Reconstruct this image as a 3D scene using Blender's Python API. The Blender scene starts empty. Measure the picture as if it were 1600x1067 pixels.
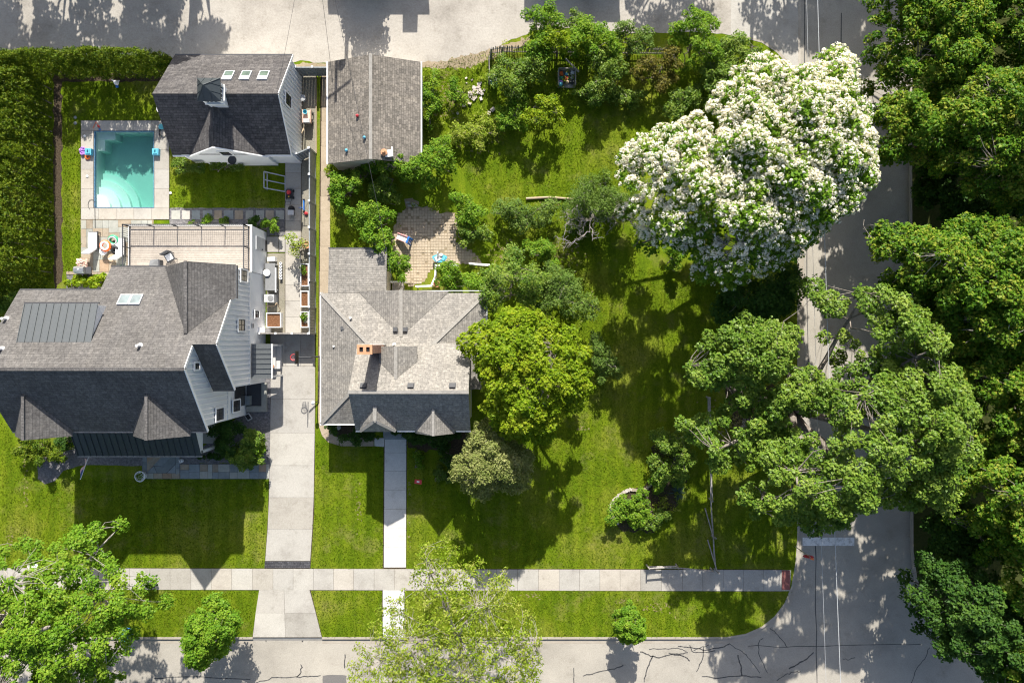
import bpy, math, random
import numpy as np
from mathutils import Vector, Matrix
random.seed(7); RNG = np.random.default_rng(11)
scene = bpy.context.scene
COL = scene.collection
S = 0.05            # metres per photograph pixel on the ground
H = 53.333          # camera height
TANE = 0.71         # tangent of the sun's elevation
# ------------------------------------------------------------ camera, sky, sun
cam_d = bpy.data.cameras.new('camera'); cam = bpy.data.objects.new('camera', cam_d); COL.objects.link(cam)
cam.location = (0, 0, H); cam.rotation_euler = (0, 0, 0)
cam_d.sensor_width = 36; cam_d.lens = 24; cam_d.clip_end = 3000; cam_d.clip_start = 0.5
scene.camera = cam
world = bpy.data.worlds.new('World'); scene.world = world; world.use_nodes = True
wn = world.node_tree; wn.nodes.clear()
sky = wn.nodes.new('ShaderNodeTexSky'); sky.sky_type = 'NISHITA'; sky.sun_disc = False
sky.sun_elevation = math.atan(TANE); sky.sun_rotation = 0.03; sky.air_density = 1.0; sky.dust_density = 2.5; sky.ozone_density = 1.0
bg = wn.nodes.new('ShaderNodeBackground'); bg.inputs[1].default_value = 0.093
wo = wn.nodes.new('ShaderNodeOutputWorld')
wn.links.new(sky.outputs[0], bg.inputs[0]); wn.links.new(bg.outputs[0], wo.inputs[0])
sun_d = bpy.data.lights.new('sun', 'SUN'); sun = bpy.data.objects.new('sun', sun_d); COL.objects.link(sun)
sun_d.energy = 5.0; sun_d.angle = math.radians(0.5); sun_d.color = (1.0, 0.948, 0.855)
sun.rotation_euler = Vector((-0.03, -1.0, -TANE)).to_track_quat('-Z', 'Y').to_euler()
sun.location = (0, 40, 60)
vs = scene.view_settings
vs.view_transform = 'Standard'; vs.look = 'None'; vs.gamma = 1; vs.use_curve_mapping = False; vs.exposure = 0.92
scene.render.resolution_x = 1024; scene.render.resolution_y = 682
scene.cycles.filter_width = 1.15; scene.cycles.max_bounces = 6; scene.cycles.transparent_max_bounces = 8

# ------------------------------------------------------------ coordinates
def G(x, y, z=0.0):                       # ground pixel -> metres
    return ((x-800)*S, (533.5-y)*S, z)
def P(x, y, z=0.0):                       # point seen at pixel (x, y) standing z metres up
    k = S*(1-z/H); return ((x-800)*k, (533.5-y)*k, z)
def onX(px, py, gx):                      # point seen at pixel on the vertical plane X = gx (ground px)
    k = (gx-800)/(px-800); z = H*(1-k); return (gx, 533.5-(533.5-py)*k, z)   # ground px x, y and z

# ------------------------------------------------------------ materials
def new_mat(name):
    m = bpy.data.materials.new(name); m.use_nodes = True
    nt = m.node_tree; b = nt.nodes['Principled BSDF']
    return m, nt, b
def ramp(nt, cols, lo=0.3, hi=0.7):
    r = nt.nodes.new('ShaderNodeValToRGB'); e = r.color_ramp.elements
    n = len(cols)
    while len(e) < n: e.new(0.5)
    for i, c in enumerate(cols):
        e[i].position = lo+(hi-lo)*i/max(1, n-1); e[i].color = (*c, 1)
    return r
def noise(nt, vec, scale, detail=5, rough=0.6):
    n = nt.nodes.new('ShaderNodeTexNoise'); n.inputs['Scale'].default_value = scale
    n.inputs['Detail'].default_value = detail; n.inputs['Roughness'].default_value = rough
    if vec is not None: nt.links.new(vec, n.inputs['Vector'])
    return n
def mixc(nt, fac, a, b, mode='MIX'):
    m = nt.nodes.new('ShaderNodeMix'); m.data_type = 'RGBA'; m.blend_type = mode
    if isinstance(fac, (int, float)): m.inputs[0].default_value = fac
    else: nt.links.new(fac, m.inputs[0])
    for s, v in ((6, a), (7, b)):
        if isinstance(v, tuple): m.inputs[s].default_value = (*v, 1)
        else: nt.links.new(v, m.inputs[s])
    return m.outputs[2]
def coord(nt, which='Object'):
    return nt.nodes.new('ShaderNodeTexCoord').outputs[which]
def bump(nt, b, h, strength, dist=0.05):
    n = nt.nodes.new('ShaderNodeBump'); n.inputs['Strength'].default_value = strength; n.inputs['Distance'].default_value = dist
    nt.links.new(h, n.inputs['Height']); nt.links.new(n.outputs[0], b.inputs['Normal'])
def nmat(name, fine, fscale, coarse=None, cscale=0.4, cmix=0.5, rough=0.9, bmp=0.0, spec=0.2, rnd=0.0, which='Object', lo=0.3, hi=0.7):
    m, nt, b = new_mat(name); c = coord(nt, which)
    n1 = noise(nt, c, fscale, 6, 0.65); col = ramp(nt, fine, lo, hi); nt.links.new(n1.outputs[0], col.inputs[0]); out = col.outputs[0]
    if coarse:
        n2 = noise(nt, c, cscale, 4, 0.6); r2 = ramp(nt, coarse); nt.links.new(n2.outputs[0], r2.inputs[0])
        out = mixc(nt, cmix, out, r2.outputs[0])
    if coarse and name in ('road', 'alley', 'concrete', 'concrete_white', 'concrete_tan'):
        n4 = noise(nt, c, 0.9 if name != 'road' else 0.55, 7, 0.75); r4 = ramp(nt, [(0.78, 0.77, 0.75), (0.99,)*3, (1.02,)*3, (1.08,)*3], 0.3, 0.75); nt.links.new(n4.outputs[0], r4.inputs[0]); out = mixc(nt, 1.0, out, r4.outputs[0], 'MULTIPLY')
        n5 = noise(nt, c, 22, 3, 0.9); r5 = ramp(nt, [(0.8,)*3, (1.02,)*3, (1.14,)*3], 0.32, 0.72); nt.links.new(n5.outputs[0], r5.inputs[0]); out = mixc(nt, 1.0, out, r5.outputs[0], 'MULTIPLY')
    if rnd:
        oi = nt.nodes.new('ShaderNodeObjectInfo'); rr = ramp(nt, [(1-rnd,)*3, (1, 1-rnd*.15, 1-rnd*.3), (1-rnd*.4, 1-rnd*.4, 1-rnd*.35), (1, 1, 1)], 0, 1)
        nt.links.new(oi.outputs['Random'], rr.inputs[0]); out = mixc(nt, 1.0, out, rr.outputs[0], 'MULTIPLY')
    nt.links.new(out, b.inputs['Base Color'])
    b.inputs['Roughness'].default_value = rough; b.inputs['Specular IOR Level'].default_value = spec
    if bmp: bump(nt, b, n1.outputs[0], bmp)
    return m
def plain(name, c, rough=0.6, metal=0.0, spec=0.3, var=0.12):
    m, nt, b = new_mat(name); n1 = noise(nt, coord(nt), 6, 4)
    r = ramp(nt, [tuple(v*(1-var) for v in c), c, tuple(min(1, v*(1+var*.6)) for v in c)]); nt.links.new(n1.outputs[0], r.inputs[0])
    nt.links.new(r.outputs[0], b.inputs['Base Color']); b.inputs['Roughness'].default_value = rough
    b.inputs['Metallic'].default_value = metal; b.inputs['Specular IOR Level'].default_value = spec
    return m
def shingle(name, a, b_, mortar, w=0.5, h=0.19, patch=(0.8, 1.15)):
    m, nt, b = new_mat(name); uv = coord(nt, 'UV')
    br = nt.nodes.new('ShaderNodeTexBrick'); nt.links.new(uv, br.inputs['Vector'])
    br.inputs['Scale'].default_value = 1.0; br.inputs['Brick Width'].default_value = w; br.inputs['Row Height'].default_value = h
    br.inputs['Mortar Size'].default_value = 0.012; br.inputs['Mortar Smooth'].default_value = 0.3; br.inputs['Bias'].default_value = 0.0
    br.offset = 0.37; br.squash = 0.7; br.squash_frequency = 3
    br.inputs['Color1'].default_value = (*a, 1); br.inputs['Color2'].default_value = (*b_, 1); br.inputs['Mortar'].default_value = (*mortar, 1)
    n1 = noise(nt, uv, 4.5, 6, 0.8); r1 = ramp(nt, [(0.6,)*3, (0.95,)*3, (1.5, 1.48, 1.46)], 0.32, 0.7); nt.links.new(n1.outputs[0], r1.inputs[0])
    n2 = noise(nt, uv, 0.35, 3); r2 = ramp(nt, [(patch[0],)*3, (patch[1],)*3], 0.3, 0.7); nt.links.new(n2.outputs[0], r2.inputs[0])
    mp = nt.nodes.new('ShaderNodeMapping'); mp.inputs['Scale'].default_value = (1.6, 0.14, 1); nt.links.new(uv, mp.inputs[0]); n3 = noise(nt, mp.outputs[0], 1.0, 5, 0.7); r3 = ramp(nt, [(0.82, 0.82, 0.83), (1.0,)*3, (1.08, 1.07, 1.05)], 0.3, 0.66); nt.links.new(n3.outputs[0], r3.inputs[0])
    o = mixc(nt, 1.0, br.outputs[0], r1.outputs[0], 'MULTIPLY'); o = mixc(nt, 1.0, o, r2.outputs[0], 'MULTIPLY'); o = mixc(nt, 1.0, o, r3.outputs[0], 'MULTIPLY')
    nt.links.new(o, b.inputs['Base Color']); b.inputs['Roughness'].default_value = 0.95; b.inputs['Specular IOR Level'].default_value = 0.1
    bump(nt, b, br.outputs['Fac'], 0.5, 0.02)
    return m
def glass_mat(name, c, rough=0.05):
    m, nt, b = new_mat(name); n1 = noise(nt, coord(nt), 1.5, 2)
    r = ramp(nt, [tuple(v*.7 for v in c), tuple(v*1.3 for v in c)]); nt.links.new(n1.outputs[0], r.inputs[0]); nt.links.new(r.outputs[0], b.inputs['Base Color'])
    b.inputs['Roughness'].default_value = rough; b.inputs['Specular IOR Level'].default_value = 0.7
    return m
def leaf_mat(name, cols, trans=0.3, rough=0.5, spec=0.25):
    m, nt, b = new_mat(name)
    at = nt.nodes.new('ShaderNodeAttribute'); at.attribute_name = 'tint'
    r = ramp(nt, cols, 0.0, 1.0); nt.links.new(at.outputs['Fac'], r.inputs[0])
    nt.links.new(r.outputs[0], b.inputs['Base Color']); b.inputs['Roughness'].default_value = rough; b.inputs['Specular IOR Level'].default_value = spec*.5
    tr = nt.nodes.new('ShaderNodeBsdfTranslucent'); bright = mixc(nt, 1.0, r.outputs[0], (1.25, 1.2, 0.6), 'MULTIPLY'); nt.links.new(bright, tr.inputs[0])
    mx = nt.nodes.new('ShaderNodeMixShader'); mx.inputs[0].default_value = trans
    nt.links.new(b.outputs[0], mx.inputs[1]); nt.links.new(tr.outputs[0], mx.inputs[2])
    nt.links.new(mx.outputs[0], nt.nodes['Material Output'].inputs[0])
    return m
M = {}
def grass_mat():
    m, nt, b = new_mat('grass'); c = coord(nt)
    mp = nt.nodes.new('ShaderNodeMapping'); mp.inputs['Scale'].default_value = (1.5, 0.55, 1); nt.links.new(c, mp.inputs[0])
    n0 = noise(nt, c, 0.16, 4, 0.6); n1 = noise(nt, mp.outputs[0], 1.1, 6, 0.7); n2 = noise(nt, c, 9, 5, 0.8); n3 = noise(nt, c, 0.42, 8, 0.72)
    r1 = ramp(nt, [(0.062, 0.106, 0.005), (0.113, 0.168, 0.007), (0.18, 0.212, 0.018)], 0.32, 0.68); nt.links.new(n1.outputs[0], r1.inputs[0])
    r0 = ramp(nt, [(0.058, 0.115, 0.005), (0.112, 0.166, 0.008), (0.215, 0.215, 0.04)], 0.36, 0.66); nt.links.new(n0.outputs[0], r0.inputs[0])
    r2 = ramp(nt, [(0.5,)*3, (1.0,)*3, (1.5, 1.45, 1.3)], 0.28, 0.72); nt.links.new(n2.outputs[0], r2.inputs[0])
    r3 = ramp(nt, [(0, 0, 0), (1, 1, 1)], 0.53, 0.68); nt.links.new(n3.outputs[0], r3.inputs[0])
    o = mixc(nt, 0.5, r1.outputs[0], r0.outputs[0]); o = mixc(nt, 1.0, o, r2.outputs[0], 'MULTIPLY')
    sc = nt.nodes.new('ShaderNodeMath'); sc.operation = 'MULTIPLY'; sc.inputs[1].default_value = 0.5; nt.links.new(r3.outputs[0], sc.inputs[0])
    o = mixc(nt, sc.outputs[0], o, (0.22, 0.19, 0.075))
    wv_ = nt.nodes.new('ShaderNodeTexWave'); wv_.inputs['Scale'].default_value = 0.28; wv_.inputs['Distortion'].default_value = 0.8; wv_.inputs['Detail'].default_value = 1; nt.links.new(c, wv_.inputs[0])
    rw = ramp(nt, [(0.9, 0.92, 0.9), (1.08, 1.06, 1.0)], 0.3, 0.7); nt.links.new(wv_.outputs['Fac'], rw.inputs[0]); o = mixc(nt, 1.0, o, rw.outputs[0], 'MULTIPLY'); nt.links.new(o, b.inputs['Base Color'])
    b.inputs['Roughness'].default_value = 0.95; b.inputs['Specular IOR Level'].default_value = 0.05
    bump(nt, b, n2.outputs[0], 0.7, 0.06)
    return m
M['grass'] = grass_mat()
M['blade'] = leaf_mat('blade', [(0.058, 0.112, 0.005), (0.12, 0.182, 0.007), (0.215, 0.235, 0.025)], 0.25, 0.6, 0.0)
M['forest_floor_shade'] = nmat('forest_floor_shade', [(0.02, 0.03, 0.008), (0.045, 0.055, 0.016), (0.08, 0.075, 0.03)], 5, [(0.03, 0.04, 0.012), (0.06, 0.07, 0.022)], 0.5, 0.5, rough=1, bmp=0.6, spec=0.02)  # leaf-litter ground, its colour darkened to carry the shade under the trees
M['soil'] = nmat('soil', [(0.03, 0.024, 0.016), (0.065, 0.05, 0.034), (0.11, 0.085, 0.06)], 9, rough=1, bmp=0.6, spec=0.05)
M['dirt'] = nmat('dirt', [(0.2, 0.15, 0.1), (0.3, 0.24, 0.17), (0.38, 0.31, 0.23)], 5, [(0.2, 0.17, 0.1), (0.34, 0.28, 0.2)], 0.6, 0.5, rough=1, bmp=0.5, spec=0.05)
M['dry_grass'] = nmat('dry_grass', [(0.15, 0.14, 0.05), (0.21, 0.185, 0.08), (0.27, 0.23, 0.12)], 8, rough=1, bmp=0.4, spec=0.02)
M['potting_soil'] = nmat('potting_soil', [(0.09, 0.045, 0.025), (0.17, 0.085, 0.045), (0.22, 0.12, 0.07)], 12, rough=1, bmp=0.6, spec=0.05)
M['road'] = nmat('road', [(0.27, 0.25, 0.217), (0.355, 0.33, 0.288), (0.425, 0.397, 0.348)], 14, [(0.255, 0.235, 0.203), (0.35, 0.324, 0.28), (0.415, 0.383, 0.33)], 0.22, 0.62, rough=0.95, bmp=0.25, spec=0.1)
M['alley'] = nmat('alley', [(0.26, 0.238, 0.21), (0.37, 0.345, 0.305), (0.46, 0.43, 0.385)], 6, [(0.22, 0.2, 0.175), (0.38, 0.35, 0.31), (0.45, 0.42, 0.375)], 0.28, 0.6, rough=1, bmp=0.35, spec=0.05)
M['concrete'] = nmat('concrete', [(0.35, 0.33, 0.295), (0.42, 0.4, 0.362), (0.47, 0.45, 0.412)], 7, [(0.3, 0.28, 0.25), (0.43, 0.41, 0.37), (0.46, 0.44, 0.4)], 0.5, 0.55, rough=0.9, bmp=0.1, spec=0.1, rnd=0.26)
M['concrete_white'] = nmat('concrete_white', [(0.52, 0.515, 0.5), (0.58, 0.575, 0.56), (0.62, 0.615, 0.6)], 7, [(0.46, 0.455, 0.44), (0.6, 0.595, 0.58)], 0.7, 0.5, rough=0.9, bmp=0.1, spec=0.1, rnd=0.06)
M['concrete_tan'] = nmat('concrete_tan', [(0.34, 0.275, 0.2), (0.42, 0.35, 0.26), (0.47, 0.4, 0.31)], 6, [(0.33, 0.27, 0.2), (0.45, 0.38, 0.29)], 0.8, 0.5, rough=0.95, bmp=0.15, spec=0.1, rnd=0.14)
M['kerb'] = nmat('kerb', [(0.3, 0.27, 0.22), (0.4, 0.36, 0.3)], 5, [(0.28, 0.24, 0.2), (0.4, 0.37, 0.32)], 0.6, 0.5, rough=0.95, bmp=0.2)
M['tar'] = nmat('tar', [(0.04, 0.04, 0.043), (0.11, 0.108, 0.105)], 8, rough=0.7, spec=0.3)
M['patch'] = nmat('patch', [(0.13, 0.125, 0.12), (0.18, 0.17, 0.165)], 14, rough=0.95, bmp=0.2, spec=0.1)
M['road_paint'] = nmat('road_paint', [(0.35, 0.34, 0.33), (0.72, 0.71, 0.7), (0.8, 0.79, 0.78)], 4, rough=0.8)
M['tactile'] = nmat('tactile', [(0.26, 0.1, 0.09), (0.33, 0.13, 0.115)], 12, rough=0.9, bmp=0.4)
M['gravel'] = nmat('gravel', [(0.06, 0.06, 0.065), (0.16, 0.155, 0.16), (0.3, 0.285, 0.29)], 6, [(0.11, 0.105, 0.11), (0.19, 0.18, 0.185)], 1.2, 0.3, rough=0.9, bmp=1.0)
M['gravel_tan'] = nmat('gravel_tan', [(0.17, 0.155, 0.13), (0.26, 0.24, 0.2), (0.33, 0.31, 0.26)], 10, [(0.16, 0.16, 0.1), (0.28, 0.25, 0.2)], 0.9, 0.4, rough=1, bmp=0.7)
M['roof_dark'] = shingle('roof_dark', (0.142, 0.136, 0.132), (0.112, 0.107, 0.105), (0.08, 0.077, 0.077))
M['roof_garage'] = shingle('roof_garage', (0.125, 0.118, 0.116), (0.08, 0.076, 0.077), (0.045, 0.043, 0.045))
M['roof_grey'] = shingle('roof_grey', (0.275, 0.26, 0.237), (0.225, 0.213, 0.195), (0.17, 0.16, 0.148), 0.45, 0.17, (0.86, 1.1))
M['roof_old'] = shingle('roof_old', (0.25, 0.225, 0.195), (0.15, 0.137, 0.12), (0.1, 0.09, 0.08), 0.34, 0.17, (0.85, 1.12))
M['roof_cap'] = plain('roof_cap', (0.27, 0.257, 0.235), 0.95, var=0.2)
M['metal_roof'] = plain('metal_roof', (0.115, 0.125, 0.13), 0.45, 0.25, var=0.06)
M['metal_dark'] = plain('metal_dark', (0.05, 0.06, 0.068), 0.4, 0.2, var=0.08)
M['siding'] = plain('siding', (0.78, 0.79, 0.8), 0.6, var=0.03)
M['trim'] = plain('trim', (0.82, 0.82, 0.81), 0.5, var=0.03)
M['gutter_dark'] = plain('gutter_dark', (0.1, 0.1, 0.105), 0.4, 0.3)
M['wall_beige'] = plain('wall_beige', (0.55, 0.5, 0.42), 0.8)
M['pane'] = glass_mat('pane', (0.05, 0.05, 0.05)); M['blind_pane'] = glass_mat('blind_pane', (0.32, 0.27, 0.19), 0.25)
M['skylight'] = glass_mat('skylight', (0.11, 0.15, 0.13), 0.08); M['skylight_pale'] = glass_mat('skylight_pale', (0.16, 0.2, 0.21), 0.4)
M['black'] = plain('black', (0.02, 0.02, 0.022), 0.5); M['charcoal'] = plain('charcoal', (0.06, 0.062, 0.068), 0.6)
M['grey'] = plain('grey', (0.22, 0.225, 0.23), 0.6); M['pale_grey'] = plain('pale_grey', (0.45, 0.46, 0.47), 0.6)
M['steel'] = plain('steel', (0.5, 0.5, 0.5), 0.35, 0.8); M['white'] = plain('white', (0.8, 0.8, 0.8), 0.5, var=0.03)
M['fence_dark'] = nmat('fence_dark', [(0.15, 0.17, 0.18), (0.24, 0.262, 0.275), (0.31, 0.33, 0.34)], 4, rough=0.5, spec=0.4)
M['wood_grey'] = nmat('wood_grey', [(0.2, 0.185, 0.17), (0.3, 0.28, 0.26), (0.4, 0.37, 0.34)], 4, rough=0.9, bmp=0.3)
M['wood_tan'] = nmat('wood_tan', [(0.36, 0.27, 0.18), (0.48, 0.38, 0.27)], 5, rough=0.85)
M['bark'] = nmat('bark', [(0.1, 0.085, 0.07), (0.2, 0.175, 0.15), (0.3, 0.27, 0.24)], 6, rough=1, bmp=0.6, spec=0.05)
M['bark_pale'] = nmat('bark_pale', [(0.2, 0.17, 0.15), (0.33, 0.3, 0.27), (0.42, 0.39, 0.36)], 6, rough=1, bmp=0.5, spec=0.05)
M['brick'] = shingle('brick', (0.5, 0.2, 0.11), (0.38, 0.15, 0.085), (0.42, 0.36, 0.3), 0.2, 0.07)
M['clay'] = plain('clay', (0.52, 0.27, 0.15), 0.85, var=0.15)
M['red'] = plain('red', (0.55, 0.04, 0.05), 0.45); M['pink'] = plain('pink', (0.75, 0.38, 0.38), 0.6); M['blue'] = plain('blue', (0.03, 0.16, 0.5), 0.45)
M['turquoise'] = plain('turquoise', (0.1, 0.4, 0.5), 0.45); M['pool_blue'] = plain('pool_blue', (0.12, 0.42, 0.6), 0.5)
M['green_toy'] = plain('green_toy', (0.05, 0.4, 0.08), 0.5); M['green_float'] = plain('green_float', (0.06, 0.36, 0.2), 0.35)
M['orange'] = plain('orange', (0.8, 0.16, 0.03), 0.4); M['purple'] = plain('purple', (0.4, 0.2, 0.6), 0.5); M['yellow'] = plain('yellow', (0.75, 0.45, 0.05), 0.5)
M['towel'] = plain('towel', (0.68, 0.47, 0.38), 0.95, var=0.25)
M['stone_blue'] = nmat('stone_blue', [(0.2, 0.23, 0.24), (0.28, 0.31, 0.32)], 3, rough=0.85, bmp=0.15, rnd=0.25)
M['stone_tan'] = nmat('stone_tan', [(0.29, 0.24, 0.18), (0.39, 0.34, 0.27)], 3, rough=0.85, bmp=0.15, rnd=0.25)
M['stone_rust'] = nmat('stone_rust', [(0.31, 0.22, 0.15), (0.41, 0.31, 0.22)], 3, rough=0.85, bmp=0.15, rnd=0.2)
M['stone_pale'] = nmat('stone_pale', [(0.31, 0.32, 0.29), (0.41, 0.41, 0.37)], 3, rough=0.85, bmp=0.15, rnd=0.2)
M['rubble'] = nmat('rubble', [(0.4, 0.36, 0.32), (0.6, 0.55, 0.5)], 5, rough=0.95, bmp=0.3, rnd=0.3)
M['paver'] = nmat('paver', [(0.3, 0.24, 0.175), (0.44, 0.365, 0.275), (0.53, 0.45, 0.345)], 5, [(0.29, 0.235, 0.165), (0.5, 0.42, 0.315)], 0.8, 0.5, rough=0.95, bmp=0.2)
M['paver_dark'] = shingle('paver_dark', (0.1, 0.1, 0.11), (0.065, 0.065, 0.075), (0.03, 0.03, 0.03), 0.25, 0.12)
def deck_mat():
    m, nt, b = new_mat('deck_boards'); n1 = noise(nt, coord(nt), 5, 5); r = ramp(nt, [(0.32, 0.28, 0.24), (0.41, 0.365, 0.315)]); nt.links.new(n1.outputs[0], r.inputs[0])
    oi = nt.nodes.new('ShaderNodeObjectInfo'); rr = ramp(nt, [(0.88,)*3, (1.05,)*3], 0, 1); nt.links.new(oi.outputs['Random'], rr.inputs[0])
    nt.links.new(mixc(nt, 1.0, r.outputs[0], rr.outputs[0], 'MULTIPLY'), b.inputs['Base Color']); b.inputs['Roughness'].default_value = 0.8
    return m
M['deck'] = deck_mat()
M['plaster'] = nmat('plaster', [(0.58, 0.66, 0.63), (0.66, 0.73, 0.7)], 3, [(0.54, 0.63, 0.6), (0.68, 0.75, 0.72)], 0.6, 0.4, rough=0.7)
M['pool_tile'] = nmat('pool_tile', [(0.05, 0.13, 0.28), (0.2, 0.34, 0.46)], 8, rough=0.4)
def water_mat():
    m, nt, b = new_mat('pool_water'); nt.nodes.remove(b)
    tr = nt.nodes.new('ShaderNodeBsdfTransparent'); tr.inputs[0].default_value = (0.985, 0.985, 0.985, 1)
    gl = nt.nodes.new('ShaderNodeBsdfGlossy'); gl.inputs['Roughness'].default_value = 0.03
    n1 = noise(nt, coord(nt), 2.2, 3); bp = nt.nodes.new('ShaderNodeBump'); bp.inputs['Strength'].default_value = 0.2; bp.inputs['Distance'].default_value = 0.05
    nt.links.new(n1.outputs[0], bp.inputs['Height']); nt.links.new(bp.outputs[0], gl.inputs['Normal'])
    mx = nt.nodes.new('ShaderNodeMixShader'); mx.inputs[0].default_value = 0.035; nt.links.new(tr.outputs[0], mx.inputs[1]); nt.links.new(gl.outputs[0], mx.inputs[2])
    nt.links.new(mx.outputs[0], nt.nodes['Material Output'].inputs[0])
    va = nt.nodes.new('ShaderNodeVolumeAbsorption'); va.inputs[0].default_value = (0.3, 0.72, 0.66, 1); va.inputs[1].default_value = 0.66; nt.links.new(va.outputs[0], nt.nodes['Material Output'].inputs['Volume'])
    return m
M['water'] = water_mat()
# foliage palettes (diffuse albedo)
M['lf_bright'] = leaf_mat('lf_bright', [(0.055, 0.145, 0.01), (0.11, 0.235, 0.014), (0.17, 0.3, 0.022), (0.25, 0.345, 0.035)], 0.38)
M['lf_yellow'] = leaf_mat('lf_yellow', [(0.085, 0.165, 0.006), (0.16, 0.26, 0.008), (0.23, 0.32, 0.012), (0.31, 0.36, 0.022)], 0.4)
M['lf_mid'] = leaf_mat('lf_mid', [(0.05, 0.118, 0.012), (0.1, 0.19, 0.018), (0.158, 0.25, 0.028), (0.225, 0.3, 0.045)], 0.3, 0.45, 0.4)
M['lf_tips'] = leaf_mat('lf_tips', [(0.035, 0.105, 0.008), (0.075, 0.175, 0.011), (0.13, 0.235, 0.016), (0.29, 0.32, 0.04)], 0.36)
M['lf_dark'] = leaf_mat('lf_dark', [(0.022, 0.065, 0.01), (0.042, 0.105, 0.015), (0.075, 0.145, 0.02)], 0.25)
M['lf_olive'] = leaf_mat('lf_olive', [(0.11, 0.155, 0.03), (0.19, 0.235, 0.06), (0.27, 0.3, 0.1), (0.33, 0.34, 0.14)], 0.34)
M['lf_lime'] = leaf_mat('lf_lime', [(0.13, 0.22, 0.012), (0.21, 0.31, 0.02), (0.29, 0.36, 0.045), (0.36, 0.38, 0.1)], 0.42)
M['lf_grey'] = leaf_mat('lf_grey', [(0.06, 0.125, 0.018), (0.11, 0.19, 0.03), (0.18, 0.26, 0.055)], 0.32)
M['lf_hedge'] = leaf_mat('lf_hedge', [(0.035, 0.08, 0.004), (0.068, 0.125, 0.006), (0.12, 0.175, 0.01), (0.18, 0.215, 0.016)], 0.22)
M['lf_bronze'] = leaf_mat('lf_bronze', [(0.06, 0.07, 0.012), (0.115, 0.115, 0.017), (0.19, 0.16, 0.03)], 0.3)
M['lf_blossom'] = leaf_mat('lf_blossom', [(0.62, 0.54, 0.46), (0.8, 0.77, 0.72), (0.86, 0.85, 0.81)], 0.35, 0.7, 0.1)

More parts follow.
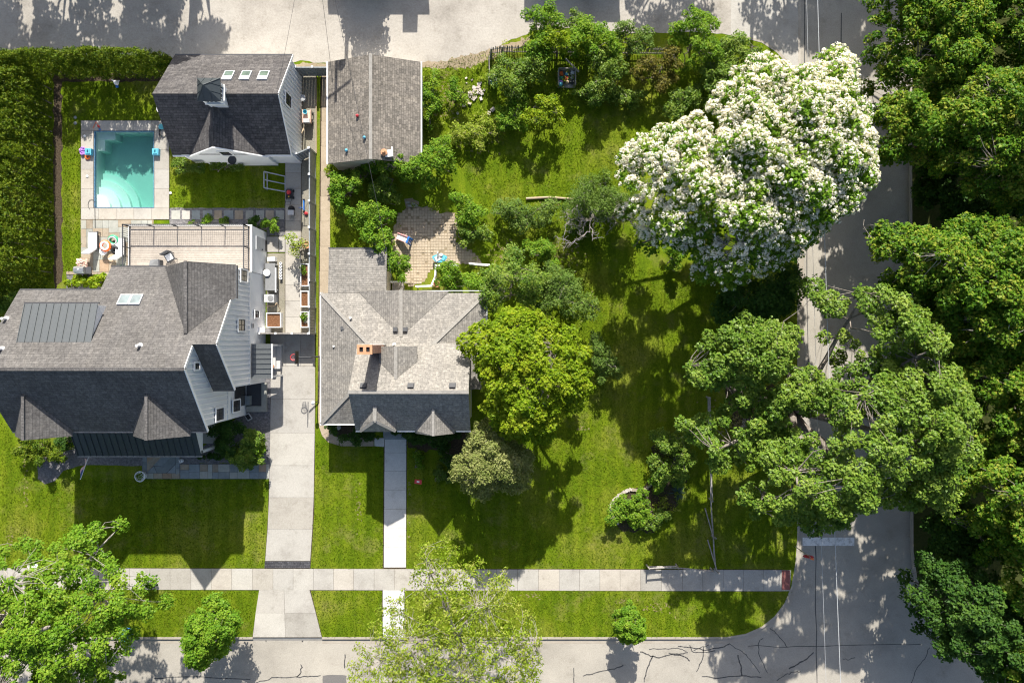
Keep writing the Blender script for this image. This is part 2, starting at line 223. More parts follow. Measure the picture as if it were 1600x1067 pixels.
# ------------------------------------------------------------ mesh helpers
class MB:
    def __init__(s): s.v = []; s.f = []; s.m = []; s.cur = 0
    def add(s, vs_, fs_):
        o = len(s.v); s.v += [tuple(v) for v in vs_]
        for f in fs_: s.f.append(tuple(i+o for i in f)); s.m.append(s.cur)
        return s
    def box(s, x0, x1, y0, y1, z0, z1):
        if x0 > x1: x0, x1 = x1, x0
        if y0 > y1: y0, y1 = y1, y0
        return s.add([(x, y, z) for z in (z0, z1) for y in (y0, y1) for x in (x0, x1)],
                     [(0, 2, 3, 1), (4, 5, 7, 6), (0, 1, 5, 4), (2, 6, 7, 3), (0, 4, 6, 2), (1, 3, 7, 5)])
    def gbox(s, x0, x1, y0, y1, z0, z1):           # box in ground pixels
        a = G(x0, y0); b = G(x1, y1); return s.box(a[0], b[0], a[1], b[1], z0, z1)
    def obox(s, c, size, rot=0.0, tilt=0.0):       # oriented box, centre c
        mt = Matrix.Translation(c) @ Matrix.Rotation(rot, 4, 'Z') @ Matrix.Rotation(tilt, 4, 'X')
        hx, hy, hz = (d/2 for d in size)
        vs_ = [mt @ Vector((x, y, z)) for z in (-hz, hz) for y in (-hy, hy) for x in (-hx, hx)]
        return s.add(vs_, [(0, 2, 3, 1), (4, 5, 7, 6), (0, 1, 5, 4), (2, 6, 7, 3), (0, 4, 6, 2), (1, 3, 7, 5)])
    def bar(s, a, b, w, h=None):                   # square bar from a to b
        h = h or w; a = Vector(a); b = Vector(b); d = (b-a).normalized()
        up = Vector((0, 0, 1)) if abs(d.z) < 0.95 else Vector((0, 1, 0))
        x = d.cross(up).normalized()*w/2; y = x.cross(d).normalized()*h/2
        vs_ = [p+i*x+j*y for p in (a, b) for i, j in ((-1, -1), (1, -1), (1, 1), (-1, 1))]
        return s.add(vs_, [(0, 1, 2, 3), (7, 6, 5, 4), (0, 4, 5, 1), (1, 5, 6, 2), (2, 6, 7, 3), (3, 7, 4, 0)])
    def tube(s, pts, rs, n=6, cap=True):
        o = len(s.v); k = len(pts); pts = [Vector(p) for p in pts]
        rs = [float(rs)]*k if isinstance(rs, (int, float)) else [float(q) for q in rs]
        for i, p in enumerate(pts):
            d = (pts[min(i+1, k-1)]-pts[max(i-1, 0)]); d = d.normalized() if d.length > 1e-6 else Vector((0, 0, 1))
            up = Vector((0, 0, 1)) if abs(d.z) < 0.9 else Vector((1, 0, 0))
            x = d.cross(up).normalized(); y = d.cross(x).normalized()
            for j in range(n):
                a = 2*math.pi*j/n; s.v.append(tuple(p+rs[i]*(x*math.cos(a)+y*math.sin(a))))
        for i in range(k-1):
            for j in range(n):
                s.f.append((o+i*n+j, o+i*n+(j+1) % n, o+(i+1)*n+(j+1) % n, o+(i+1)*n+j)); s.m.append(s.cur)
        if cap:
            s.f.append(tuple(o+j for j in range(n))); s.m.append(s.cur); s.f.append(tuple(o+(k-1)*n+j for j in reversed(range(n)))); s.m.append(s.cur)
        return s
    def lathe(s, c, prof, n=16):                   # prof [(r, z)]
        o = len(s.v)
        for r, z in prof:
            for j in range(n):
                a = 2*math.pi*j/n; s.v.append((c[0]+r*math.cos(a), c[1]+r*math.sin(a), c[2]+z))
        for i in range(len(prof)-1):
            for j in range(n):
                s.f.append((o+i*n+j, o+i*n+(j+1) % n, o+(i+1)*n+(j+1) % n, o+(i+1)*n+j)); s.m.append(s.cur)
        s.f.append(tuple(o+j for j in reversed(range(n)))); s.m.append(s.cur)
        s.f.append(tuple(o+(len(prof)-1)*n+j for j in range(n))); s.m.append(s.cur)
        return s
    def torus(s, c, R, r, n=24, k=10, tilt=0.0):
        o = len(s.v)
        for i in range(n):
            a = 2*math.pi*i/n
            for j in range(k):
                b = 2*math.pi*j/k; x = (R+r*math.cos(b))*math.cos(a); y = (R+r*math.cos(b))*math.sin(a); z = r*math.sin(b)
                s.v.append((c[0]+x, c[1]+y*math.cos(tilt)-z*math.sin(tilt), c[2]+y*math.sin(tilt)+z*math.cos(tilt)))
        for i in range(n):
            for j in range(k):
                s.f.append((o+i*k+j, o+((i+1) % n)*k+j, o+((i+1) % n)*k+(j+1) % k, o+i*k+(j+1) % k)); s.m.append(s.cur)
        return s
    def slab(s, vs_, th):                          # thick plate under a planar polygon
        vs_ = [Vector(v) for v in vs_]; n = Vector((0, 0, 0))
        for i in range(len(vs_)):
            a, b = vs_[i], vs_[(i+1) % len(vs_)]; n += Vector(((a.y-b.y)*(a.z+b.z), (a.z-b.z)*(a.x+b.x), (a.x-b.x)*(a.y+b.y)))
        n.normalize()
        if n.z < 0: vs_.reverse(); n = -n
        k = len(vs_)
        return s.add(vs_+[v-n*th for v in vs_], [tuple(range(k)), tuple(range(2*k-1, k-1, -1))]+[(i, i+k, (i+1) % k+k, (i+1) % k) for i in range(k)])
    def extrude(s, poly, d):                       # planar polygon swept along vector d
        poly = [Vector(p) for p in poly]; d = Vector(d); k = len(poly)
        return s.add(poly+[p+d for p in poly], [tuple(range(k)), tuple(range(2*k-1, k-1, -1))]+[(i, i+k, (i+1) % k+k, (i+1) % k) for i in range(k)])
    def build(s, name, mats, parent=None, smooth=False, root=None):
        me = bpy.data.meshes.new(name)
        off = Vector((0, 0, 0)) if parent is None else world_loc(parent)
        vv = [tuple(Vector(v)-off) for v in s.v]
        me.from_pydata(vv, [], s.f); me.update()
        if not isinstance(mats, (list, tuple)): mats = [mats]
        for m in mats: me.materials.append(M[m])
        me.polygons.foreach_set('material_index', s.m)
        if smooth: me.polygons.foreach_set('use_smooth', [True]*len(s.f))
        fix_normals(me)
        auto_uv(me)
        o = bpy.data.objects.new(name, me); COL.objects.link(o)
        if parent is not None: o.parent = parent
        return o
import bmesh
def fix_normals(me):
    bm = bmesh.new(); bm.from_mesh(me); bmesh.ops.recalc_face_normals(bm, faces=bm.faces); bm.to_mesh(me); bm.free()
def auto_uv(me):
    uv = me.uv_layers.new(name='UVMap'); data = uv.data
    for p in me.polygons:
        n = p.normal
        if abs(n.z) > 0.995: u = Vector((1, 0, 0)); v = Vector((0, 1, 0))
        else:
            u = Vector((-n.y, n.x, 0)).normalized(); v = n.cross(u)
        for li in p.loop_indices:
            co = me.vertices[me.loops[li].vertex_index].co; data[li].uv = (co.dot(u), co.dot(v))
def world_loc(o):
    l = Vector((0, 0, 0))
    while o is not None: l += o.location; o = o.parent
    return l
def tag(o, label=None, cat=None, group=None, kind=None):
    if label: o['label'] = label
    if cat: o['category'] = cat
    if group: o['group'] = group
    if kind: o['kind'] = kind
    return o
def thing(name, label, cat, loc, group=None):
    o = bpy.data.objects.new(name, None); COL.objects.link(o); o.location = loc; o.empty_display_size = 0.3
    return tag(o, label, cat, group)
def inst(src, name, parent, off=(0, 0, 0), rotz=0.0):        # another object on the same mesh
    o = bpy.data.objects.new(name, src.data); COL.objects.link(o); o.parent = parent; o.location = off; o.rotation_euler.z = rotz
    return o
def jitter_poly(pts, amp, step=12):
    out = []
    for i in range(len(pts)):
        a = pts[i]; b = pts[(i+1) % len(pts)]; L = math.hypot(b[0]-a[0], b[1]-a[1]); n = max(1, int(L/step))
        for j in range(n):
            t = j/n; out.append((a[0]+(b[0]-a[0])*t+random.gauss(0, amp), a[1]+(b[1]-a[1])*t+random.gauss(0, amp)))
    return out
def sheet(name, polys, z, mat, kind='structure', parent=None, amp=0, step=12):
    mb = MB()
    for p in polys:
        if amp: p = jitter_poly(p, amp, step)
        mb.add([G(x, y, z) for x, y in p], [tuple(range(len(p)))])
    o = mb.build(name, mat, parent)
    for pl in o.data.polygons:
        if pl.normal.z < 0: pl.flip()
    if kind and parent is None: tag(o, kind=kind)
    return o
def ring(cx, cy, rx, ry, n=18, wob=0.12, rot=0.0):
    out = []; ph = [random.uniform(0, 6.28) for _ in range(3)]
    for i in range(n):
        a = 2*math.pi*i/n; r = 1+wob*(0.6*math.sin(2*a+ph[0])+0.5*math.sin(3*a+ph[1])+0.5*math.sin(5*a+ph[2]))
        x = rx*r*math.cos(a); y = ry*r*math.sin(a)
        out.append((cx+x*math.cos(rot)-y*math.sin(rot), cy+x*math.sin(rot)+y*math.cos(rot)))
    return out
# ------------------------------------------------------------ the setting
B = 5000
PX0, PX1, PY0, PY1 = 147, 241, 205, 325          # the pool opening
sheet('ground', [[(-B, -B), (PX0, -B), (PX0, B), (-B, B)], [(PX0, -B), (PX1, -B), (PX1, PY0), (PX0, PY0)],
                 [(PX0, PY1), (PX1, PY1), (PX1, B), (PX0, B)], [(PX1, -B), (B+1600, -B), (B+1600, B), (PX1, B)]], -0.26, 'grass')
sheet('street', [[(-B, 930), (1180, 930), (1180, -B), (1470, -B), (1470, 930), (B, 930), (B, 1215), (-B, 1215)]], -0.12, 'road')
CORNER = [(1135, 995), (1165, 990), (1190, 979), (1210, 963), (1226, 942), (1237, 915), (1243, 880), (1246, 840)]
CORNER2 = [(1246, 160), (1242, 128), (1232, 102), (1215, 82), (1192, 67), (1166, 60), (1142, 57)]
sheet('lawn', [[(-B, -B), (PX0, -B), (PX0, 995), (-B, 995)], [(PX0, -B), (PX1, -B), (PX1, PY0), (PX0, PY0)],
               [(PX0, PY1), (PX1, PY1), (PX1, 995), (PX0, 995)],
               [(PX1, -B), (1246, -B), (1246, 840)]+CORNER[::-1][1:]+[(PX1, 995)]], 0.0, 'grass')
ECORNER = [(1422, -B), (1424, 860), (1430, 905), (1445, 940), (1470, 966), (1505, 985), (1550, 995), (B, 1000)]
sheet('wooded_ground', [ECORNER+[(B, -B)]], 0.0, 'forest_floor_shade')
sheet('alley', [[(-B, -260), (1240, -260), (1240, 20), (1142, 56), (1090, 50), (1000, 52), (900, 46), (850, 44), (800, 62), (760, 82), (700, 96), (655, 99), (512, 99), (470, 96), (440, 104), (300, 104), (240, 86), (-B, 80)]], 0.006, 'alley', amp=0.9, step=7)
sheet('alley_verge', [[(655, 98), (700, 94), (770, 76), (830, 58), (820, 72), (770, 92), (740, 105), (690, 108), (660, 106)],
                      [(445, 99), (512, 100), (512, 108), (470, 108)]], 0.010, 'dirt', amp=1.6, step=5)
sheet('alley_apron', [[(1142, -260), (1247, -260), (1247, 175), (1240, 125), (1230, 100), (1213, 82), (1190, 67), (1166, 61), (1142, 57)]], 0.012, 'concrete')
def strip(mb, pts, w, z):
    for i in range(len(pts)-1):
        a = Vector(G(*pts[i], z)); b = Vector(G(*pts[i+1], z)); d = (b-a).normalized(); n = Vector((-d.y, d.x, 0))
        w0 = w*random.uniform(.7, 1.2)/2; w1 = w*random.uniform(.7, 1.2)/2
        a2 = a-d*w*.25; b2 = b+d*w*.25
        mb.add([a2-n*w0, b2-n*w1, b2+n*w1, a2+n*w0], [(0, 1, 2, 3)])
    return mb
def kerb_mesh(pts, w=0.16, z0=-0.2, z1=0.015, out=1):
    mb = MB(); n = len(pts); L = []; R = []
    for i, p in enumerate(pts):
        a = Vector(G(*pts[max(0, i-1)])); b = Vector(G(*pts[min(n-1, i+1)])); d = (b-a).normalized(); nn = Vector((-d.y, d.x, 0))*out
        c = Vector(G(*p)); L.append(c-nn*w*.1); R.append(c+nn*w)
    for i in range(n-1):
        q = [L[i], L[i+1], R[i+1], R[i]]
        mb.add([(v.x, v.y, z1) for v in q]+[(v.x, v.y, z0) for v in q], [(0, 1, 2, 3), (3, 2, 6, 7), (1, 0, 4, 5)])
    return mb
def kerb_run(name, pts, out, label=None):
    k = kerb_mesh(pts, out=out).build(name, 'kerb'); tag(k, kind='structure')
    mb = MB(); n = len(pts)
    for i in range(n-1):
        def off(j, dd):
            a = Vector(G(*pts[max(0, j-1)])); b = Vector(G(*pts[min(n-1, j+1)])); d = (b-a).normalized(); nn = Vector((-d.y, d.x, 0))*out
            c = Vector(G(*pts[j])); return c+nn*dd
        q = [off(i, .15), off(i+1, .15), off(i+1, .55), off(i, .55)]
        mb.add([(v.x, v.y, -0.114) for v in q], [(0, 1, 2, 3)])
    mb.build('gutter_pan', 'kerb', k)
kerb_run('kerb_front', [(-1500, 995), (395, 995)], -1)
kerb_run('kerb_corner', [(503, 995), (800, 995)]+CORNER+[(1246, 600), (1246, 380)]+CORNER2[:1], -1)
kerb_run('kerb_alley_mouth', CORNER2, -1)
kerb_run('kerb_far', [(1422, -1500), (1422, 300), (1423, 600)]+ECORNER[1:-1]+[(2600, 999)], 1)
mb = MB(); mb.add([G(395, 995, 0.0), G(503, 995, 0.0), G(503, 1001, -.115), G(395, 1001, -.115)], [(0, 1, 2, 3)]); tag(mb.build('driveway_lip', 'concrete'), kind='structure')
mb = MB(); mb.add([G(1244, -260, .014), G(1244, 118, .014), G(1252, 128, -.116), G(1252, -260, -.116)], [(0, 1, 2, 3)]); tag(mb.build('apron_lip', 'concrete'), kind='structure')
# tar seams, crack seal and paint are parts of the street
STREET = bpy.data.objects['street']
SEAMS = [[(1274, 700), (1275, 850), (1276, 950), (1278, 1090)], [(1258, -20), (1260, 300), (1262, 480), (1266, 640)], [(1315, 20), (1316, 250)],
         [(1170, 1009), (1228, 1011), (1300, 1009), (1362, 1008), (1440, 1007)], [(1202, 981), (1213, 990), (1225, 1003), (1231, 1012)],
         [(1454, 1012), (1446, 1030), (1434, 1044), (1424, 1070)], [(1234, 1045), (1245, 1040), (1258, 1032), (1272, 1020)], [(1215, 1064), (1228, 1055), (1240, 1050), (1252, 1050)], [(1318, 1031), (1328, 1031), (1337, 1028)],
         [(1060, 1010), (1080, 1012), (1100, 1016), (1130, 1011), (1140, 1007)], [(1140, 1007), (1160, 1018), (1172, 1030), (1188, 1052)], [(1015, 1015), (1040, 1014), (1060, 1013), (1073, 1018)], [(1078, 1009), (1084, 1020), (1100, 1020), (1118, 1017)],
         [(1000, 1018), (1018, 1026), (1030, 1028), (1050, 1022), (1070, 1026), (1078, 1033)], [(1020, 1024), (1012, 1045), (1007, 1066)], [(912, 1056), (930, 1052), (955, 1047), (974, 1040)], [(897, 1044), (897, 1068)],
         [(1192, 998), (1186, 1005), (1187, 1025), (1200, 1052)], [(1100, 1010), (1098, 1030), (1089, 1050)], [(1153, 1024), (1158, 1040), (1160, 1056)], [(1098, 1057), (1120, 1060), (1160, 1056), (1190, 1059)], [(1045, 1021), (1062, 1022), (1075, 1020)], [(1085, 1017), (1096, 1012), (1108, 1008)],
         [(400, 1066), (425, 1060), (455, 1059), (480, 1058), (500, 1056)], [(240, 1059), (290, 1058), (340, 1060), (390, 1062)], [(470, 1040), (469, 1053), (462, 1058)], [(539, 1023), (538, 1044)], [(472, 997), (472, 1003)], [(415, 997), (415, 1003)]]
for q in SEAMS:
    mb = MB(); pts = []
    for i in range(len(q)-1):
        for t in range(4): pts.append((q[i][0]+(q[i+1][0]-q[i][0])*t/4+random.gauss(0, .55), q[i][1]+(q[i+1][1]-q[i][1])*t/4+random.gauss(0, .55)))
    pts.append(q[-1]); strip(mb, pts, random.uniform(.05, .1), -0.115).build('crack_seal', 'tar', STREET)
sheet('asphalt_patch', [[(503, 1056), (520, 1054), (541, 1056), (542, 1110), (503, 1110)]], -0.116, 'patch', parent=STREET, amp=.4, step=6)
mb = MB(); mb.add([G(1255, 840, -.113), G(1336, 840, -.113), G(1336, 853, -.113), G(1255, 853, -.113)], [(0, 1, 2, 3)]); mb.build('stop_line', 'road_paint', STREET)
# slabs
def slab_obj(name, pts, z0, z1, mat, parent):
    a = Vector((sum(p[0] for p in pts)/len(pts), sum(p[1] for p in pts)/len(pts), 0)); g = 0.17
    q = []
    for p in pts:
        v = Vector((p[0], p[1], 0)); d = v-a; q.append((p[0]-math.copysign(min(g, abs(d.x)), d.x), p[1]-math.copysign(min(g, abs(d.y)), d.y)))
    mb = MB(); mb.slab([G(x, y, z1+random.uniform(-.003, .003)) for x, y in q], z1-z0); return mb.build(name, mat, parent)
def base(name, polys, z, mat='soil'): return sheet(name, polys, z, mat)
sw = base('sidewalk', [[(-400, 886), (1222, 889), (1222, 923.5), (-400, 920)]], 0.006)
x = -340.0
while x < 1218:
    x2 = min(1221, x+32+random.uniform(-1, 1)); f = lambda v: 887+.0024*v
    slab_obj('slab', [(x, f(x)), (x2, f(x2)), (x2, f(x2)+33.2), (x, f(x)+33.2)], -.05, .03, 'concrete', sw); x = x2
slab_obj('slab', [(1221, 890), (1236, 890), (1234, 923), (1221, 923)], -.05, .022, 'concrete', sw)
mb = MB(); mb.gbox(1221.5, 1234, 890.5, 921, 0.02, .034)
for i in range(6):
    for j in range(14): mb.lathe(G(1222.6+i*2, 892+j*2.1, .034), [(.03, 0), (.022, .012)], 6)
mb.build('tactile_pad', 'tactile', sw)
dw = base('driveway', [[(422, 521), (493, 521), (493, 640), (491, 800), (486, 876), (485, 888), (414, 888), (414, 876), (419, 800), (422, 640)], [(405, 920), (485, 920), (504, 996), (394, 996)]], 0.004)
def dl(y): return 423 if y < 640 else (423-(y-640)*3/161 if y < 801 else 420-(y-801)*5.5/75)
def dr(y): return 492.5 if y < 640 else (492.5-(y-640)*2.5/161 if y < 801 else 490-(y-801)*5/75)
ys = [521, 572, 623, 676, 727, 777, 826, 876]
for i in range(7):
    a, b = ys[i], ys[i+1]
    if i == 0:
        for u, v in ((423, 447), (447, 470), (470, 492.5)): slab_obj('slab', [(u, a), (v, a), (v, b), (u, b)], -.05, .03, 'concrete', dw)
    else: slab_obj('slab', [(dl(a), a), (dr(a), a), (dr(b), b), (dl(b), b)], -.05, .03, 'concrete', dw)
mb = MB(); mb.slab([G(414, 876.5, .034), G(485, 876.5, .034), G(485, 887, .034), G(413.5, 887, .034)], .06); mb.build('paver_border', 'paver_dark', dw)
for q in ([(405, 921), (444, 921), (445, 957), (399.5, 957)], [(444, 921), (484, 921), (493.5, 957), (445, 957)], [(399.5, 957), (445, 957), (446, 995), (395, 995)], [(445, 957), (493.5, 957), (503, 995), (446, 995)]):
    slab_obj('slab', q, -.05, .026, 'concrete', dw)
fw = base('front_walk', [[(599.5, 683), (636, 683), (635, 888), (598, 888)], [(597, 921), (633, 921), (632, 996), (597, 996)]], 0.005)
yj = [684, 707, 736, 765, 795, 824, 854, 886]
for i in range(7): slab_obj('slab', [(601-.2*i, yj[i]), (635-.1*i, yj[i]), (635-.1*i, yj[i+1]), (601-.2*i, yj[i+1])], -.05, .032, 'concrete_white', fw)
slab_obj('slab', [(585, 684), (600.5, 684), (600.5, 698), (585, 697)], -.05, .032, 'concrete_white', fw)
for a, b in ((921, 946), (946, 970), (970, 995)): slab_obj('slab', [(598, a), (632, a), (632, b), (598, b)], -.05, .028, 'concrete_white', fw)
sp = base('side_path', [[(501, 110), (514, 110), (516, 655), (496, 655)]], 0.005)
y = 112.0
while y < 640:
    y2 = min(648, y+39); x0 = 503-(y-112)*.0115; slab_obj('slab', [(x0, y), (516, y), (516, y2), (x0, y2)], -.05, .025+random.uniform(0, .006), 'concrete_tan', sp); y = y2
C_OUT = [(497, 648), (498, 665), (503, 680), (513, 691), (530, 696)]; C_IN = [(516, 648), (516, 662), (517, 673), (522, 681), (532, 684)]
for i in range(4): slab_obj('slab', [C_OUT[i], C_IN[i], C_IN[i+1], C_OUT[i+1]], -.05, .028, 'concrete_tan', sp)
for a, b in ((531, 549), (549, 567), (567, 584)): slab_obj('slab', [(a, 684), (b, 684), (b, 697), (a, 697)], -.05, .028, 'concrete_tan', sp)
gw = base('garden_walk', [[(445, 244), (471, 244), (471, 521), (445, 521)], [(417, 369), (446, 369), (446, 395), (417, 395)]], 0.007)
for y in range(245, 520, 25): slab_obj('slab', [(446, y), (470.5, y), (470.5, min(y+25, 520)), (446, min(y+25, 520))], -.05, .04, 'concrete', gw)
slab_obj('slab', [(417, 370), (435.5, 370), (435.5, 394), (417, 394)], -.05, .045, 'concrete', gw); slab_obj('slab', [(436, 370), (445.5, 370), (445.5, 394), (436, 394)], -.05, .04, 'concrete', gw)
sheet('gravel_strip', [[(471, 118), (494, 118), (494, 521), (471, 521)], [(417, 396), (446, 396), (446, 521), (417, 521)]], .003, 'gravel_tan')
GB = sheet('gravel_bed', [[(265, 325), (446, 325), (446, 369), (417, 369), (417, 360), (400, 360), (265, 360)], [(58, 722), (75, 712), (122, 700), (150, 705), (223, 705), (223, 727), (130, 726), (98, 735), (84, 752), (70, 757), (60, 748)],
      [(281, 700), (315, 700), (384, 640), (384, 576), (423, 576), (423, 748), (416, 748), (416, 724), (281, 724)], [(104, 426), (165, 426), (165, 462), (104, 462)]], .006, 'gravel', amp=.6, step=8)
# stepping stones
for i, (a, b, mt) in enumerate(((268, 282, 'stone_pale'), (284.5, 297, 'concrete'), (300, 313, 'stone_blue'), (317, 332, 'stone_blue'), (335, 347, 'stone_tan'), (350, 365, 'stone_blue'), (367, 380, 'stone_tan'), (384, 396, 'stone_pale'), (400, 413, 'stone_pale'), (415, 428, 'stone_tan'), (431, 444, 'stone_pale'))):
    slab_obj('stepping_stone', [(a, 329), (b, 329), (b, 343), (a, 343)], -.02, .035, mt, GB)
def flags(parent, x0, y0, x1, y1, mn, mx, mats, z=.04):
    w = x1-x0; h = y1-y0
    if (w > mx or h > mx) or (w*h > mx*mx*.55 and w > 2*mn and h > 2*mn and random.random() < .6):
        if w > h*1.1 or (w > 2*mn and random.random() < .4): c = x0+w*random.uniform(.38, .62); flags(parent, x0, y0, c, y1, mn, mx, mats, z); flags(parent, c, y0, x1, y1, mn, mx, mats, z)
        else: c = y0+h*random.uniform(.38, .62); flags(parent, x0, y0, x1, c, mn, mx, mats, z); flags(parent, x0, c, x1, y1, mn, mx, mats, z)
        return
    slab_obj('flagstone', [(x0, y0), (x1, y0), (x1, y1), (x0, y1)], -.02, z+random.uniform(-.004, .004), random.choice(mats), parent)
fp = sheet('flagstone_walk', [[(222, 700), (281.5, 700), (281.5, 724), (420, 724), (420, 748), (222, 748)]], .01, 'gravel')
sb = ['stone_blue']*5+['stone_pale']*2+['stone_tan', 'stone_rust']
flags(fp, 223, 702, 230, 738, 6, 18, ['stone_blue']); flags(fp, 275, 702, 281, 742, 6, 18, ['stone_blue'])
for i, q in enumerate([[(230, 702), (252, 702), (230, 724)], [(252, 702), (264, 702), (240, 727), (230, 737), (230, 724)], [(264, 702), (275, 702), (275, 706), (253, 728), (240, 727)], [(253, 728), (275, 706), (275, 724), (260, 739), (246, 739), (241, 728)], [(230, 737), (241, 728), (246, 739), (232, 739)], [(275, 725), (275, 739), (261, 739)]]):
    slab_obj('flagstone', q, -.02, .042, ('stone_rust', 'stone_tan', 'stone_blue', 'stone_blue', 'stone_blue', 'stone_blue')[i], fp)
flags(fp, 223, 739, 281, 747.5, 7, 19, sb); flags(fp, 282, 725, 416, 747.5, 8, 20, sb)
slab_obj('flagstone', [(416, 725), (421, 725), (421, 747), (416, 747)], -.02, .04, 'stone_pale', fp)
pt = sheet('flagstone_patio', [[(126, 343), (240, 343), (240, 362), (236, 462), (165, 462), (165, 428), (104, 428), (104, 424), (127, 424)]], .01, 'dirt')
flags(pt, 127, 344, 238, 425, 8, 22, ['stone_pale']*6+['stone_tan']*4+['stone_rust']); flags(pt, 165, 425, 236, 460, 8, 20, ['stone_pale', 'stone_tan'])
flags(pt, 104, 425, 165, 429, 3, 24, ['stone_tan'])
# pool
pdk = sheet('pool_deck', [[(126, 188), (147, 188), (147, 344), (126, 344)], [(241, 188), (265, 188), (265, 344), (241, 344)], [(147, 188), (241, 188), (241, 205), (147, 205)], [(147, 325), (241, 325), (241, 344), (147, 344)]], .006, 'soil')
for a, b, c, d in ((127, 189, 265, 205),): 
    for i in range(5): slab_obj('slab', [(127+27.5*i, 189), (127+27.5*(i+1), 189), (127+27.5*(i+1), 204.6), (127+27.5*i, 204.6)], -.05, .04, 'concrete', pdk)
for i in range(5): slab_obj('slab', [(127+27.5*i, 325.4), (127+27.5*(i+1), 325.4), (127+27.5*(i+1), 343), (127+27.5*i, 343)], -.05, .04, 'concrete', pdk)
for i in range(4):
    slab_obj('slab', [(127, 204.6+30.2*i), (146.5, 204.6+30.2*i), (146.5, 234.8+30.2*i), (127, 234.8+30.2*i)], -.05, .04, 'concrete', pdk)
    slab_obj('slab', [(241.5, 204.6+30.2*i), (264.5, 204.6+30.2*i), (264.5, 234.8+30.2*i), (241.5, 234.8+30.2*i)], -.05, .04, 'concrete', pdk)
D = -1.45
mb = MB(); a = G(PX0, PY0); b = G(PX1, PY1)
mb.add([(a[0], a[1], D), (b[0], a[1], D), (b[0], b[1], D), (a[0], b[1], D), (a[0], a[1], .03), (b[0], a[1], .03), (b[0], b[1], .03), (a[0], b[1], .03)], [(0, 1, 2, 3), (0, 4, 5, 1), (1, 5, 6, 2), (2, 6, 7, 3), (3, 7, 4, 0)])
pool = tag(mb.build('pool_basin', 'plaster'), kind='structure')
mb = MB()
mb.gbox(PX0+.1, PX1-.1, PY0+.1, PY0+.9, -.22, .02); mb.gbox(PX0+.1, PX0+.9, PY0+1, PY1-1, -.22, .02); mb.gbox(PX1-.9, PX1-.1, PY0+1, PY1-1, -.22, .02); mb.gbox(PX0+.1, PX1-.1, PY1-.9, PY1-.1, -.22, .02)
mb.build('tile_band', 'pool_tile', pool)
c = G(PX0+.1, PY1-.1)
for k, (r, z) in enumerate(((1.1, -.28), (1.75, -.55), (2.4, -.85), (2.95, -1.15))):
    mb = MB(); pts = [(c[0], c[1], z-.004*k)]+[(c[0]+r*math.cos(t*math.pi/36), c[1]+r*math.sin(t*math.pi/36), z-.004*k) for t in range(19)]
    mb.slab(pts, 1.49+z); mb.build('pool_step', 'plaster', pool)
mb = MB(); mb.gbox(PX0+.1, 175, PY0+.1, 216, D, -.45); mb.gbox(PX0+.1, 158, 216.1, 233, D, -.5); mb.build('pool_bench', 'plaster', pool)
wv = MB(); wv.gbox(PX0+.05, PX1-.05, PY0+.05, PY1-.05, D+.004, -.1); tag(wv.build('pool_water', 'water'), kind='structure')
# beds and bare earth
sheet('soil_strip', [[(84, 116), (270, 116), (270, 128), (97, 128), (97, 440), (84, 455)]], .004, 'soil', amp=1, step=8)
sheet('planting_bed', [[(636, 676), (750, 676), (760, 700), (735, 745), (700, 730), (690, 705), (636, 700)], [(517, 660), (560, 660), (585, 672), (585, 683), (532, 683), (519, 674)], [(955, 790), (975, 765), (1010, 757), (1035, 740), (1018, 700), (1030, 690), (1060, 695), (1070, 740), (1060, 790), (1020, 830), (975, 830), (958, 812)], [(1130, 600), (1220, 600), (1230, 700), (1150, 700)]], .005, 'soil', amp=2, step=7)
mb = MB(); n_ = 0
for cx, cy, rx, ry in ((975, 939, 15, 5), (1030, 950, 22, 9), (835, 930, 14, 5), (910, 668, 8, 5), (700, 104, 26, 5), (865, 318, 24, 4), (925, 470, 7, 14), (15, 845, 7, 14), (600, 400, 10, 10), (38, 740, 1.2, 60), (42, 760, 1.2, 60), (640, 790, 1, 60), (745, 215, 40, 24), (700, 150, 20, 40), (1150, 660, 40, 40), (790, 400, 22, 30), (880, 400, 30, 22), (560, 790, 4, 30)):
    for _ in range(int(5+rx*ry*.13)):
        q = ring(random.gauss(cx, rx*.55), random.gauss(cy, ry*.55), random.uniform(.5, 2.4), random.uniform(.5, 2.0), 9, .35); n_ += 1
        mb.add([G(x, y, .0035+.00001*n_) for x, y in q], [tuple(range(len(q)))])
tag(mb.build('bare_earth', 'dry_grass'), 'scattered bare earth showing through the lawn', 'earth', kind='stuff')
PATIO = [(622, 337), (645, 322), (672, 325), (690, 333), (716, 332), (712, 380), (745, 398), (752, 412), (700, 414), (674, 420), (662, 440), (640, 448), (632, 440), (632, 420), (615, 400), (610, 375), (618, 350)]
def inside(p, poly):
    x, y = p; r = False; j = len(poly)-1
    for i in range(len(poly)):
        xi, yi = poly[i]; xj, yj = poly[j]
        if (yi > y) != (yj > y) and x < (xj-xi)*(y-yi)/(yj-yi)+xi: r = not r
        j = i
    return r
bp = sheet('brick_patio', [PATIO, [(632, 312), (655, 312), (655, 326), (636, 326)]], .005, 'dirt', amp=1.8, step=6)
mb = MB(); q = 4.4
for i in range(40):
    for j in range(36):
        x = 602+i*q+(j % 2)*.3; y = 316+j*q
        if inside((x+q/2, y+q/2), PATIO) and random.random() > .09: z = .03+random.uniform(-.008, .012); mb.gbox(x+.28+random.uniform(-.12, .12), x+q-.28+random.uniform(-.12, .12), y+.28+random.uniform(-.12, .12), y+q-.28+random.uniform(-.12, .12), -.01, z)
tag(mb.build('pavers', 'paver', bp), kind='stuff')
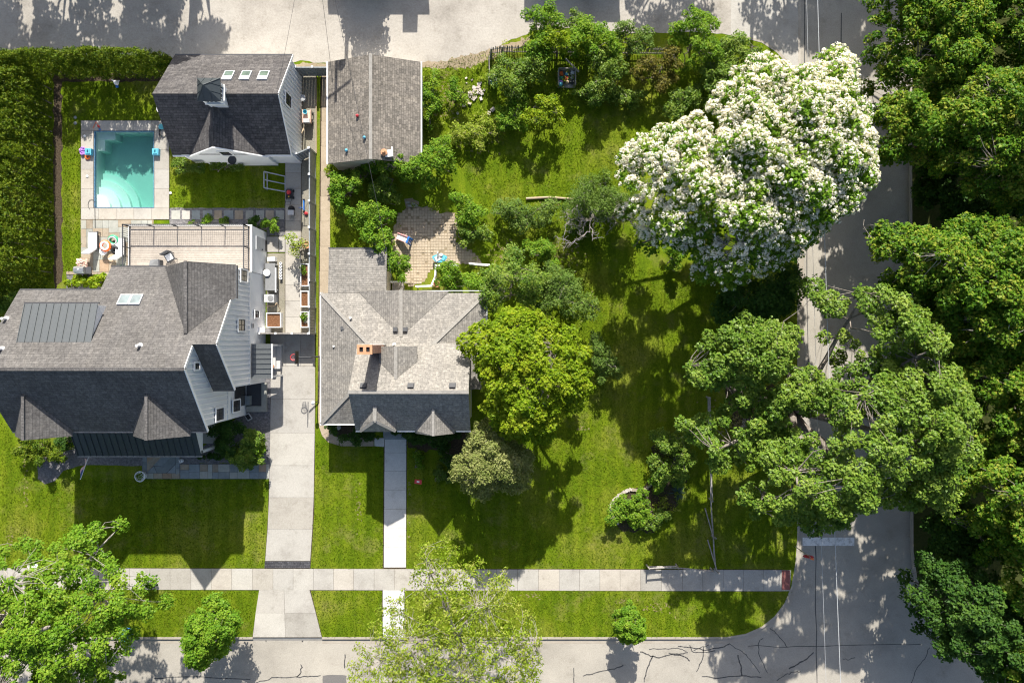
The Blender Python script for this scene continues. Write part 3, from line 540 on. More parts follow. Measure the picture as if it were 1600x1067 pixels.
# ------------------------------------------------------------ houses
def window(parent, plane, gx, gy, z, w, h, pane='pane', frame='trim', mull=True):
    """plane 'E': wall facing +X at ground px gx, centred at gy, z; plane 'S': wall facing -Y"""
    c = Vector(G(gx, gy, z))
    def bx(mb, u0, u1, v0, v1, d0, d1):
        if plane == 'E': mb.box(c.x+d0+.075, c.x+d1+.085, c.y+u0, c.y+u1, c.z+v0, c.z+v1)
        else: mb.box(c.x+u0, c.x+u1, c.y-d0, c.y-d1, c.z+v0, c.z+v1)
    t = .1; mb = MB(); bx(mb, -w/2-t, -w/2, -h/2-t, h/2+t, .0, .07); bx(mb, w/2, w/2+t, -h/2-t, h/2+t, .0, .07); bx(mb, -w/2, w/2, h/2, h/2+t, .0, .068); bx(mb, -w/2, w/2, -h/2-t, -h/2, .0, .09)
    o = mb.build('window', frame, parent)
    mb = MB(); bx(mb, -w/2+.002, w/2-.002, -h/2+.002, h/2-.002, -.03, .02); mb.build('pane', pane, o)
    mb = MB(); s_ = .045
    bx(mb, -w/2+.003, -w/2+s_, -h/2+.003, h/2-.003, .021, .045); bx(mb, w/2-s_, w/2-.003, -h/2+.003, h/2-.003, .021, .045); bx(mb, -w/2+s_, w/2-s_, h/2-s_, h/2-.003, .021, .045); bx(mb, -w/2+s_, w/2-s_, -h/2+.003, -h/2+s_, .021, .045)
    if mull: bx(mb, -.02, .02, -h/2+s_, h/2-s_, .021, .04); bx(mb, -w/2+s_, -.021, -.02, .02, .021, .038); bx(mb, .021, w/2-s_, -.02, .02, .021, .038)
    mb.build('sash', 'black', o)
    return o
def winE(parent, px, py, gx, w, h, **k):
    x, y, z = onX(px, py, gx); return window(parent, 'E', x, y, z, w, h, **k)
def pipe_vent(parent, c, r=.06, h=.4, mat='white', name='vent_pipe'):
    mb = MB(); mb.lathe(c, [(r*1.9, -.12), (r*1.9, .03), (r, .06), (r, h), (r*.6, h)], 10); mb.build(name, mat, parent)
def box_vent(parent, c, tilt, w=.38):
    mb = MB(); mb.obox((c[0], c[1], c[2]+.02), (w*1.25, w*1.25, .03), 0, tilt); mb.obox((c[0], c[1], c[2]+.1), (w, w*.9, .16), 0, tilt); mb.build('roof_vent', 'charcoal', parent)
def seam_panels(parent, a, b, c, d, n, mat, name='roof_panel'):
    """standing-seam panels on the quad a-b (eave) / d-c (top), n panels"""
    a, b, c, d = (Vector(v) for v in (a, b, c, d))
    for i in range(n):
        t0 = i/n+.002; t1 = (i+1)/n-.002
        p = [a.lerp(b, t0), a.lerp(b, t1), d.lerp(c, t1), d.lerp(c, t0)]
        mb = MB(); mb.slab(p, .05)
        nrm = (b-a).cross(d-a).normalized(); nrm = nrm if nrm.z > 0 else -nrm
        e0 = p[0]+nrm*.02; e1 = p[3]+nrm*.02; mb.bar(e0, e1, .035, .06); mb.build(name, mat, parent)

# ---------- white farmhouse
hA = thing('farmhouse', 'large white board-and-batten house with dark shingle roof, left of the concrete driveway', 'house', G(250, 560))
Zn = lambda y: 10.5-.038*(568-y)
Zs = lambda y: 10.5-.038*(y-568)
WX, EX = 385, 415                                  # east walls of the main block and of the wing
mb = MB(); mb.extrude([G(128, y, z) for y, z in ((467, 0), (467, 6.5), (568, 10.3), (648, 7.3), (648, 0))], ((WX-128)*S, 0, 0)); mb.build('wall', 'siding', hA)
mb = MB(); mb.extrude([G(WX+.2, y, z) for y, z in ((432, 0), (432, 5.2), (474, 6.85), (537, 9.2), (597, 6.35), (597, 0))], ((EX-WX-.2)*S, 0, 0)); mb.build('wall', 'siding', hA)
mb = MB(); mb.extrude([G(x, 431, z) for x, z in ((318, 0), (318, 5.1), (374.6, 8.6), (EX+.1, 7.0), (EX+.1, 0))], (0, -44*S, 0)); mb.build('wall', 'siding', hA)
mb = MB(); mb.extrude([G(237, y, z) for y, z in ((432, 0), (432, 5.1), (466.5, 6.4), (466.5, 0))], (80*S, 0, 0)); mb.build('wall', 'siding', hA)
mb = MB(); mb.gbox(236, 416.5, 363, 430.5, 0, 2.95); mb.build('deck_wall', 'siding', hA)
mb = MB()
mb.slab([G(x, y, Zn(y)) for x, y in ((124, 463), (124, 568), (388, 568), (388, 537), (418, 537), (418, 478), (374.6, 524.5), (311, 428.5), (235, 428.5), (235, 463))], .16)
mb.slab([G(x, y, Zs(y)) for x, y in ((124, 568.2), (124, 655), (388, 655), (388, 568.2))], .16)
mb.slab([G(388.2, 537.2, Zn(537)), G(418, 537.2, Zn(537)), G(418, 600, 6.4), G(388.2, 600, 6.4)], .14)
mb.slab([G(374.6, 429, 8.86), G(374.6, 524.5, 8.86), G(418, 478, 7.1), G(424, 475, 6.86), G(424, 429, 6.86)], .14)
mb.slab([G(374.6, 429, 8.87), G(374.6, 524.5, 8.87), G(311, 428.8, 5.21), G(311, 428.5, 5.21)], .12)
roofA = mb.build('roof', 'roof_dark', hA)
for cx, hw in ((168.5, 39), (327.8, 39)):
    mb = MB(); zr = 9.28; yb = 568+(10.5-zr)/.038; ze_ = Zs(655)
    mb.slab([G(cx, 661, zr), G(cx, yb, zr), G(cx-hw, 653, ze_+.12), G(cx-hw, 661, ze_+.1)], .12)
    mb.slab([G(cx+.1, 661, zr), G(cx+.1, yb, zr), G(cx+hw, 653, ze_+.12), G(cx+hw, 661, ze_+.1)], .12)
    d = mb.build('dormer', 'roof_dark', hA)
    mb = MB(); mb.extrude([G(cx-hw+4, 651, 7.0), G(cx+hw-4, 651, 7.0), G(cx, 651, zr-.2)], (0, -.25, 0)); mb.build('gable_wall', 'siding', d)
    mb = MB(); mb.bar(G(cx, 661, zr+.01), G(cx, yb+3, zr+.01), .2, .03); mb.build('ridge_cap', 'roof_dark', d)
mb = MB(); mb.bar(G(123.5, 568, 10.5), G(388.5, 568, 10.5), .22, .04); mb.build('ridge_cap', 'roof_dark', hA)
mb = MB(); mb.bar(G(374.6, 428.5, 8.88), G(374.6, 523, 8.88), .22, .03); mb.build('ridge_cap', 'roof_dark', hA)
# shed dormer with standing seam roof on the north slope
e0 = 484; zt = Zn(534)+.02; ze = 8.5
mb = MB(); mb.extrude([G(254, e0+2, Zn(e0+2)-.3), G(254, e0+2, ze-.1), G(254, 533, zt-.1)], (-92*S, 0, 0)); sd = mb.build('shed_dormer', 'siding', hA)
seam_panels(sd, G(160, e0, ze), G(256, e0, ze), G(256, 535, zt), G(160, 535, zt), 10, 'metal_roof')
mb = MB(); mb.gbox(159, 257, e0-2, e0-.2, ze-.14, ze-.02); mb.build('gutter', 'gutter_dark', sd)
# skylights on the slope
def skylight(parent, px, py, w, h, zf, slope, mat, k=0.5):
    # find the point on the slope seen at the pixel
    z = 5.0
    for _ in range(30):
        gx, gy = 800+(px-800)*(1-z/H), 533.5+(py-533.5)*(1-z/H); z = z+.5*(zf(gy)-z)
    c = Vector(G(gx, gy, z)); t = -math.atan(slope); nrm = Vector((0, math.sin(-t), math.cos(t))); 
    mb = MB()
    R = Matrix.Translation(c) @ Matrix.Rotation(t, 4, 'X')
    for x0, x1, y0, y1 in ((-w/2-.07, -w/2, -h/2-.07, h/2+.07), (w/2, w/2+.07, -h/2-.07, h/2+.07), (-w/2, w/2, -h/2-.07, -h/2), (-w/2, w/2, h/2, h/2+.07)):
        vs_ = [R @ Vector((x, y, q)) for q in (-.02, .12) for y in (y0, y1) for x in (x0, x1)]
        mb.add(vs_, [(0, 2, 3, 1), (4, 5, 7, 6), (0, 1, 5, 4), (2, 6, 7, 3), (0, 4, 6, 2), (1, 3, 7, 5)])
    o = mb.build('skylight', 'pale_grey', parent)
    mb = MB(); mb.slab([R @ Vector((x, y, .1)) for x, y in ((-w/2, -h/2), (w/2, -h/2), (w/2, h/2), (-w/2, h/2))], .05); mb.build('pane', mat, o)
    if k:
        mb = MB(); mb.slab([R @ Vector((x, y, .108)) for x, y in ((-w/2+.01, -h/2+.01), (w/2-.01, -h/2+.01), (w/2-.01, -h/2+h*k), (-w/2+.01, -h/2+h*k))], .004); mb.build('blind', 'white', o)
for px in (195, 213): skylight(hA, px, 469, .62, .75, Zn, .76, 'skylight_pale', 0)
for px, py in ((10, 498), (219, 540), (3, 545)):
    z = 8.0
    for _ in range(30): gy = 533.5+(py-533.5)*(1-z/H); z += .5*(Zn(gy)-z)
    pipe_vent(hA, (G(800+(px-800)*(1-z/H), gy)[0], G(0, gy)[1], z), .09, .45)
# deck
dk = MB(); dk.gbox(234.5, 417, 361.5, 430.8, 2.96, 3.06); deck = dk.build('deck', 'trim', hA)
for i in range(20):
    y0 = 363.5+i*3.35
    mb = MB(); mb.gbox(236.5, 414.5, y0+.1, y0+3.2, 3.062, 3.10+random.uniform(0, .004)); mb.build('deck_board', 'deck', deck)
for a, b in (((238.5, 365), (413, 365)), ((238.5, 365), (238.5, 428)), ((413, 365), (413, 428))):
    mb = MB(); A0 = Vector(G(*a)); B0 = Vector(G(*b)); up = Vector((0, 0, 1))
    mb.bar(A0+up*4.12, B0+up*4.12, .07, .05); mb.bar(A0+up*3.25, B0+up*3.25, .04, .04)
    n = max(2, round((B0-A0).length/1.6))
    for i in range(n+1): p = A0.lerp(B0, i/n); mb.bar(p+up*3.08, p+up*4.16, .07)
    r = mb.build('railing', 'charcoal', deck)
    mb = MB(); n = int((B0-A0).length/.14)
    for i in range(1, n): p = A0.lerp(B0, i/n); mb.bar(p+up*3.27, p+up*4.1, .018)
    tag(mb.build('balusters', 'charcoal', r), kind='stuff')
# standing seam porch roof at the front
mb = MB(); mb.gbox(166, 338, 648.2, 692, 0, .25); mb.build('porch_floor', 'concrete', hA)
seam_panels(hA, G(160, 702, 3.0), G(342, 702, 3.0), G(342, 649, 4.3), G(160, 649, 4.3), 20, 'metal_dark')
mb = MB(); mb.gbox(159.5, 342.5, 702.1, 704, 2.88, 3.0); mb.build('gutter', 'wood_grey', hA)
for x in (163, 222, 281, 339):
    mb = MB(); mb.gbox(x-2, x+2, 695, 699, 0, 2.9); mb.build('porch_post', 'trim', hA)
mb = MB(); mb.extrude([G(341, 649, 4.2), G(341, 699, 2.95), G(341, 699, 2.65), G(341, 649, 2.65)], (-.12, 0, 0)); mb.build('porch_gable', 'trim', hA)
# side canopy and entry
seam_panels(hA, G(443.5, 588, 2.75), G(443.5, 537, 2.75), G(416.3, 537, 3.1), G(416.3, 588, 3.1), 7, 'metal_roof')
mb = MB(); mb.gbox(443.6, 445, 537, 588, 2.62, 2.76); mb.build('gutter', 'trim', hA)
for y in (584.5, 537.5): mb = MB(); mb.gbox(416.5, 443, y, y+3, 2.45, 2.68); mb.build('canopy_beam', 'trim', hA)
for y in (539, 586):
    mb = MB(); mb.gbox(440, 442.6, y-1.3, y+1.3, 0, 2.45); mb.build('canopy_post', 'trim', hA)
mb = MB(); mb.gbox(415.3, 433, 538, 576, 0, .36); mb.gbox(433.1, 441, 538, 576, 0, .18); mb.build('entry_step', 'concrete_white', hA)
mb = MB(); mb.gbox(415.2, 415.9, 548, 568, .36, 2.4); d = mb.build('side_door', 'black', hA)
# area-way beside the canopy
mb = MB(); mb.gbox(386.2, 418, 634, 643, 0, .22); mb.gbox(410, 418, 598, 633.9, 0, .22); mb.build('areaway_kerb', 'stone_pale', hA)
mb = MB(); mb.gbox(386.2, 410, 598, 634, .01, .05); mb.build('areaway_floor', 'charcoal', hA)
mb = MB(); mb.gbox(385.2, 386.2, 600, 632, .3, 2.3); mb.build('glass_door', 'pane', hA)
mb = MB(); mb.gbox(386.5, 394, 618, 632, .05, .5); mb.build('storage_bench', 'stone_blue', hA)
# battens on the east walls, one run for each wall
mb = MB()
for i in range(25):
    y = 433+i*7; zt_ = (6.7 if y < 474 else Zn(y) if y < 537 else 9.32-.0467*(y-537))-.24
    if y < 596: mb.gbox(EX+.1, EX+1.7, y-.8, y+.8, 3.4, zt_)
mb.gbox(EX+.1, EX+1.2, 432, 597, 3.2, 3.39); tag(mb.build('battens', 'trim', hA), kind='stuff')
mb = MB()
for i in range(15):
    y = 541+i*7; z1 = (Zs(y) if y > 568 else Zn(y))-.24; z0 = (9.32-.0467*(y-537)+.05) if y < 600 else 3.6
    if y < 648: mb.gbox(WX+.1, WX+1.7, y-.8, y+.8, z0, z1)
mb.gbox(WX+.1, WX+1.1, 603, 647.8, 3.3, 3.55); tag(mb.build('battens', 'trim', hA), kind='stuff')
for p, q in (((388.4, 568, Zn(568)), (388.4, 655, Zs(655))), ((388.4, 568, Zn(568)), (388.4, 540, Zn(540))), ((418.4, 537, Zn(537)), (418.4, 478, Zn(478))), ((418.4, 537, Zn(537)), (418.4, 600, 6.4))):
    mb = MB(); mb.bar(Vector(G(*p))-Vector((0, 0, .1)), Vector(G(*q))-Vector((0, 0, .1)), .05, .2); mb.build('rake_board', 'trim', hA)
mb = MB(); mb.gbox(124, 388, 655.2, 657, Zs(655)-.18, Zs(655)-.04); mb.build('gutter', 'wood_grey', hA)
for q in ((124, 234, 461, 462.8, Zn(463)-.2, Zn(463)-.05), (234.5, 311, 426.5, 428.3, Zn(428)-.2, Zn(428)-.05), (388.4, 418.1, 600.2, 601.8, 6.25, 6.39), (424.2, 425.8, 430, 475, 6.7, 6.85)):
    mb = MB(); mb.gbox(*q); mb.build('gutter', 'gutter_dark', hA)
winE(hA, 379, 431, EX, .78, 1.15, pane='blind_pane'); winE(hA, 375, 508, EX, .8, 1.15, pane='blind_pane'); winE(hA, 399, 491, EX, .5, .75)
winE(hA, 341, 647, WX, .82, 1.2); winE(hA, 367, 634, WX, .82, 1.25); winE(hA, 305, 572, WX, .4, .6)
mb = MB(); x, y, z = onX(394, 509, EX); c = G(x, y, z); mb.box(c[0], c[0]+.08, c[1]-.16, c[1]+.16, c[2]-.16, c[2]+.16); mb.build('wall_vent', 'grey', hA)
x, y, z = onX(405, 381, 416.5); c = G(x, y, z)
mb = MB(); mb.box(c[0], c[0]+.06, c[1]-.5, c[1]+.5, .1, 2.25); d = mb.build('garden_door', 'pale_grey', hA)
mb = MB(); mb.box(c[0]+.065, c[0]+.09, c[1]-.42, c[1]+.42, .12, .45); mb.build('kick_plate', 'black', d)
mb = MB(); mb.lathe((c[0]+.1, c[1]-.38, 1.1), [(.03, 0), (.05, .04), (.03, .08)], 8); mb.build('handle', 'black', d)

# ---------- pool house (garage with cupola)
hB = thing('pool_house', 'white garage with dark shingle roof, glazed cupola and three skylights above the pool', 'garage', G(388, 190))
zN = lambda y: 6.1-.0395*(191-y); zS = lambda y: 6.1-.0408*(y-191)
mb = MB(); mb.extrude([G(306, y, z) for y, z in ((116, 0), (116, 2.9), (191, 5.9), (255, 3.2), (255, 0))], (166*S, 0, 0)); mb.build('wall', 'siding', hB)
mb = MB(); mb.slab([G(x, y, zN(y)) for x, y in ((302, 111), (302, 191), (476, 191), (476, 111))], .14); mb.slab([G(x, y, zS(y)) for x, y in ((302, 191.2), (302, 260), (476, 260), (476, 191.2))], .14)
mb.slab([G(383, 262, 5.72), G(383, 196, 5.72), G(328, 260, zS(260)+.1), G(328, 262, zS(260)+.05)], .12); mb.slab([G(383.1, 262, 5.72), G(383.1, 196, 5.72), G(438, 260, zS(260)+.1), G(438, 262, zS(260)+.05)], .12)
mb.build('roof', 'roof_garage', hB)
mb = MB(); mb.extrude([G(331, 259, 0), G(435, 259, 0), G(435, 259, 3.1), G(383, 259, 5.5), G(331, 259, 3.1)], (0, .3, 0)); mb.build('gable_wall', 'siding', hB)
mb = MB(); mb.bar(G(324, 263, 3.15), G(383, 263, 5.68), .08, .18); mb.bar(G(442, 263, 3.15), G(383.1, 263, 5.68), .08, .18); mb.build('rake_board', 'trim', hB)
window(hB, 'S', 383, 259, 3.6, .75, .9); 
mb = MB(); c = G(385, 261, 2.6); mb.lathe((c[0], c[1]-.2, c[2]), [(.02, -.05), (.32, .1), (.33, .12), (.05, .0)], 16); mb.tube([(c[0], c[1], c[2]), (c[0], c[1]-.25, c[2]-.1)], .025); mb.build('satellite_dish', 'charcoal', hB)
mb = MB()
for i in range(20):
    y = 118+i*7; mb.gbox(472.1, 473.5, y-.8, y+.8, .2, (zN(y) if y < 191 else zS(y))-.24) if y < 255 else None
tag(mb.build('battens', 'trim', hB), kind='stuff')
mb = MB(); mb.bar(G(476.2, 111, zN(111)-.1), G(476.2, 191, 6.0), .04, .18); mb.build('rake_board', 'trim', hB); mb = MB(); mb.bar(G(476.2, 260, zS(260)-.1), G(476.2, 191.1, 6.0), .04, .18); mb.build('rake_board', 'trim', hB)
mb = MB(); mb.gbox(302, 476, 109, 110.8, zN(111)-.18, zN(111)-.04); mb.build('gutter', 'gutter_dark', hB)
for q in ((302, 327), (439, 476)): mb = MB(); mb.gbox(q[0], q[1], 260.2, 262, zS(260)-.18, zS(260)-.04); mb.build('gutter', 'trim', hB)
winE(hB, 448, 157, 472, .85, 1.2)
for px in (357, 384, 412): skylight(hB, px, 119.5, .58, .95, zN, .79, 'skylight', .42)
cx, cy = 391, 194; r = 11
mb = MB(); mb.gbox(cx-r-1, cx+r+1, cy-r-1, cy+r+1, 4.9, 6.25); mb.gbox(cx-r-2.5, cx+r+2.5, cy-r-2.5, cy+r+2.5, 6.25, 6.37)
for i, j in ((-1, -1), (1, -1), (1, 1), (-1, 1)): mb.gbox(cx+i*r-1.6, cx+i*r+1.6, cy+j*r-1.6, cy+j*r+1.6, 6.37, 7.3)
cup = mb.build('cupola', 'trim', hB)
mb = MB(); mb.gbox(cx-r+1.7, cx+r-1.7, cy-r+.7, cy+r-.7, 6.38, 7.28); mb.gbox(cx-r+.7, cx+r-.7, cy-r+1.7, cy+r-1.7, 6.381, 7.279); mb.build('cupola_window', 'pane', cup)
mb = MB()
for k in (-1, 1):
    for t in (-.33, 0, .33): mb.gbox(cx+t*2*r*.8-.5, cx+t*2*r*.8+.5, cy+k*(r-.4)-.5, cy+k*(r-.4)+.5, 6.4, 7.25); mb.gbox(cx+k*(r-.4)-.5, cx+k*(r-.4)+.5, cy+t*2*r*.8-.5, cy+t*2*r*.8+.5, 6.4, 7.25)
mb.build('mullion', 'trim', cup)
mb = MB(); R2 = 15.5; ap = G(cx, cy, 8.15); cs = [G(cx+i*R2, cy+j*R2, 7.3) for i, j in ((-1, -1), (1, -1), (1, 1), (-1, 1))]
mb.add(cs+[ap]+[(p[0], p[1], 7.22) for p in cs], [(0, 1, 4), (1, 2, 4), (2, 3, 4), (3, 0, 4), (0, 1, 6, 5), (1, 2, 7, 6), (2, 3, 8, 7), (3, 0, 5, 8), (5, 6, 7, 8)])
for k in range(4): mb.bar(cs[k], ap, .05, .06)
for k in range(4):
    for t in (.33, .67):
        p = Vector(cs[k]).lerp(Vector(cs[(k+1) % 4]), t); m_ = Vector(cs[k]).lerp(Vector(cs[(k+1) % 4]), .5); q = p+(Vector(ap)-m_)*.64; mb.bar(p, q, .03, .05)
mb.build('cupola_roof', 'metal_dark', cup)
mb = MB(); c = G(297, 200, 4.4); mb.lathe(c, [(.03, -.25), (.2, -.1), (.33, .0), (.34, .02), (.06, -.05)], 18); mb.tube([(c[0], c[1], c[2]-.1), (c[0]+.3, c[1]-.1, c[2]-.3)], .03); mb.build('round_dish', 'pale_grey', hB)

# ---------- old garage
hC = thing('garage', 'detached garage with weathered brown-grey gable roof next to the alley', 'garage', G(595, 193))
mb = MB(); mb.extrude([G(x, 121, z) for x, z in ((529, 0), (529, 2.45), (595.5, 3.7), (661, 2.45), (661, 0))], (0, -145*S, 0)); mb.build('wall', 'wall_beige', hC)
mb = MB(); mb.slab([G(526, 117.5, 2.5), G(595, 117.5, 3.85), G(595, 269, 3.85), G(526, 269, 2.5)], .14); mb.slab([G(595.2, 117.5, 3.85), G(664, 117.5, 2.5), G(664, 269, 2.5), G(595.2, 269, 3.85)], .14); rC = mb.build('roof', 'roof_old', hC)
mb = MB(); mb.bar(G(595.1, 117, 3.88), G(595.1, 269.4, 3.88), .24, .03); mb.build('ridge_cap', 'roof_cap', hC)
mb = MB(); mb.gbox(523.8, 525.8, 117, 269.5, 2.36, 2.5); mb.build('gutter', 'trim', hC); mb = MB(); mb.gbox(664.2, 666, 117, 269.5, 2.36, 2.5); mb.build('gutter', 'trim', hC)
for y in range(125, 265, 8):
    pass
pipe_vent(hC, P(600, 238, 3.75), .13, .4, 'clay', 'turbine_vent'); mb = MB(); c = P(607, 240, 3.55); mb.obox(c, (.5, .5, .08), .1, 0); mb.obox((c[0]+.3, c[1]+.1, c[2]+.1), (.08, .7, .2), .05, 0); mb.build('roof_flashing', 'white', hC)
mb = MB(); mb.gbox(548, 642, 120.2, 120.8, .1, 2.2); gd = mb.build('garage_door', 'white', hC)

# ---------- corner house
hD = thing('corner_house', 'low house with light grey hipped roof, brick chimney and two front dormers', 'house', G(650, 560))
zl = lambda r: 2.9+.0187*r
mb = MB(); mb.gbox(526, 754, 470, 600, 0, 2.8); mb.gbox(526, 600, 600.1, 647, 0, 2.8); mb.build('wall', 'wall_beige', hD)
mb = MB(); mb.gbox(582, 737, 540, 650, 0, 4.4); mb.extrude([G(582, y, z) for y, z in ((540, 4.2), (602, 6.85), (650, 4.4))], (155*S, 0, 0)); mb.build('upper_wall', 'wall_beige', hD)
mb = MB()
mb.slab([G(518, 462, 2.9), G(762, 462, 2.9), G(682, 542, zl(80)), G(598, 542, zl(80))], .12)                      # north
mb.slab([G(518, 462.1, 2.9), G(597.9, 542, zl(80)), G(597.9, 575.3, zl(80)), G(518, 655, 2.9)], .12)              # west
mb.slab([G(518.1, 655.1, 2.9), G(597.9, 575.4, zl(80)), G(597.9, 655.1, 2.9)], .12)                               # south
mb.slab([G(762, 462.1, 2.9), G(682.1, 542, zl(80)), G(682.1, 604, zl(80)), G(762, 604, 2.9)], .12)                # east
mb.slab([G(640, 459.5, 4.12), G(640, 527, 4.12), G(574, 461, 2.92), G(574, 459.5, 2.92)], .1); mb.slab([G(640.1, 459.5, 4.12), G(640.1, 527, 4.12), G(706, 461, 2.92), G(706, 459.5, 2.92)], .1)
# steep upper roof
zU = lambda y: 7.05-.0423*(602-y); zV = lambda y: 7.05-.0378*(y-602)
mb.slab([G(578, 536, zU(536)), G(741, 536, zU(536)), G(741, 602, 7.05), G(578, 602, 7.05)], .14)
mb.slab([G(578, 602.2, 7.05), G(741, 602.2, 7.05), G(741, 660, zV(660)), G(578, 660, zV(660))], .14)
# north dormer
zr = 6.35; yb = 602-(7.05-zr)/.0423; ye = 602-(7.05-5.35)/.0423
for s_ in (-1, 1):
    mb.slab([G(640+.05*s_, 540, zr), G(640+.05*s_, yb, zr), G(640+s_*27, ye, 5.38), G(640+s_*27, 540, 5.38)], .1)
roofD = mb.build('roof', 'roof_grey', hD)
mb = MB(); mb.extrude([G(615, 542, 4.2), G(665, 542, 4.2), G(665, 542, 5.3), G(640, 542, 6.2), G(615, 542, 5.3)], (0, -.3, 0)); mb.build('dormer_wall', 'wall_beige', hD)
mb = MB()
for p, q in (((518, 462, 2.92), (598, 542, zl(80)+.02)), ((762, 462, 2.92), (682, 542, zl(80)+.02)), ((518, 655, 2.92), (597, 576, zl(80)+.02)), ((640, 459, 4.14), (640, 527, 4.14)), ((640, 540, zr+.02), (640, yb, zr+.02)), ((577.5, 602, 7.07), (741.5, 602, 7.07))): mb = MB(); mb.bar(G(*p), G(*q), .24, .03); mb.build('ridge_cap', 'roof_cap', hD)
# front dormers
mb = MB(); cx = 611; zr = 6.3; y1 = 643; yb = 602+(7.05-zr)/.0378; ev = 5.3; ye = 602+(7.05-ev)/.0378
for s_ in (-1, 1): mb.slab([G(cx, yb, zr), G(cx, y1, zr), G(cx+s_*25, 660.5, ev-.1), G(cx+s_*25, ye, ev+.02)], .1)
mb.slab([G(cx, y1+.1, zr), G(cx-25, 660.7, ev-.1), G(cx+25, 660.7, ev-.1)], .1); d = mb.build('dormer', 'roof_grey', hD)
mb = MB(); mb.bar(G(cx, yb+1, zr+.02), G(cx, y1, zr+.02), .25, .05); mb.bar(G(cx, y1, zr+.02), G(cx-25, 660, ev-.07), .2, .05); mb.bar(G(cx, y1, zr+.02), G(cx+25, 660, ev-.07), .2, .05); mb.build('ridge_cap', 'roof_cap', d)
mb = MB(); cx = 691; zr = 6.15; yb = 602+(7.05-zr)/.0378
for s_ in (-1, 1): mb.slab([G(cx+.05*s_, yb, zr), G(cx+.05*s_, 664, zr), G(cx+s_*28, 664, zV(660)+.02), G(cx+s_*28, 659, zV(660)+.14)], .1)
d = mb.build('dormer', 'roof_grey', hD)
mb = MB(); mb.bar(G(cx, yb+1, zr+.02), G(cx, 664, zr+.02), .18, .03); mb.build('ridge_cap', 'roof_cap', d)
mb = MB(); mb.extrude([G(cx-24, 650.2, 4.5), G(cx+24, 650.2, 4.5), G(cx, 650.2, zr-.2)], (0, -.3, 0)); mb.build('gable_wall', 'trim', d)
# gutters
mb = MB(); mb.gbox(516.2, 517.9, 461, 657, 2.76, 2.9); mb.gbox(516.2, 577, 655.4, 657, 2.75, 2.89); mb.gbox(613, 763.6, 458.2, 459.3, 2.76, 2.9); mb.gbox(762.2, 763.7, 459.5, 604, 2.76, 2.9); mb.gbox(578, 584, 660.3, 662, 4.7, 4.84); mb.gbox(637, 662, 660.3, 662, 4.7, 4.84); mb.gbox(720, 741, 660.3, 662, 4.7, 4.84); mb.build('gutter', 'trim', hD)
# rear wing
mb = MB(); mb.gbox(531, 611, 400, 469.8, 0, 2.6); mb.build('rear_wall', 'wall_beige', hD)
mb = MB(); mb.slab([G(528, 396, 2.62), G(614, 396, 2.62), G(614, 461.8, 2.86), G(528, 461.8, 2.86)], .13); mb.build('rear_roof', 'roof_grey', hD)
mb = MB(); mb.gbox(527, 614.6, 394, 395.8, 2.5, 2.63); mb.build('gutter', 'gutter_dark', hD)
# chimney
mb = MB(); c = G(608, 544); mb.box(c[0]-.45, c[0]+.45, c[1]-.27, c[1]+.27, 4.2, 8.75); ch = mb.build('chimney', 'brick', hD)
mb = MB(); z = 8.752
mb.box(c[0]-.5, c[0]+.5, c[1]+.16, c[1]+.32, z, z+.14); mb.box(c[0]-.5, c[0]+.5, c[1]-.32, c[1]-.16, z, z+.14); mb.box(c[0]-.5, c[0]-.34, c[1]-.159, c[1]+.159, z, z+.14); mb.box(c[0]+.34, c[0]+.5, c[1]-.159, c[1]+.159, z, z+.14); mb.box(c[0]-.1, c[0]+.1, c[1]-.159, c[1]+.159, z, z+.139); mb.build('chimney_cap', 'clay', ch)
for s_ in (-1, 1): mb = MB(); mb.box(c[0]+s_*.22-.115, c[0]+s_*.22+.115, c[1]-.15, c[1]+.15, z, z+.02); mb.build('flue', 'black', ch)
mb = MB(); mb.gbox(598, 620, 537.2, 538, 4.4, 4.95); mb.build('flashing', 'pale_grey', ch)
t = -math.atan(.85)
for px in (568, 642, 707):
    z = 6.5
    for _ in range(30): gy = 533.5+(602.5-533.5)*(1-z/H); z += .5*(zU(gy)-z)
    box_vent(hD, (G(800+(px-800)*(1-z/H), gy)[0], G(0, gy)[1], z), -math.atan(.846))
for px, py, zz in ((618, 515, 4.0), (633, 515, 4.0), (536, 513, 3.4)): box_vent(hD, P(px, py, zz), -.2, .3)
for px, py, zz in ((549, 497, 3.5), (523, 541, 3.05), (616, 538, 4.3)): pipe_vent(hD, P(px, py, zz), .07, .35)
# porch
mb = MB(); mb.gbox(600, 635, 650.2, 682, 0, .3); mb.build('porch_floor', 'stone_blue', hD); mb = MB(); mb.gbox(601, 634, 682.1, 686, 0, .16); mb.build('porch_step', 'stone_blue', hD)
for x in (599, 636): mb = MB(); mb.gbox(x-1.2, x+1.2, 655, 657.4, .0, 4.3); mb.build('porch_post', 'trim', hD)
mb = MB(); mb.gbox(608, 627, 649.4, 650.1, .3, 2.3); mb.build('front_door', 'red', hD)
for x in (546, 660, 715): window(hD, 'S', x, 647.2 if x < 600 else 650.2, 1.6, 1.2, 1.2)
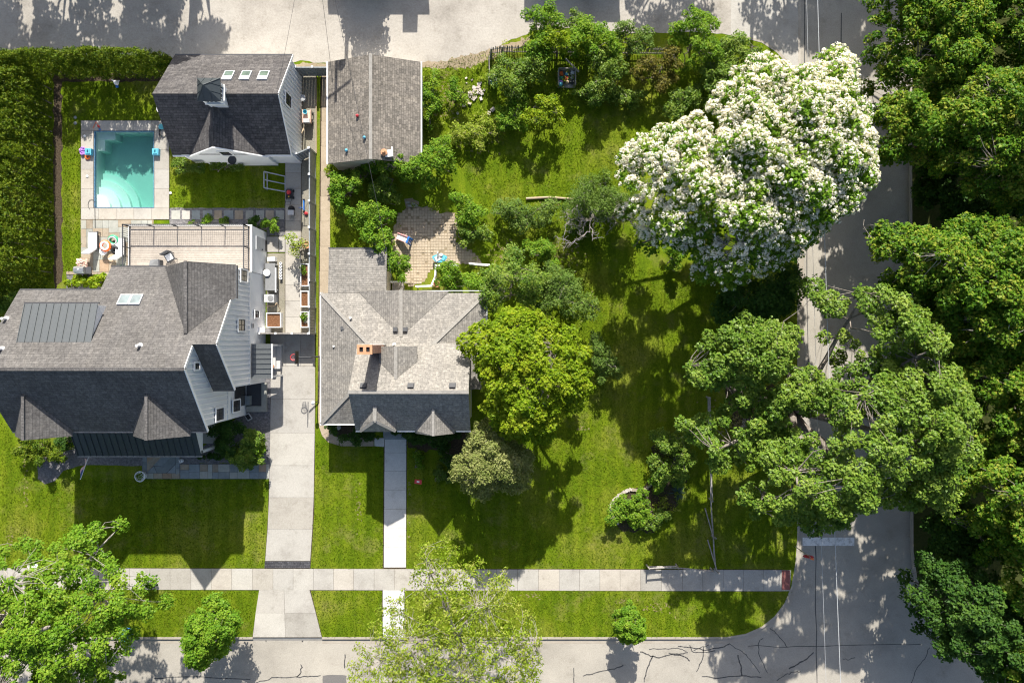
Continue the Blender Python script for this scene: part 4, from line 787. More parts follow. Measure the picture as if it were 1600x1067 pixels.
# rear stair rail belongs to the house
def white_rail(name, pts, label=None, h=.95, parent=None, z0=.05):
    mb = MB(); V = [Vector(G(*p)) for p in pts]; up = Vector((0, 0, 1)); k = 0
    for a, b in zip(V[:-1], V[1:]): mb.bar(a+up*(z0+h), b+up*(z0+h), .11, .05); mb.bar(a+up*(z0+.15), b+up*(z0+.15), .05, .05)
    for v in V: mb.bar(v+up*0, v+up*(z0+h+.12), .1)
    if parent is None: o = thing(name, label, 'railing', V[0]); mb.build('rail', 'trim', o)
    else: o = parent; mb.build('rail', 'trim', o)
    mb = MB()
    for a, b in zip(V[:-1], V[1:]):
        n = int((b-a).length/.12)
        for i in range(1, n): p = a.lerp(b, i/n); mb.bar(p+up*(z0+.17), p+up*(z0+h-.02), .035)
    tag(mb.build('balusters', 'trim', o), kind='stuff')
    return o
white_rail('porch_railing', [(614, 442), (636, 442)], 'white railing behind the rear wing of the corner house', .95)
white_rail('patio_railing', [(653, 449), (676, 448), (682, 434), (683, 417), (716, 416)], 'bent white railing beside the turquoise water table')
white_rail('patio_railing', [(735, 414), (765, 416)], 'short straight white railing at the right edge of the brick patio')
mb = MB(); mb.gbox(614, 632, 442, 462, .0, .35); mb.build('rear_step', 'wood_grey', hD)
# neighbours beyond the alley whose shadows cross it
def far_garage(label, x0, x1, y1, z, dep=120, ridge=1.6, mat='roof_old', cat='garage', name='garage'):
    o = thing(name, label, cat, G((x0+x1)/2, y1-dep/2)); mb = MB(); m_ = y1-dep/2
    mb.extrude([G(x0+3, y, q) for y, q in ((y1-3, 0), (y1-3, z-.1), (m_, z+ridge-.15), (y1-dep+3, z-.1), (y1-dep+3, 0))], ((x1-x0-6)*S, 0, 0)); mb.build('wall', 'siding', o)
    mb = MB(); mb.slab([G(x0, y1, z), G(x1, y1, z), G(x1, m_, z+ridge), G(x0, m_, z+ridge)], .14); mb.slab([G(x0, m_-.2, z+ridge), G(x1, m_-.2, z+ridge), G(x1, y1-dep, z), G(x0, y1-dep, z)], .14); mb.build('roof', mat, o)
    mb = MB(); mb.gbox((x0+x1)/2-24, (x0+x1)/2+24, y1-2.9, y1-2.3, .05, 2.2); mb.build('garage_door', 'white', o)
    return o
gA = far_garage('garage across the alley behind the old garage, casting its shadow on the gravel', 516, 674, -72, 3.4, ridge=1.5)
mb = MB(); mb.gbox(633, 656, -95, -78, 2.5, 4.6); mb.build('chimney', 'brick', gA)
far_garage('garage across the alley behind the picket fence, casting a square shadow', 823, 972, -60, 3.4, ridge=1.5)

# ------------------------------------------------------------ vegetation
def leaf_object(name, C, N, size, tint, mat, parent, aspect=0.7, fold=0.18):
    n = len(C); N = N/np.maximum(1e-6, np.linalg.norm(N, axis=1, keepdims=True))
    r = RNG.normal(size=(n, 3)); T = np.cross(N, r); T /= np.maximum(1e-6, np.linalg.norm(T, axis=1, keepdims=True)); Bn = np.cross(N, T)
    L = size[:, None]; W = L*aspect
    V = np.empty((n, 4, 3), np.float32)
    V[:, 0] = C-T*L*.5; V[:, 1] = C+Bn*W*.5+N*L*fold+T*L*.05; V[:, 2] = C+T*L*.5-N*L*.08; V[:, 3] = C-Bn*W*.5+N*L*fold+T*L*.05
    off = np.array(world_loc(parent) if parent is not None else (0, 0, 0), np.float32); V -= off
    me = bpy.data.meshes.new(name); me.vertices.add(n*4); me.vertices.foreach_set('co', V.ravel())
    me.loops.add(n*4); me.loops.foreach_set('vertex_index', np.arange(n*4, dtype=np.int32))
    me.polygons.add(n); me.polygons.foreach_set('loop_start', np.arange(0, n*4, 4, dtype=np.int32)); me.polygons.foreach_set('loop_total', np.full(n, 4, np.int32))
    me.update(calc_edges=True)
    at = me.attributes.new('tint', 'FLOAT', 'POINT'); at.data.foreach_set('value', np.repeat(np.clip(tint, 0, 1).astype(np.float32), 4))
    me.materials.append(M[mat])
    o = bpy.data.objects.new(name, me); COL.objects.link(o); o.parent = parent
    return o
def poly_np(poly): return np.array(poly, float)
def pip(pts, poly):
    x, y = pts[:, 0], pts[:, 1]; r = np.zeros(len(pts), bool); n = len(poly); j = n-1
    for i in range(n):
        xi, yi = poly[i]; xj, yj = poly[j]
        c = ((yi > y) != (yj > y)) & (x < (xj-xi)*(y-yi)/(yj-yi+1e-12)+xi); r ^= c; j = i
    return r
def edist(pts, poly):
    d = np.full(len(pts), 1e9); n = len(poly)
    for i in range(n):
        a = poly[i]; b = poly[(i+1) % n]; ab = b-a; t = np.clip(((pts-a)@ab)/(ab@ab+1e-12), 0, 1); q = a+t[:, None]*ab
        d = np.minimum(d, np.hypot(*(pts-q).T))
    return d
def clumps(poly, r, zlo, ztop, fill=0.35, holes=(), spacing=0.8, rag=0.25):
    """clump centres inside a world-space outline: an outer dome and some lower filling ones"""
    lo = poly.min(0); hi = poly.max(0); area = np.prod(hi-lo); n = int(area/(r*r)*9)+60
    pts = RNG.uniform(lo, hi, (n, 2)); pts = pts[pip(pts, poly)]
    d = edist(pts, poly); pts = pts[d > r*RNG.uniform(.25, .9, len(d))]
    for hx, hy, hrx, hry in holes:
        if len(pts): pts = pts[((pts[:, 0]-hx)/hrx)**2+((pts[:, 1]-hy)/hry)**2 > RNG.uniform(.6, 1.2, len(pts))]
    keep = []
    for p in pts:
        if all((p[0]-q[0])**2+(p[1]-q[1])**2 > (r*spacing)**2 for q in keep): keep.append(p)
    if not keep: keep = [poly.mean(0)]
    k = np.array(keep); d = edist(k, poly); t = np.clip(d/max(d.max(), 1e-6), 0, 1)
    z = zlo+(ztop-zlo)*np.sqrt(1-(1-t)**2*.96)+RNG.normal(0, rag*r*1.6, len(k))
    c = np.column_stack([k, z]); R = r*RNG.uniform(.55, 1.35, len(k))
    m = int(len(k)*fill)
    if m:
        i = RNG.choice(len(k), m, replace=True); c2 = c[i].copy(); c2[:, :2] += RNG.normal(0, r*.6, (m, 2)); c2[:, 2] -= RNG.uniform(.25, .75, m)*(ztop-zlo*.6)*.6
        c2[:, 2] = np.maximum(c2[:, 2], zlo*.55); ok = pip(c2[:, :2], poly); c = np.vstack([c, c2[ok]]); R = np.concatenate([R, R[i][ok]])
    return c, R
def leaf_cloud(c, R, per, lsize, flat=0.65, up=0.7, scatter=0.4, tintamp=0.22, shell=0.5):
    k = len(c); cnt = np.maximum(6, (per*(R/R.mean())**2).astype(int)); idx = np.repeat(np.arange(k), cnt); n = len(idx)
    D = RNG.normal(size=(n, 3)); D /= np.linalg.norm(D, axis=1, keepdims=True); low = D[:, 2] < -.35; D[low, 2] *= -1
    rad = R[idx]*(shell+(1-shell)*RNG.random(n)**.6)
    lobes = 1+.25*np.sin(D[:, 0]*7+idx*1.7)*np.sin(D[:, 1]*7+idx*.9)
    Pp = c[idx]+D*(rad*lobes)[:, None]*np.array([1, 1, flat])
    N = D*.5+np.array([0, .38, up*.85])+RNG.normal(0, scatter, (n, 3))
    ct = RNG.normal(.48, .12, k); tint = ct[idx]+RNG.normal(0, tintamp, n)+.1*(D[:, 2])
    sz = lsize*RNG.uniform(.45, 1.4, n)
    return Pp, N, sz, tint
def limbs(mb, base, ztrunk, c, trunk_r, nl=7, lean=(0, 0)):
    base = Vector(base); top = Vector((base.x+lean[0], base.y+lean[1], ztrunk))
    mb.tube([base, base.lerp(top, .15)+Vector((0, 0, 0)), base.lerp(top, .6)+Vector((random.gauss(0, .08), random.gauss(0, .08), 0)), top], [trunk_r*1.45, trunk_r*1.08, trunk_r, trunk_r*.85], 10)
    if len(c) == 0: return
    pts = [Vector(p) for p in c]; chosen = [max(pts, key=lambda p: (p-top).length)]
    while len(chosen) < min(nl, len(pts)):
        chosen.append(max(pts, key=lambda p: min((p-q).length for q in chosen)))
    nodes = []
    for tip in chosen:
        mid = top.lerp(tip, .45)+Vector((random.gauss(0, .5), random.gauss(0, .5), .05*(tip-top).length)); mid.z = min(mid.z, tip.z+.3)
        path = []
        for t in np.linspace(0, 1, 7):
            q = top.lerp(mid, t).lerp(mid.lerp(tip, t), t); path.append(q+Vector((random.gauss(0, .11), random.gauss(0, .11), random.gauss(0, .08)))*(1 if 0 < t < 1 else 0))
        rs = [trunk_r*.62*(1-.85*t)+.012 for t in np.linspace(0, 1, 7)]; mb.tube(path, rs, 6)
        nodes += list(zip(path[1:], rs[1:]))
    for p in pts:
        if p in chosen: continue
        q, r = min(nodes, key=lambda nr: (nr[0]-p).length-nr[1]*2)
        if (p-q).length < .05: continue
        LL = (p-q).length; m_ = q.lerp(p, .5)+Vector((random.gauss(0, .14*LL), random.gauss(0, .14*LL), -.1*LL)); r0 = min(r*.6, .02+.012*LL)
        mb.tube([q, q.lerp(m_, .55)+Vector((random.gauss(0, .05*LL), random.gauss(0, .05*LL), 0)), m_.lerp(p, .4), p], [r0, r0*.8, r0*.6, .008], 4, cap=False)
def to_world(poly_px, z): return np.array([P(x, y, z)[:2] for x, y in poly_px])
def tree(name, label, cat, poly_px, zlo, ztop, mat, r=0.8, per=230, leaf=0.2, trunk=None, trunk_r=0.25, bark='bark', holes=(), fill=.35, group=None, spacing=.8, nl=8, flat=.65, tintamp=.2, shell=.5, up=.7, scatter=.4, aspect=.7, rag=.25, zfork=None, base_z=0.0, ret=False):
    zm = zlo+(ztop-zlo)*.45; multi = isinstance(poly_px[0], list); parts_ = [to_world(q, zm) for q in (poly_px if multi else [poly_px])]; poly = np.vstack(parts_)
    hw = [(*P(h[0], h[1], zm)[:2], h[2]*S*(1-zm/H), h[3]*S*(1-zm/H)) for h in holes]
    cs = [clumps(q, r, zlo+(.6*k_ if multi else 0), ztop-(.9*k_ if multi else 0), fill, hw, spacing, rag) for k_, q in enumerate(parts_)]; c = np.vstack([q[0] for q in cs]); R = np.concatenate([q[1] for q in cs])
    tb = P(*trunk, 0)[:2] if trunk else tuple(poly.mean(0))
    root = thing(name, label, cat, (tb[0], tb[1], base_z), group)
    mb = MB(); limbs(mb, (tb[0], tb[1], base_z-.05), zfork or max(.3, zlo*.62), c, trunk_r, nl, lean=((poly.mean(0)[0]-tb[0])*.2, (poly.mean(0)[1]-tb[1])*.2))
    mb.build('trunk', bark, root, smooth=True)
    Pp, N, sz, tint = leaf_cloud(c, R, per, leaf, flat, up, scatter, tintamp, shell)
    leaf_object('crown', Pp, N, sz, tint, mat, root, aspect)
    if ret: return root, c, R
    return root
def shrub(label, cx, cy, rx, ry, ztop, mat, zlo=.35, r=.42, per=110, leaf=.13, name='shrub', cat='shrub', group=None, wob=.14, stems=True, **k):
    """bush centred at a ground pixel"""
    kk = 1/(1-ztop*.45/H); px = 800+(cx-800); py = cy
    return tree(name, label, cat, ring(px, py, rx, ry, 20, wob), zlo, ztop, mat, r, per, leaf, None, .05+.012*ztop, 'bark', (), k.pop('fill', .25), group, nl=5, **k)

# street trees and big crowns, outlines as the crowns stand over the ground
tree('maple_tree', 'large bright green street tree overhanging the sidewalk at the lower left corner', 'tree',
     [(-60, 860), (20, 850), (60, 835), (95, 845), (130, 825), (165, 830), (150, 855), (170, 870), (195, 880), (210, 905), (222, 935), (228, 960), (210, 985), (205, 1010), (190, 1035), (170, 1060), (150, 1110), (60, 1150), (-60, 1150), (-120, 1050), (-110, 920)],
     5.5, 11, 'lf_bright', .52, 190, .17, (40, 1000), .3, 'bark_pale', holes=((90, 1025, 26, 16), (35, 890, 18, 12), (95, 905, 22, 13), (-20, 1010, 14, 12)), fill=.4, nl=10, spacing=1.1, shell=.45, rag=.5)
tree('young_tree', 'small rounded green street tree between the driveway and the lower left corner tree', 'tree',
     [(318, 935), (335, 930), (352, 938), (374, 955), (378, 978), (366, 1000), (350, 1015), (330, 1036), (312, 1040), (300, 1030), (288, 1020), (290, 985), (300, 955)], 2.0, 5.2, 'lf_bright', .42, 170, .15, (338, 968), .1, fill=.5, nl=6, spacing=.8)
tree('locust_tree', 'feathery pale yellow-green tree with bare twigs over the lower street', 'tree',
     [(640, 885), (652, 858), (680, 850), (705, 865), (722, 882), (750, 880), (770, 890), (800, 905), (800, 935), (830, 960), (845, 1000), (850, 1050), (830, 1110), (740, 1150), (620, 1140), (535, 1090), (540, 1050), (560, 1025), (590, 1005), (565, 985), (590, 955), (640, 925)],
     5.0, 10.0, 'lf_lime', .42, 46, .17, (720, 985), .15, 'bark_pale', fill=.55, nl=16, spacing=.95, shell=.15, scatter=.7, up=.4, aspect=.5, tintamp=.26, holes=((660, 905, 14, 10), (700, 930, 12, 10), (640, 1020, 16, 12), (790, 1010, 14, 12)))
tree('sapling', 'tiny bright green sapling by the kerb near the bare dirt patch', 'tree', ring(983, 972, 26, 31, 16, .1), 1.0, 3.4, 'lf_bright', .3, 150, .13, (975, 958), .05, fill=.5, nl=5)
tree('maple_tree', 'rounded yellow-green maple in front of the corner house', 'tree',
     [(712, 540), (735, 515), (760, 500), (790, 485), (815, 482), (845, 490), (870, 505), (895, 520), (915, 535), (918, 560), (932, 590), (928, 615), (905, 640), (880, 650), (875, 675), (850, 695), (815, 690), (790, 680), (768, 660), (748, 640), (752, 610), (745, 580), (730, 560)],
     3.5, 9.0, 'lf_yellow', .55, 240, .18, (835, 600), .24, fill=.35, nl=9, spacing=.95, rag=.4, shell=.55)
tree('small_tree', 'pale olive feathery tree at the front corner of the corner house', 'tree',
     [(735, 665), (760, 655), (785, 658), (800, 680), (820, 690), (835, 710), (830, 740), (835, 760), (810, 768), (780, 765), (755, 778), (735, 770), (715, 755), (703, 735), (715, 715), (725, 695)],
     2.0, 6.5, 'lf_olive', .42, 190, .13, (768, 712), .14, fill=.55, nl=8, shell=.3, scatter=.6)
WT = [(955, 245), (965, 300), (985, 345), (1010, 375), (1050, 390), (1075, 400), (1110, 455), (1150, 450), (1190, 430), (1235, 400), (1275, 385), (1290, 365), (1335, 345), (1340, 310), (1360, 285), (1370, 240), (1350, 200), (1340, 160), (1325, 130), (1335, 100), (1300, 85), (1275, 100), (1240, 105), (1200, 100), (1170, 95), (1150, 105), (1130, 140), (1095, 160), (1070, 185), (1030, 200), (1000, 215), (965, 235)]
wt, wc, wR = tree('catalpa_tree', 'large tree covered in white blossom overhanging the side street', 'tree', WT, 5.5, 12.5, 'lf_bright', .75, 210, .22, (1165, 320), .38, fill=.4, nl=11, spacing=.85, rag=.4, ret=True, holes=((1270, 145, 12, 14), (1130, 300, 14, 16), (1070, 340, 14, 10)))
top = wc[:, 2] > 5.2; wc = wc[top]; wR = wR[top]; k = len(wc); nb = 40
idx = np.repeat(np.arange(k), nb); D = RNG.normal(size=(k*nb, 3)); D[:, 2] = np.abs(D[:, 2])*.9+.15; D[:, 1] += .25; D /= np.linalg.norm(D, axis=1, keepdims=True)
bc = wc[idx]+D*wR[idx][:, None]*np.array([1.02, 1.02, .72]); bc = bc[RNG.random(len(bc)) < np.clip(.86+.3*np.sin(bc[:, 0]*.95+1.3*np.sin(bc[:, 1]*.6))*np.sin(bc[:, 1]*1.05+.7)+.05*(bc[:, 1]-12)*.6, .12, 1)]
pn = 13; i2 = np.repeat(np.arange(len(bc)), pn); Dd = RNG.normal(size=(len(i2), 3)); Dd[:, 2] = np.abs(Dd[:, 2]); Dd /= np.linalg.norm(Dd, axis=1, keepdims=True)
rb = RNG.uniform(.09, .17, len(bc))[i2]
tag(leaf_object('blossoms', bc[i2]+Dd*rb[:, None]*np.array([1, 1, 1.1]), Dd+RNG.normal(0, .2, Dd.shape), RNG.uniform(.09, .14, len(i2)), RNG.beta(2.5, 1.2, len(i2)), 'lf_blossom', wt, .85, .1), kind='stuff')
tree('oak_tree', 'broad dark green tree spreading over the middle of the side street', 'tree',
     [[(1300, 580), (1340, 555), (1390, 540), (1440, 545), (1480, 560), (1510, 600), (1520, 640), (1505, 690), (1490, 730), (1485, 780), (1450, 800), (1420, 795), (1380, 785), (1345, 800), (1300, 835), (1270, 840), (1250, 815), (1215, 828), (1180, 812), (1160, 780), (1170, 740), (1140, 715), (1175, 690), (1215, 690), (1235, 650), (1195, 620), (1225, 590), (1265, 575)],
      [(1300, 470), (1345, 450), (1385, 450), (1415, 470), (1445, 505), (1460, 545), (1410, 560), (1360, 550), (1330, 540), (1300, 520), (1330, 500)],
      [(1065, 580), (1090, 560), (1095, 520), (1130, 500), (1165, 490), (1205, 500), (1245, 520), (1250, 555), (1215, 590), (1185, 610), (1140, 600), (1105, 610), (1075, 605)],
      [(1250, 447), (1275, 443), (1292, 465), (1318, 470), (1310, 490), (1280, 495), (1252, 480)],
      [(1125, 645), (1150, 610), (1190, 600), (1235, 620), (1240, 680), (1195, 705), (1140, 700)],
      [(1055, 665), (1085, 640), (1120, 650), (1130, 690), (1160, 740), (1150, 765), (1125, 730), (1095, 690)]],
     6.0, 12.5, 'lf_mid', .58, 260, .18, (1212, 640), .45, fill=.3, nl=15, spacing=1.0, shell=.6, flat=.7,
     holes=((1272, 530, 20, 30), (1268, 660, 30, 17), (1162, 655, 20, 22), (1310, 700, 18, 12), (1310, 480, 10, 16), (1395, 745, 14, 14), (1145, 760, 14, 30), (1110, 645, 16, 20), (1350, 560, 10, 8), (1420, 620, 10, 10), (1240, 740, 12, 9), (1200, 560, 14, 12)), rag=.5)
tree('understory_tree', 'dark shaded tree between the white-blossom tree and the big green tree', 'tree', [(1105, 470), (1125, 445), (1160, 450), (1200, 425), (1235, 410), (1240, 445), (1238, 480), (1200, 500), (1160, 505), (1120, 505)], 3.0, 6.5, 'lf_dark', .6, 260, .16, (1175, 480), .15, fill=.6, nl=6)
TR = 'trees along the far side of the side street'
far = [('bright-tipped maple at the top right corner beside the street', [(1372, -40), (1375, 20), (1362, 60), (1388, 90), (1375, 120), (1420, 150), (1470, 160), (1520, 130), (1550, 60), (1540, -40), (1450, -80)], 5, 9, 'lf_tips', (1480, 70)),
       ('maple leaning over the street below the top right corner tree', [(1352, 185), (1370, 165), (1410, 150), (1450, 170), (1470, 210), (1440, 250), (1420, 262), (1390, 245), (1365, 250), (1372, 215)], 5, 9, 'lf_tips', (1430, 215)),
       ('dense leafy tree at the right edge level with the white blossom', [(1450, 180), (1490, 130), (1540, 110), (1620, 100), (1690, 150), (1700, 260), (1640, 320), (1570, 320), (1510, 300), (1470, 260)], 6, 11.5, 'lf_tips', (1570, 215)),
       ('tree filling the extreme top right corner of the picture', [(1540, -60), (1700, -60), (1720, 60), (1640, 110), (1560, 90), (1530, 20)], 5, 9, 'lf_tips', (1620, 20)),
       ('yellow-tipped tree with pale branches right of the street bend', [(1362, 380), (1385, 350), (1420, 345), (1450, 360), (1480, 345), (1530, 335), (1570, 350), (1640, 340), (1700, 400), (1700, 520), (1620, 560), (1540, 560), (1480, 545), (1440, 500), (1410, 470), (1385, 460), (1375, 420)], 6, 12, 'lf_tips', (1510, 440)),
       ('tree at the right edge beside the big green tree', [(1468, 570), (1560, 545), (1680, 540), (1720, 640), (1680, 740), (1590, 760), (1530, 720), (1520, 640)], 5.5, 11.5, 'lf_tips', (1580, 640)),
       ('mottled tree at the right edge below the big green tree', [(1490, 740), (1530, 700), (1590, 690), (1690, 720), (1710, 850), (1640, 900), (1570, 880), (1510, 820)], 6, 12, 'lf_tips', (1590, 790)),
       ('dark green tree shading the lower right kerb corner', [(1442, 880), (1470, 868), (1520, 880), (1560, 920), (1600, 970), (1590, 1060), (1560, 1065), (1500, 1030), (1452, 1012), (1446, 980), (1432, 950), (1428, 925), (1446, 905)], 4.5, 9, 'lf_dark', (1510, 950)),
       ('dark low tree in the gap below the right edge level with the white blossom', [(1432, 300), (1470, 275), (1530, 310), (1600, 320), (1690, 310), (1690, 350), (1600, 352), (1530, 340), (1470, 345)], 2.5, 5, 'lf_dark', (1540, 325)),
       ('low dark tree added to stand in for lawn shade beside the far kerb above the lower right tree', [(1438, 820), (1470, 795), (1520, 790), (1560, 830), (1560, 880), (1500, 880), (1450, 868)], 2.5, 5, 'lf_dark', (1500, 840)),  # added dark crown, covers lawn that is only in deep shade
       ('small dark tree added in place of lawn shade beside the far kerb opposite the white blossom', [(1428, 250), (1455, 235), (1490, 260), (1480, 320), (1440, 335)], 2.5, 5, 'lf_dark', (1455, 285)),  # added to darken the shaded lawn strip by the kerb
       ('tall tree in the lower right corner of the picture', [(1545, 880), (1600, 830), (1700, 850), (1730, 980), (1680, 1100), (1590, 1110), (1560, 1060), (1590, 980)], 6, 12, 'lf_tips', (1640, 960))]
for lb, pl, a, b, mt, tk in far: tree('street_tree', lb, 'tree', pl, a, b, mt, .58, 230, .19, tk, .25, 'bark_pale' if 'pale' in lb else 'bark', fill=.75, group=TR, nl=9, spacing=.84, rag=.55, shell=.55, tintamp=.27)
# trees beyond the picture that shade the alley and the street
for lb, x, y, rr, a, b in (('tall leafy tree across the alley shading the pool house roof', 300, -80, 40, 7, 10.5), ('tree across the alley near the picket fence, dappling the gravel', 1050, -170, 70, 4, 8), ('tree beyond the top of the side street', 1335, -215, 110, 5, 10), ('small tree against the garage across the alley', 582, -26, 30, 1.6, 3.4), ('tree beyond the alley at the far left', 20, -150, 60, 5, 9.5), ('tree beyond the alley above the clipped hedge', 130, -118, 62, 3.5, 8.5), ('broad tree beyond the alley between hedge and pool house', 245, -125, 66, 3.5, 8.8), ('tree beyond the alley above the pool house', 335, -120, 36, 3, 8), ('second tree beyond the top of the side street, nearer the alley mouth', 1225, -170, 50, 5, 8)):
    tree('alley_tree', lb, 'tree', [(800+(q[0]-800)/(1-b*.8/H), 533+(q[1]-533)/(1-b*.8/H)) for q in ring(x, y, rr, rr*.8, 18)], a, b, 'lf_mid', .8, 140 if x > 1000 and x < 1300 else 260, .24, None, .25, fill=.5, nl=8, spacing=1.1 if x > 1000 and x < 1300 else .8)

# hedge
def hedge(label, poly_px, h, parent_name='hedge'):
    poly = np.array([G(x, y)[:2] for x, y in poly_px]); root = thing(parent_name, label, 'hedge', (*poly.mean(0), 0), 'clipped hedge around the pool lawn')
    lo, hi = poly.min(0), poly.max(0); n = int(np.prod(hi-lo)*60); p = RNG.uniform(lo, hi, (n, 2)); p = p[pip(p, poly)]; d = edist(p, poly)
    z = h*np.clip(.55+.45*np.sqrt(np.clip(d/.7, 0, 1)), 0, 1)+RNG.normal(0, .07, len(p))
    pc = [];
    for q in RNG.uniform(lo, hi, (int(np.prod(hi-lo)*6), 2)):
        if all((q[0]-w[0])**2+(q[1]-w[1])**2 > .72**2 for w in pc): pc.append(q)
    pc = np.array(pc); dd = np.sqrt(((p[:, None, :]-pc[None])**2).sum(2)); ni = dd.argmin(1); dm = dd.min(1); ph = RNG.normal(0, .22, len(pc)); z = z+ph[ni]-.9*np.clip(dm-.12, 0, 1)**1.3
    c = np.column_stack([p, z]); e = d < .3; side = c[e].copy(); side = np.vstack([side]*4); side[:, 2] = RNG.uniform(.2, h*.8, len(side)); c = np.vstack([c, side])
    R = RNG.uniform(.1, .2, len(c)); Pp, N, sz, tint = leaf_cloud(c, R, 12, .14, 1.7, .35, .6, .24, .3)
    leaf_object('foliage', Pp, N, sz, tint, 'lf_hedge', root, .5)
    mb = MB(); step = 1.1
    for x in np.arange(lo[0]+.5, hi[0], step):
        for y in np.arange(lo[1]+.5, hi[1], step):
            if pip(np.array([[x, y]]), poly)[0]: mb.tube([(x, y, -.05), (x, y, h*.3)], [.06, .02], 5)
    mb.build('stems', 'bark', root)
hedge('tall clipped evergreen hedge left of the pool', [(-40, 129), (82, 129), (86, 200), (85, 300), (88, 380), (84, 440), (70, 455), (20, 458), (-40, 458)], 4.0)
hedge('tall clipped evergreen hedge along the alley above the pool', [(-40, 101), (60, 103), (150, 100), (240, 100), (280, 106), (294, 112), (294, 122), (240, 126), (150, 126), (60, 127), (-40, 127)], 3.8)

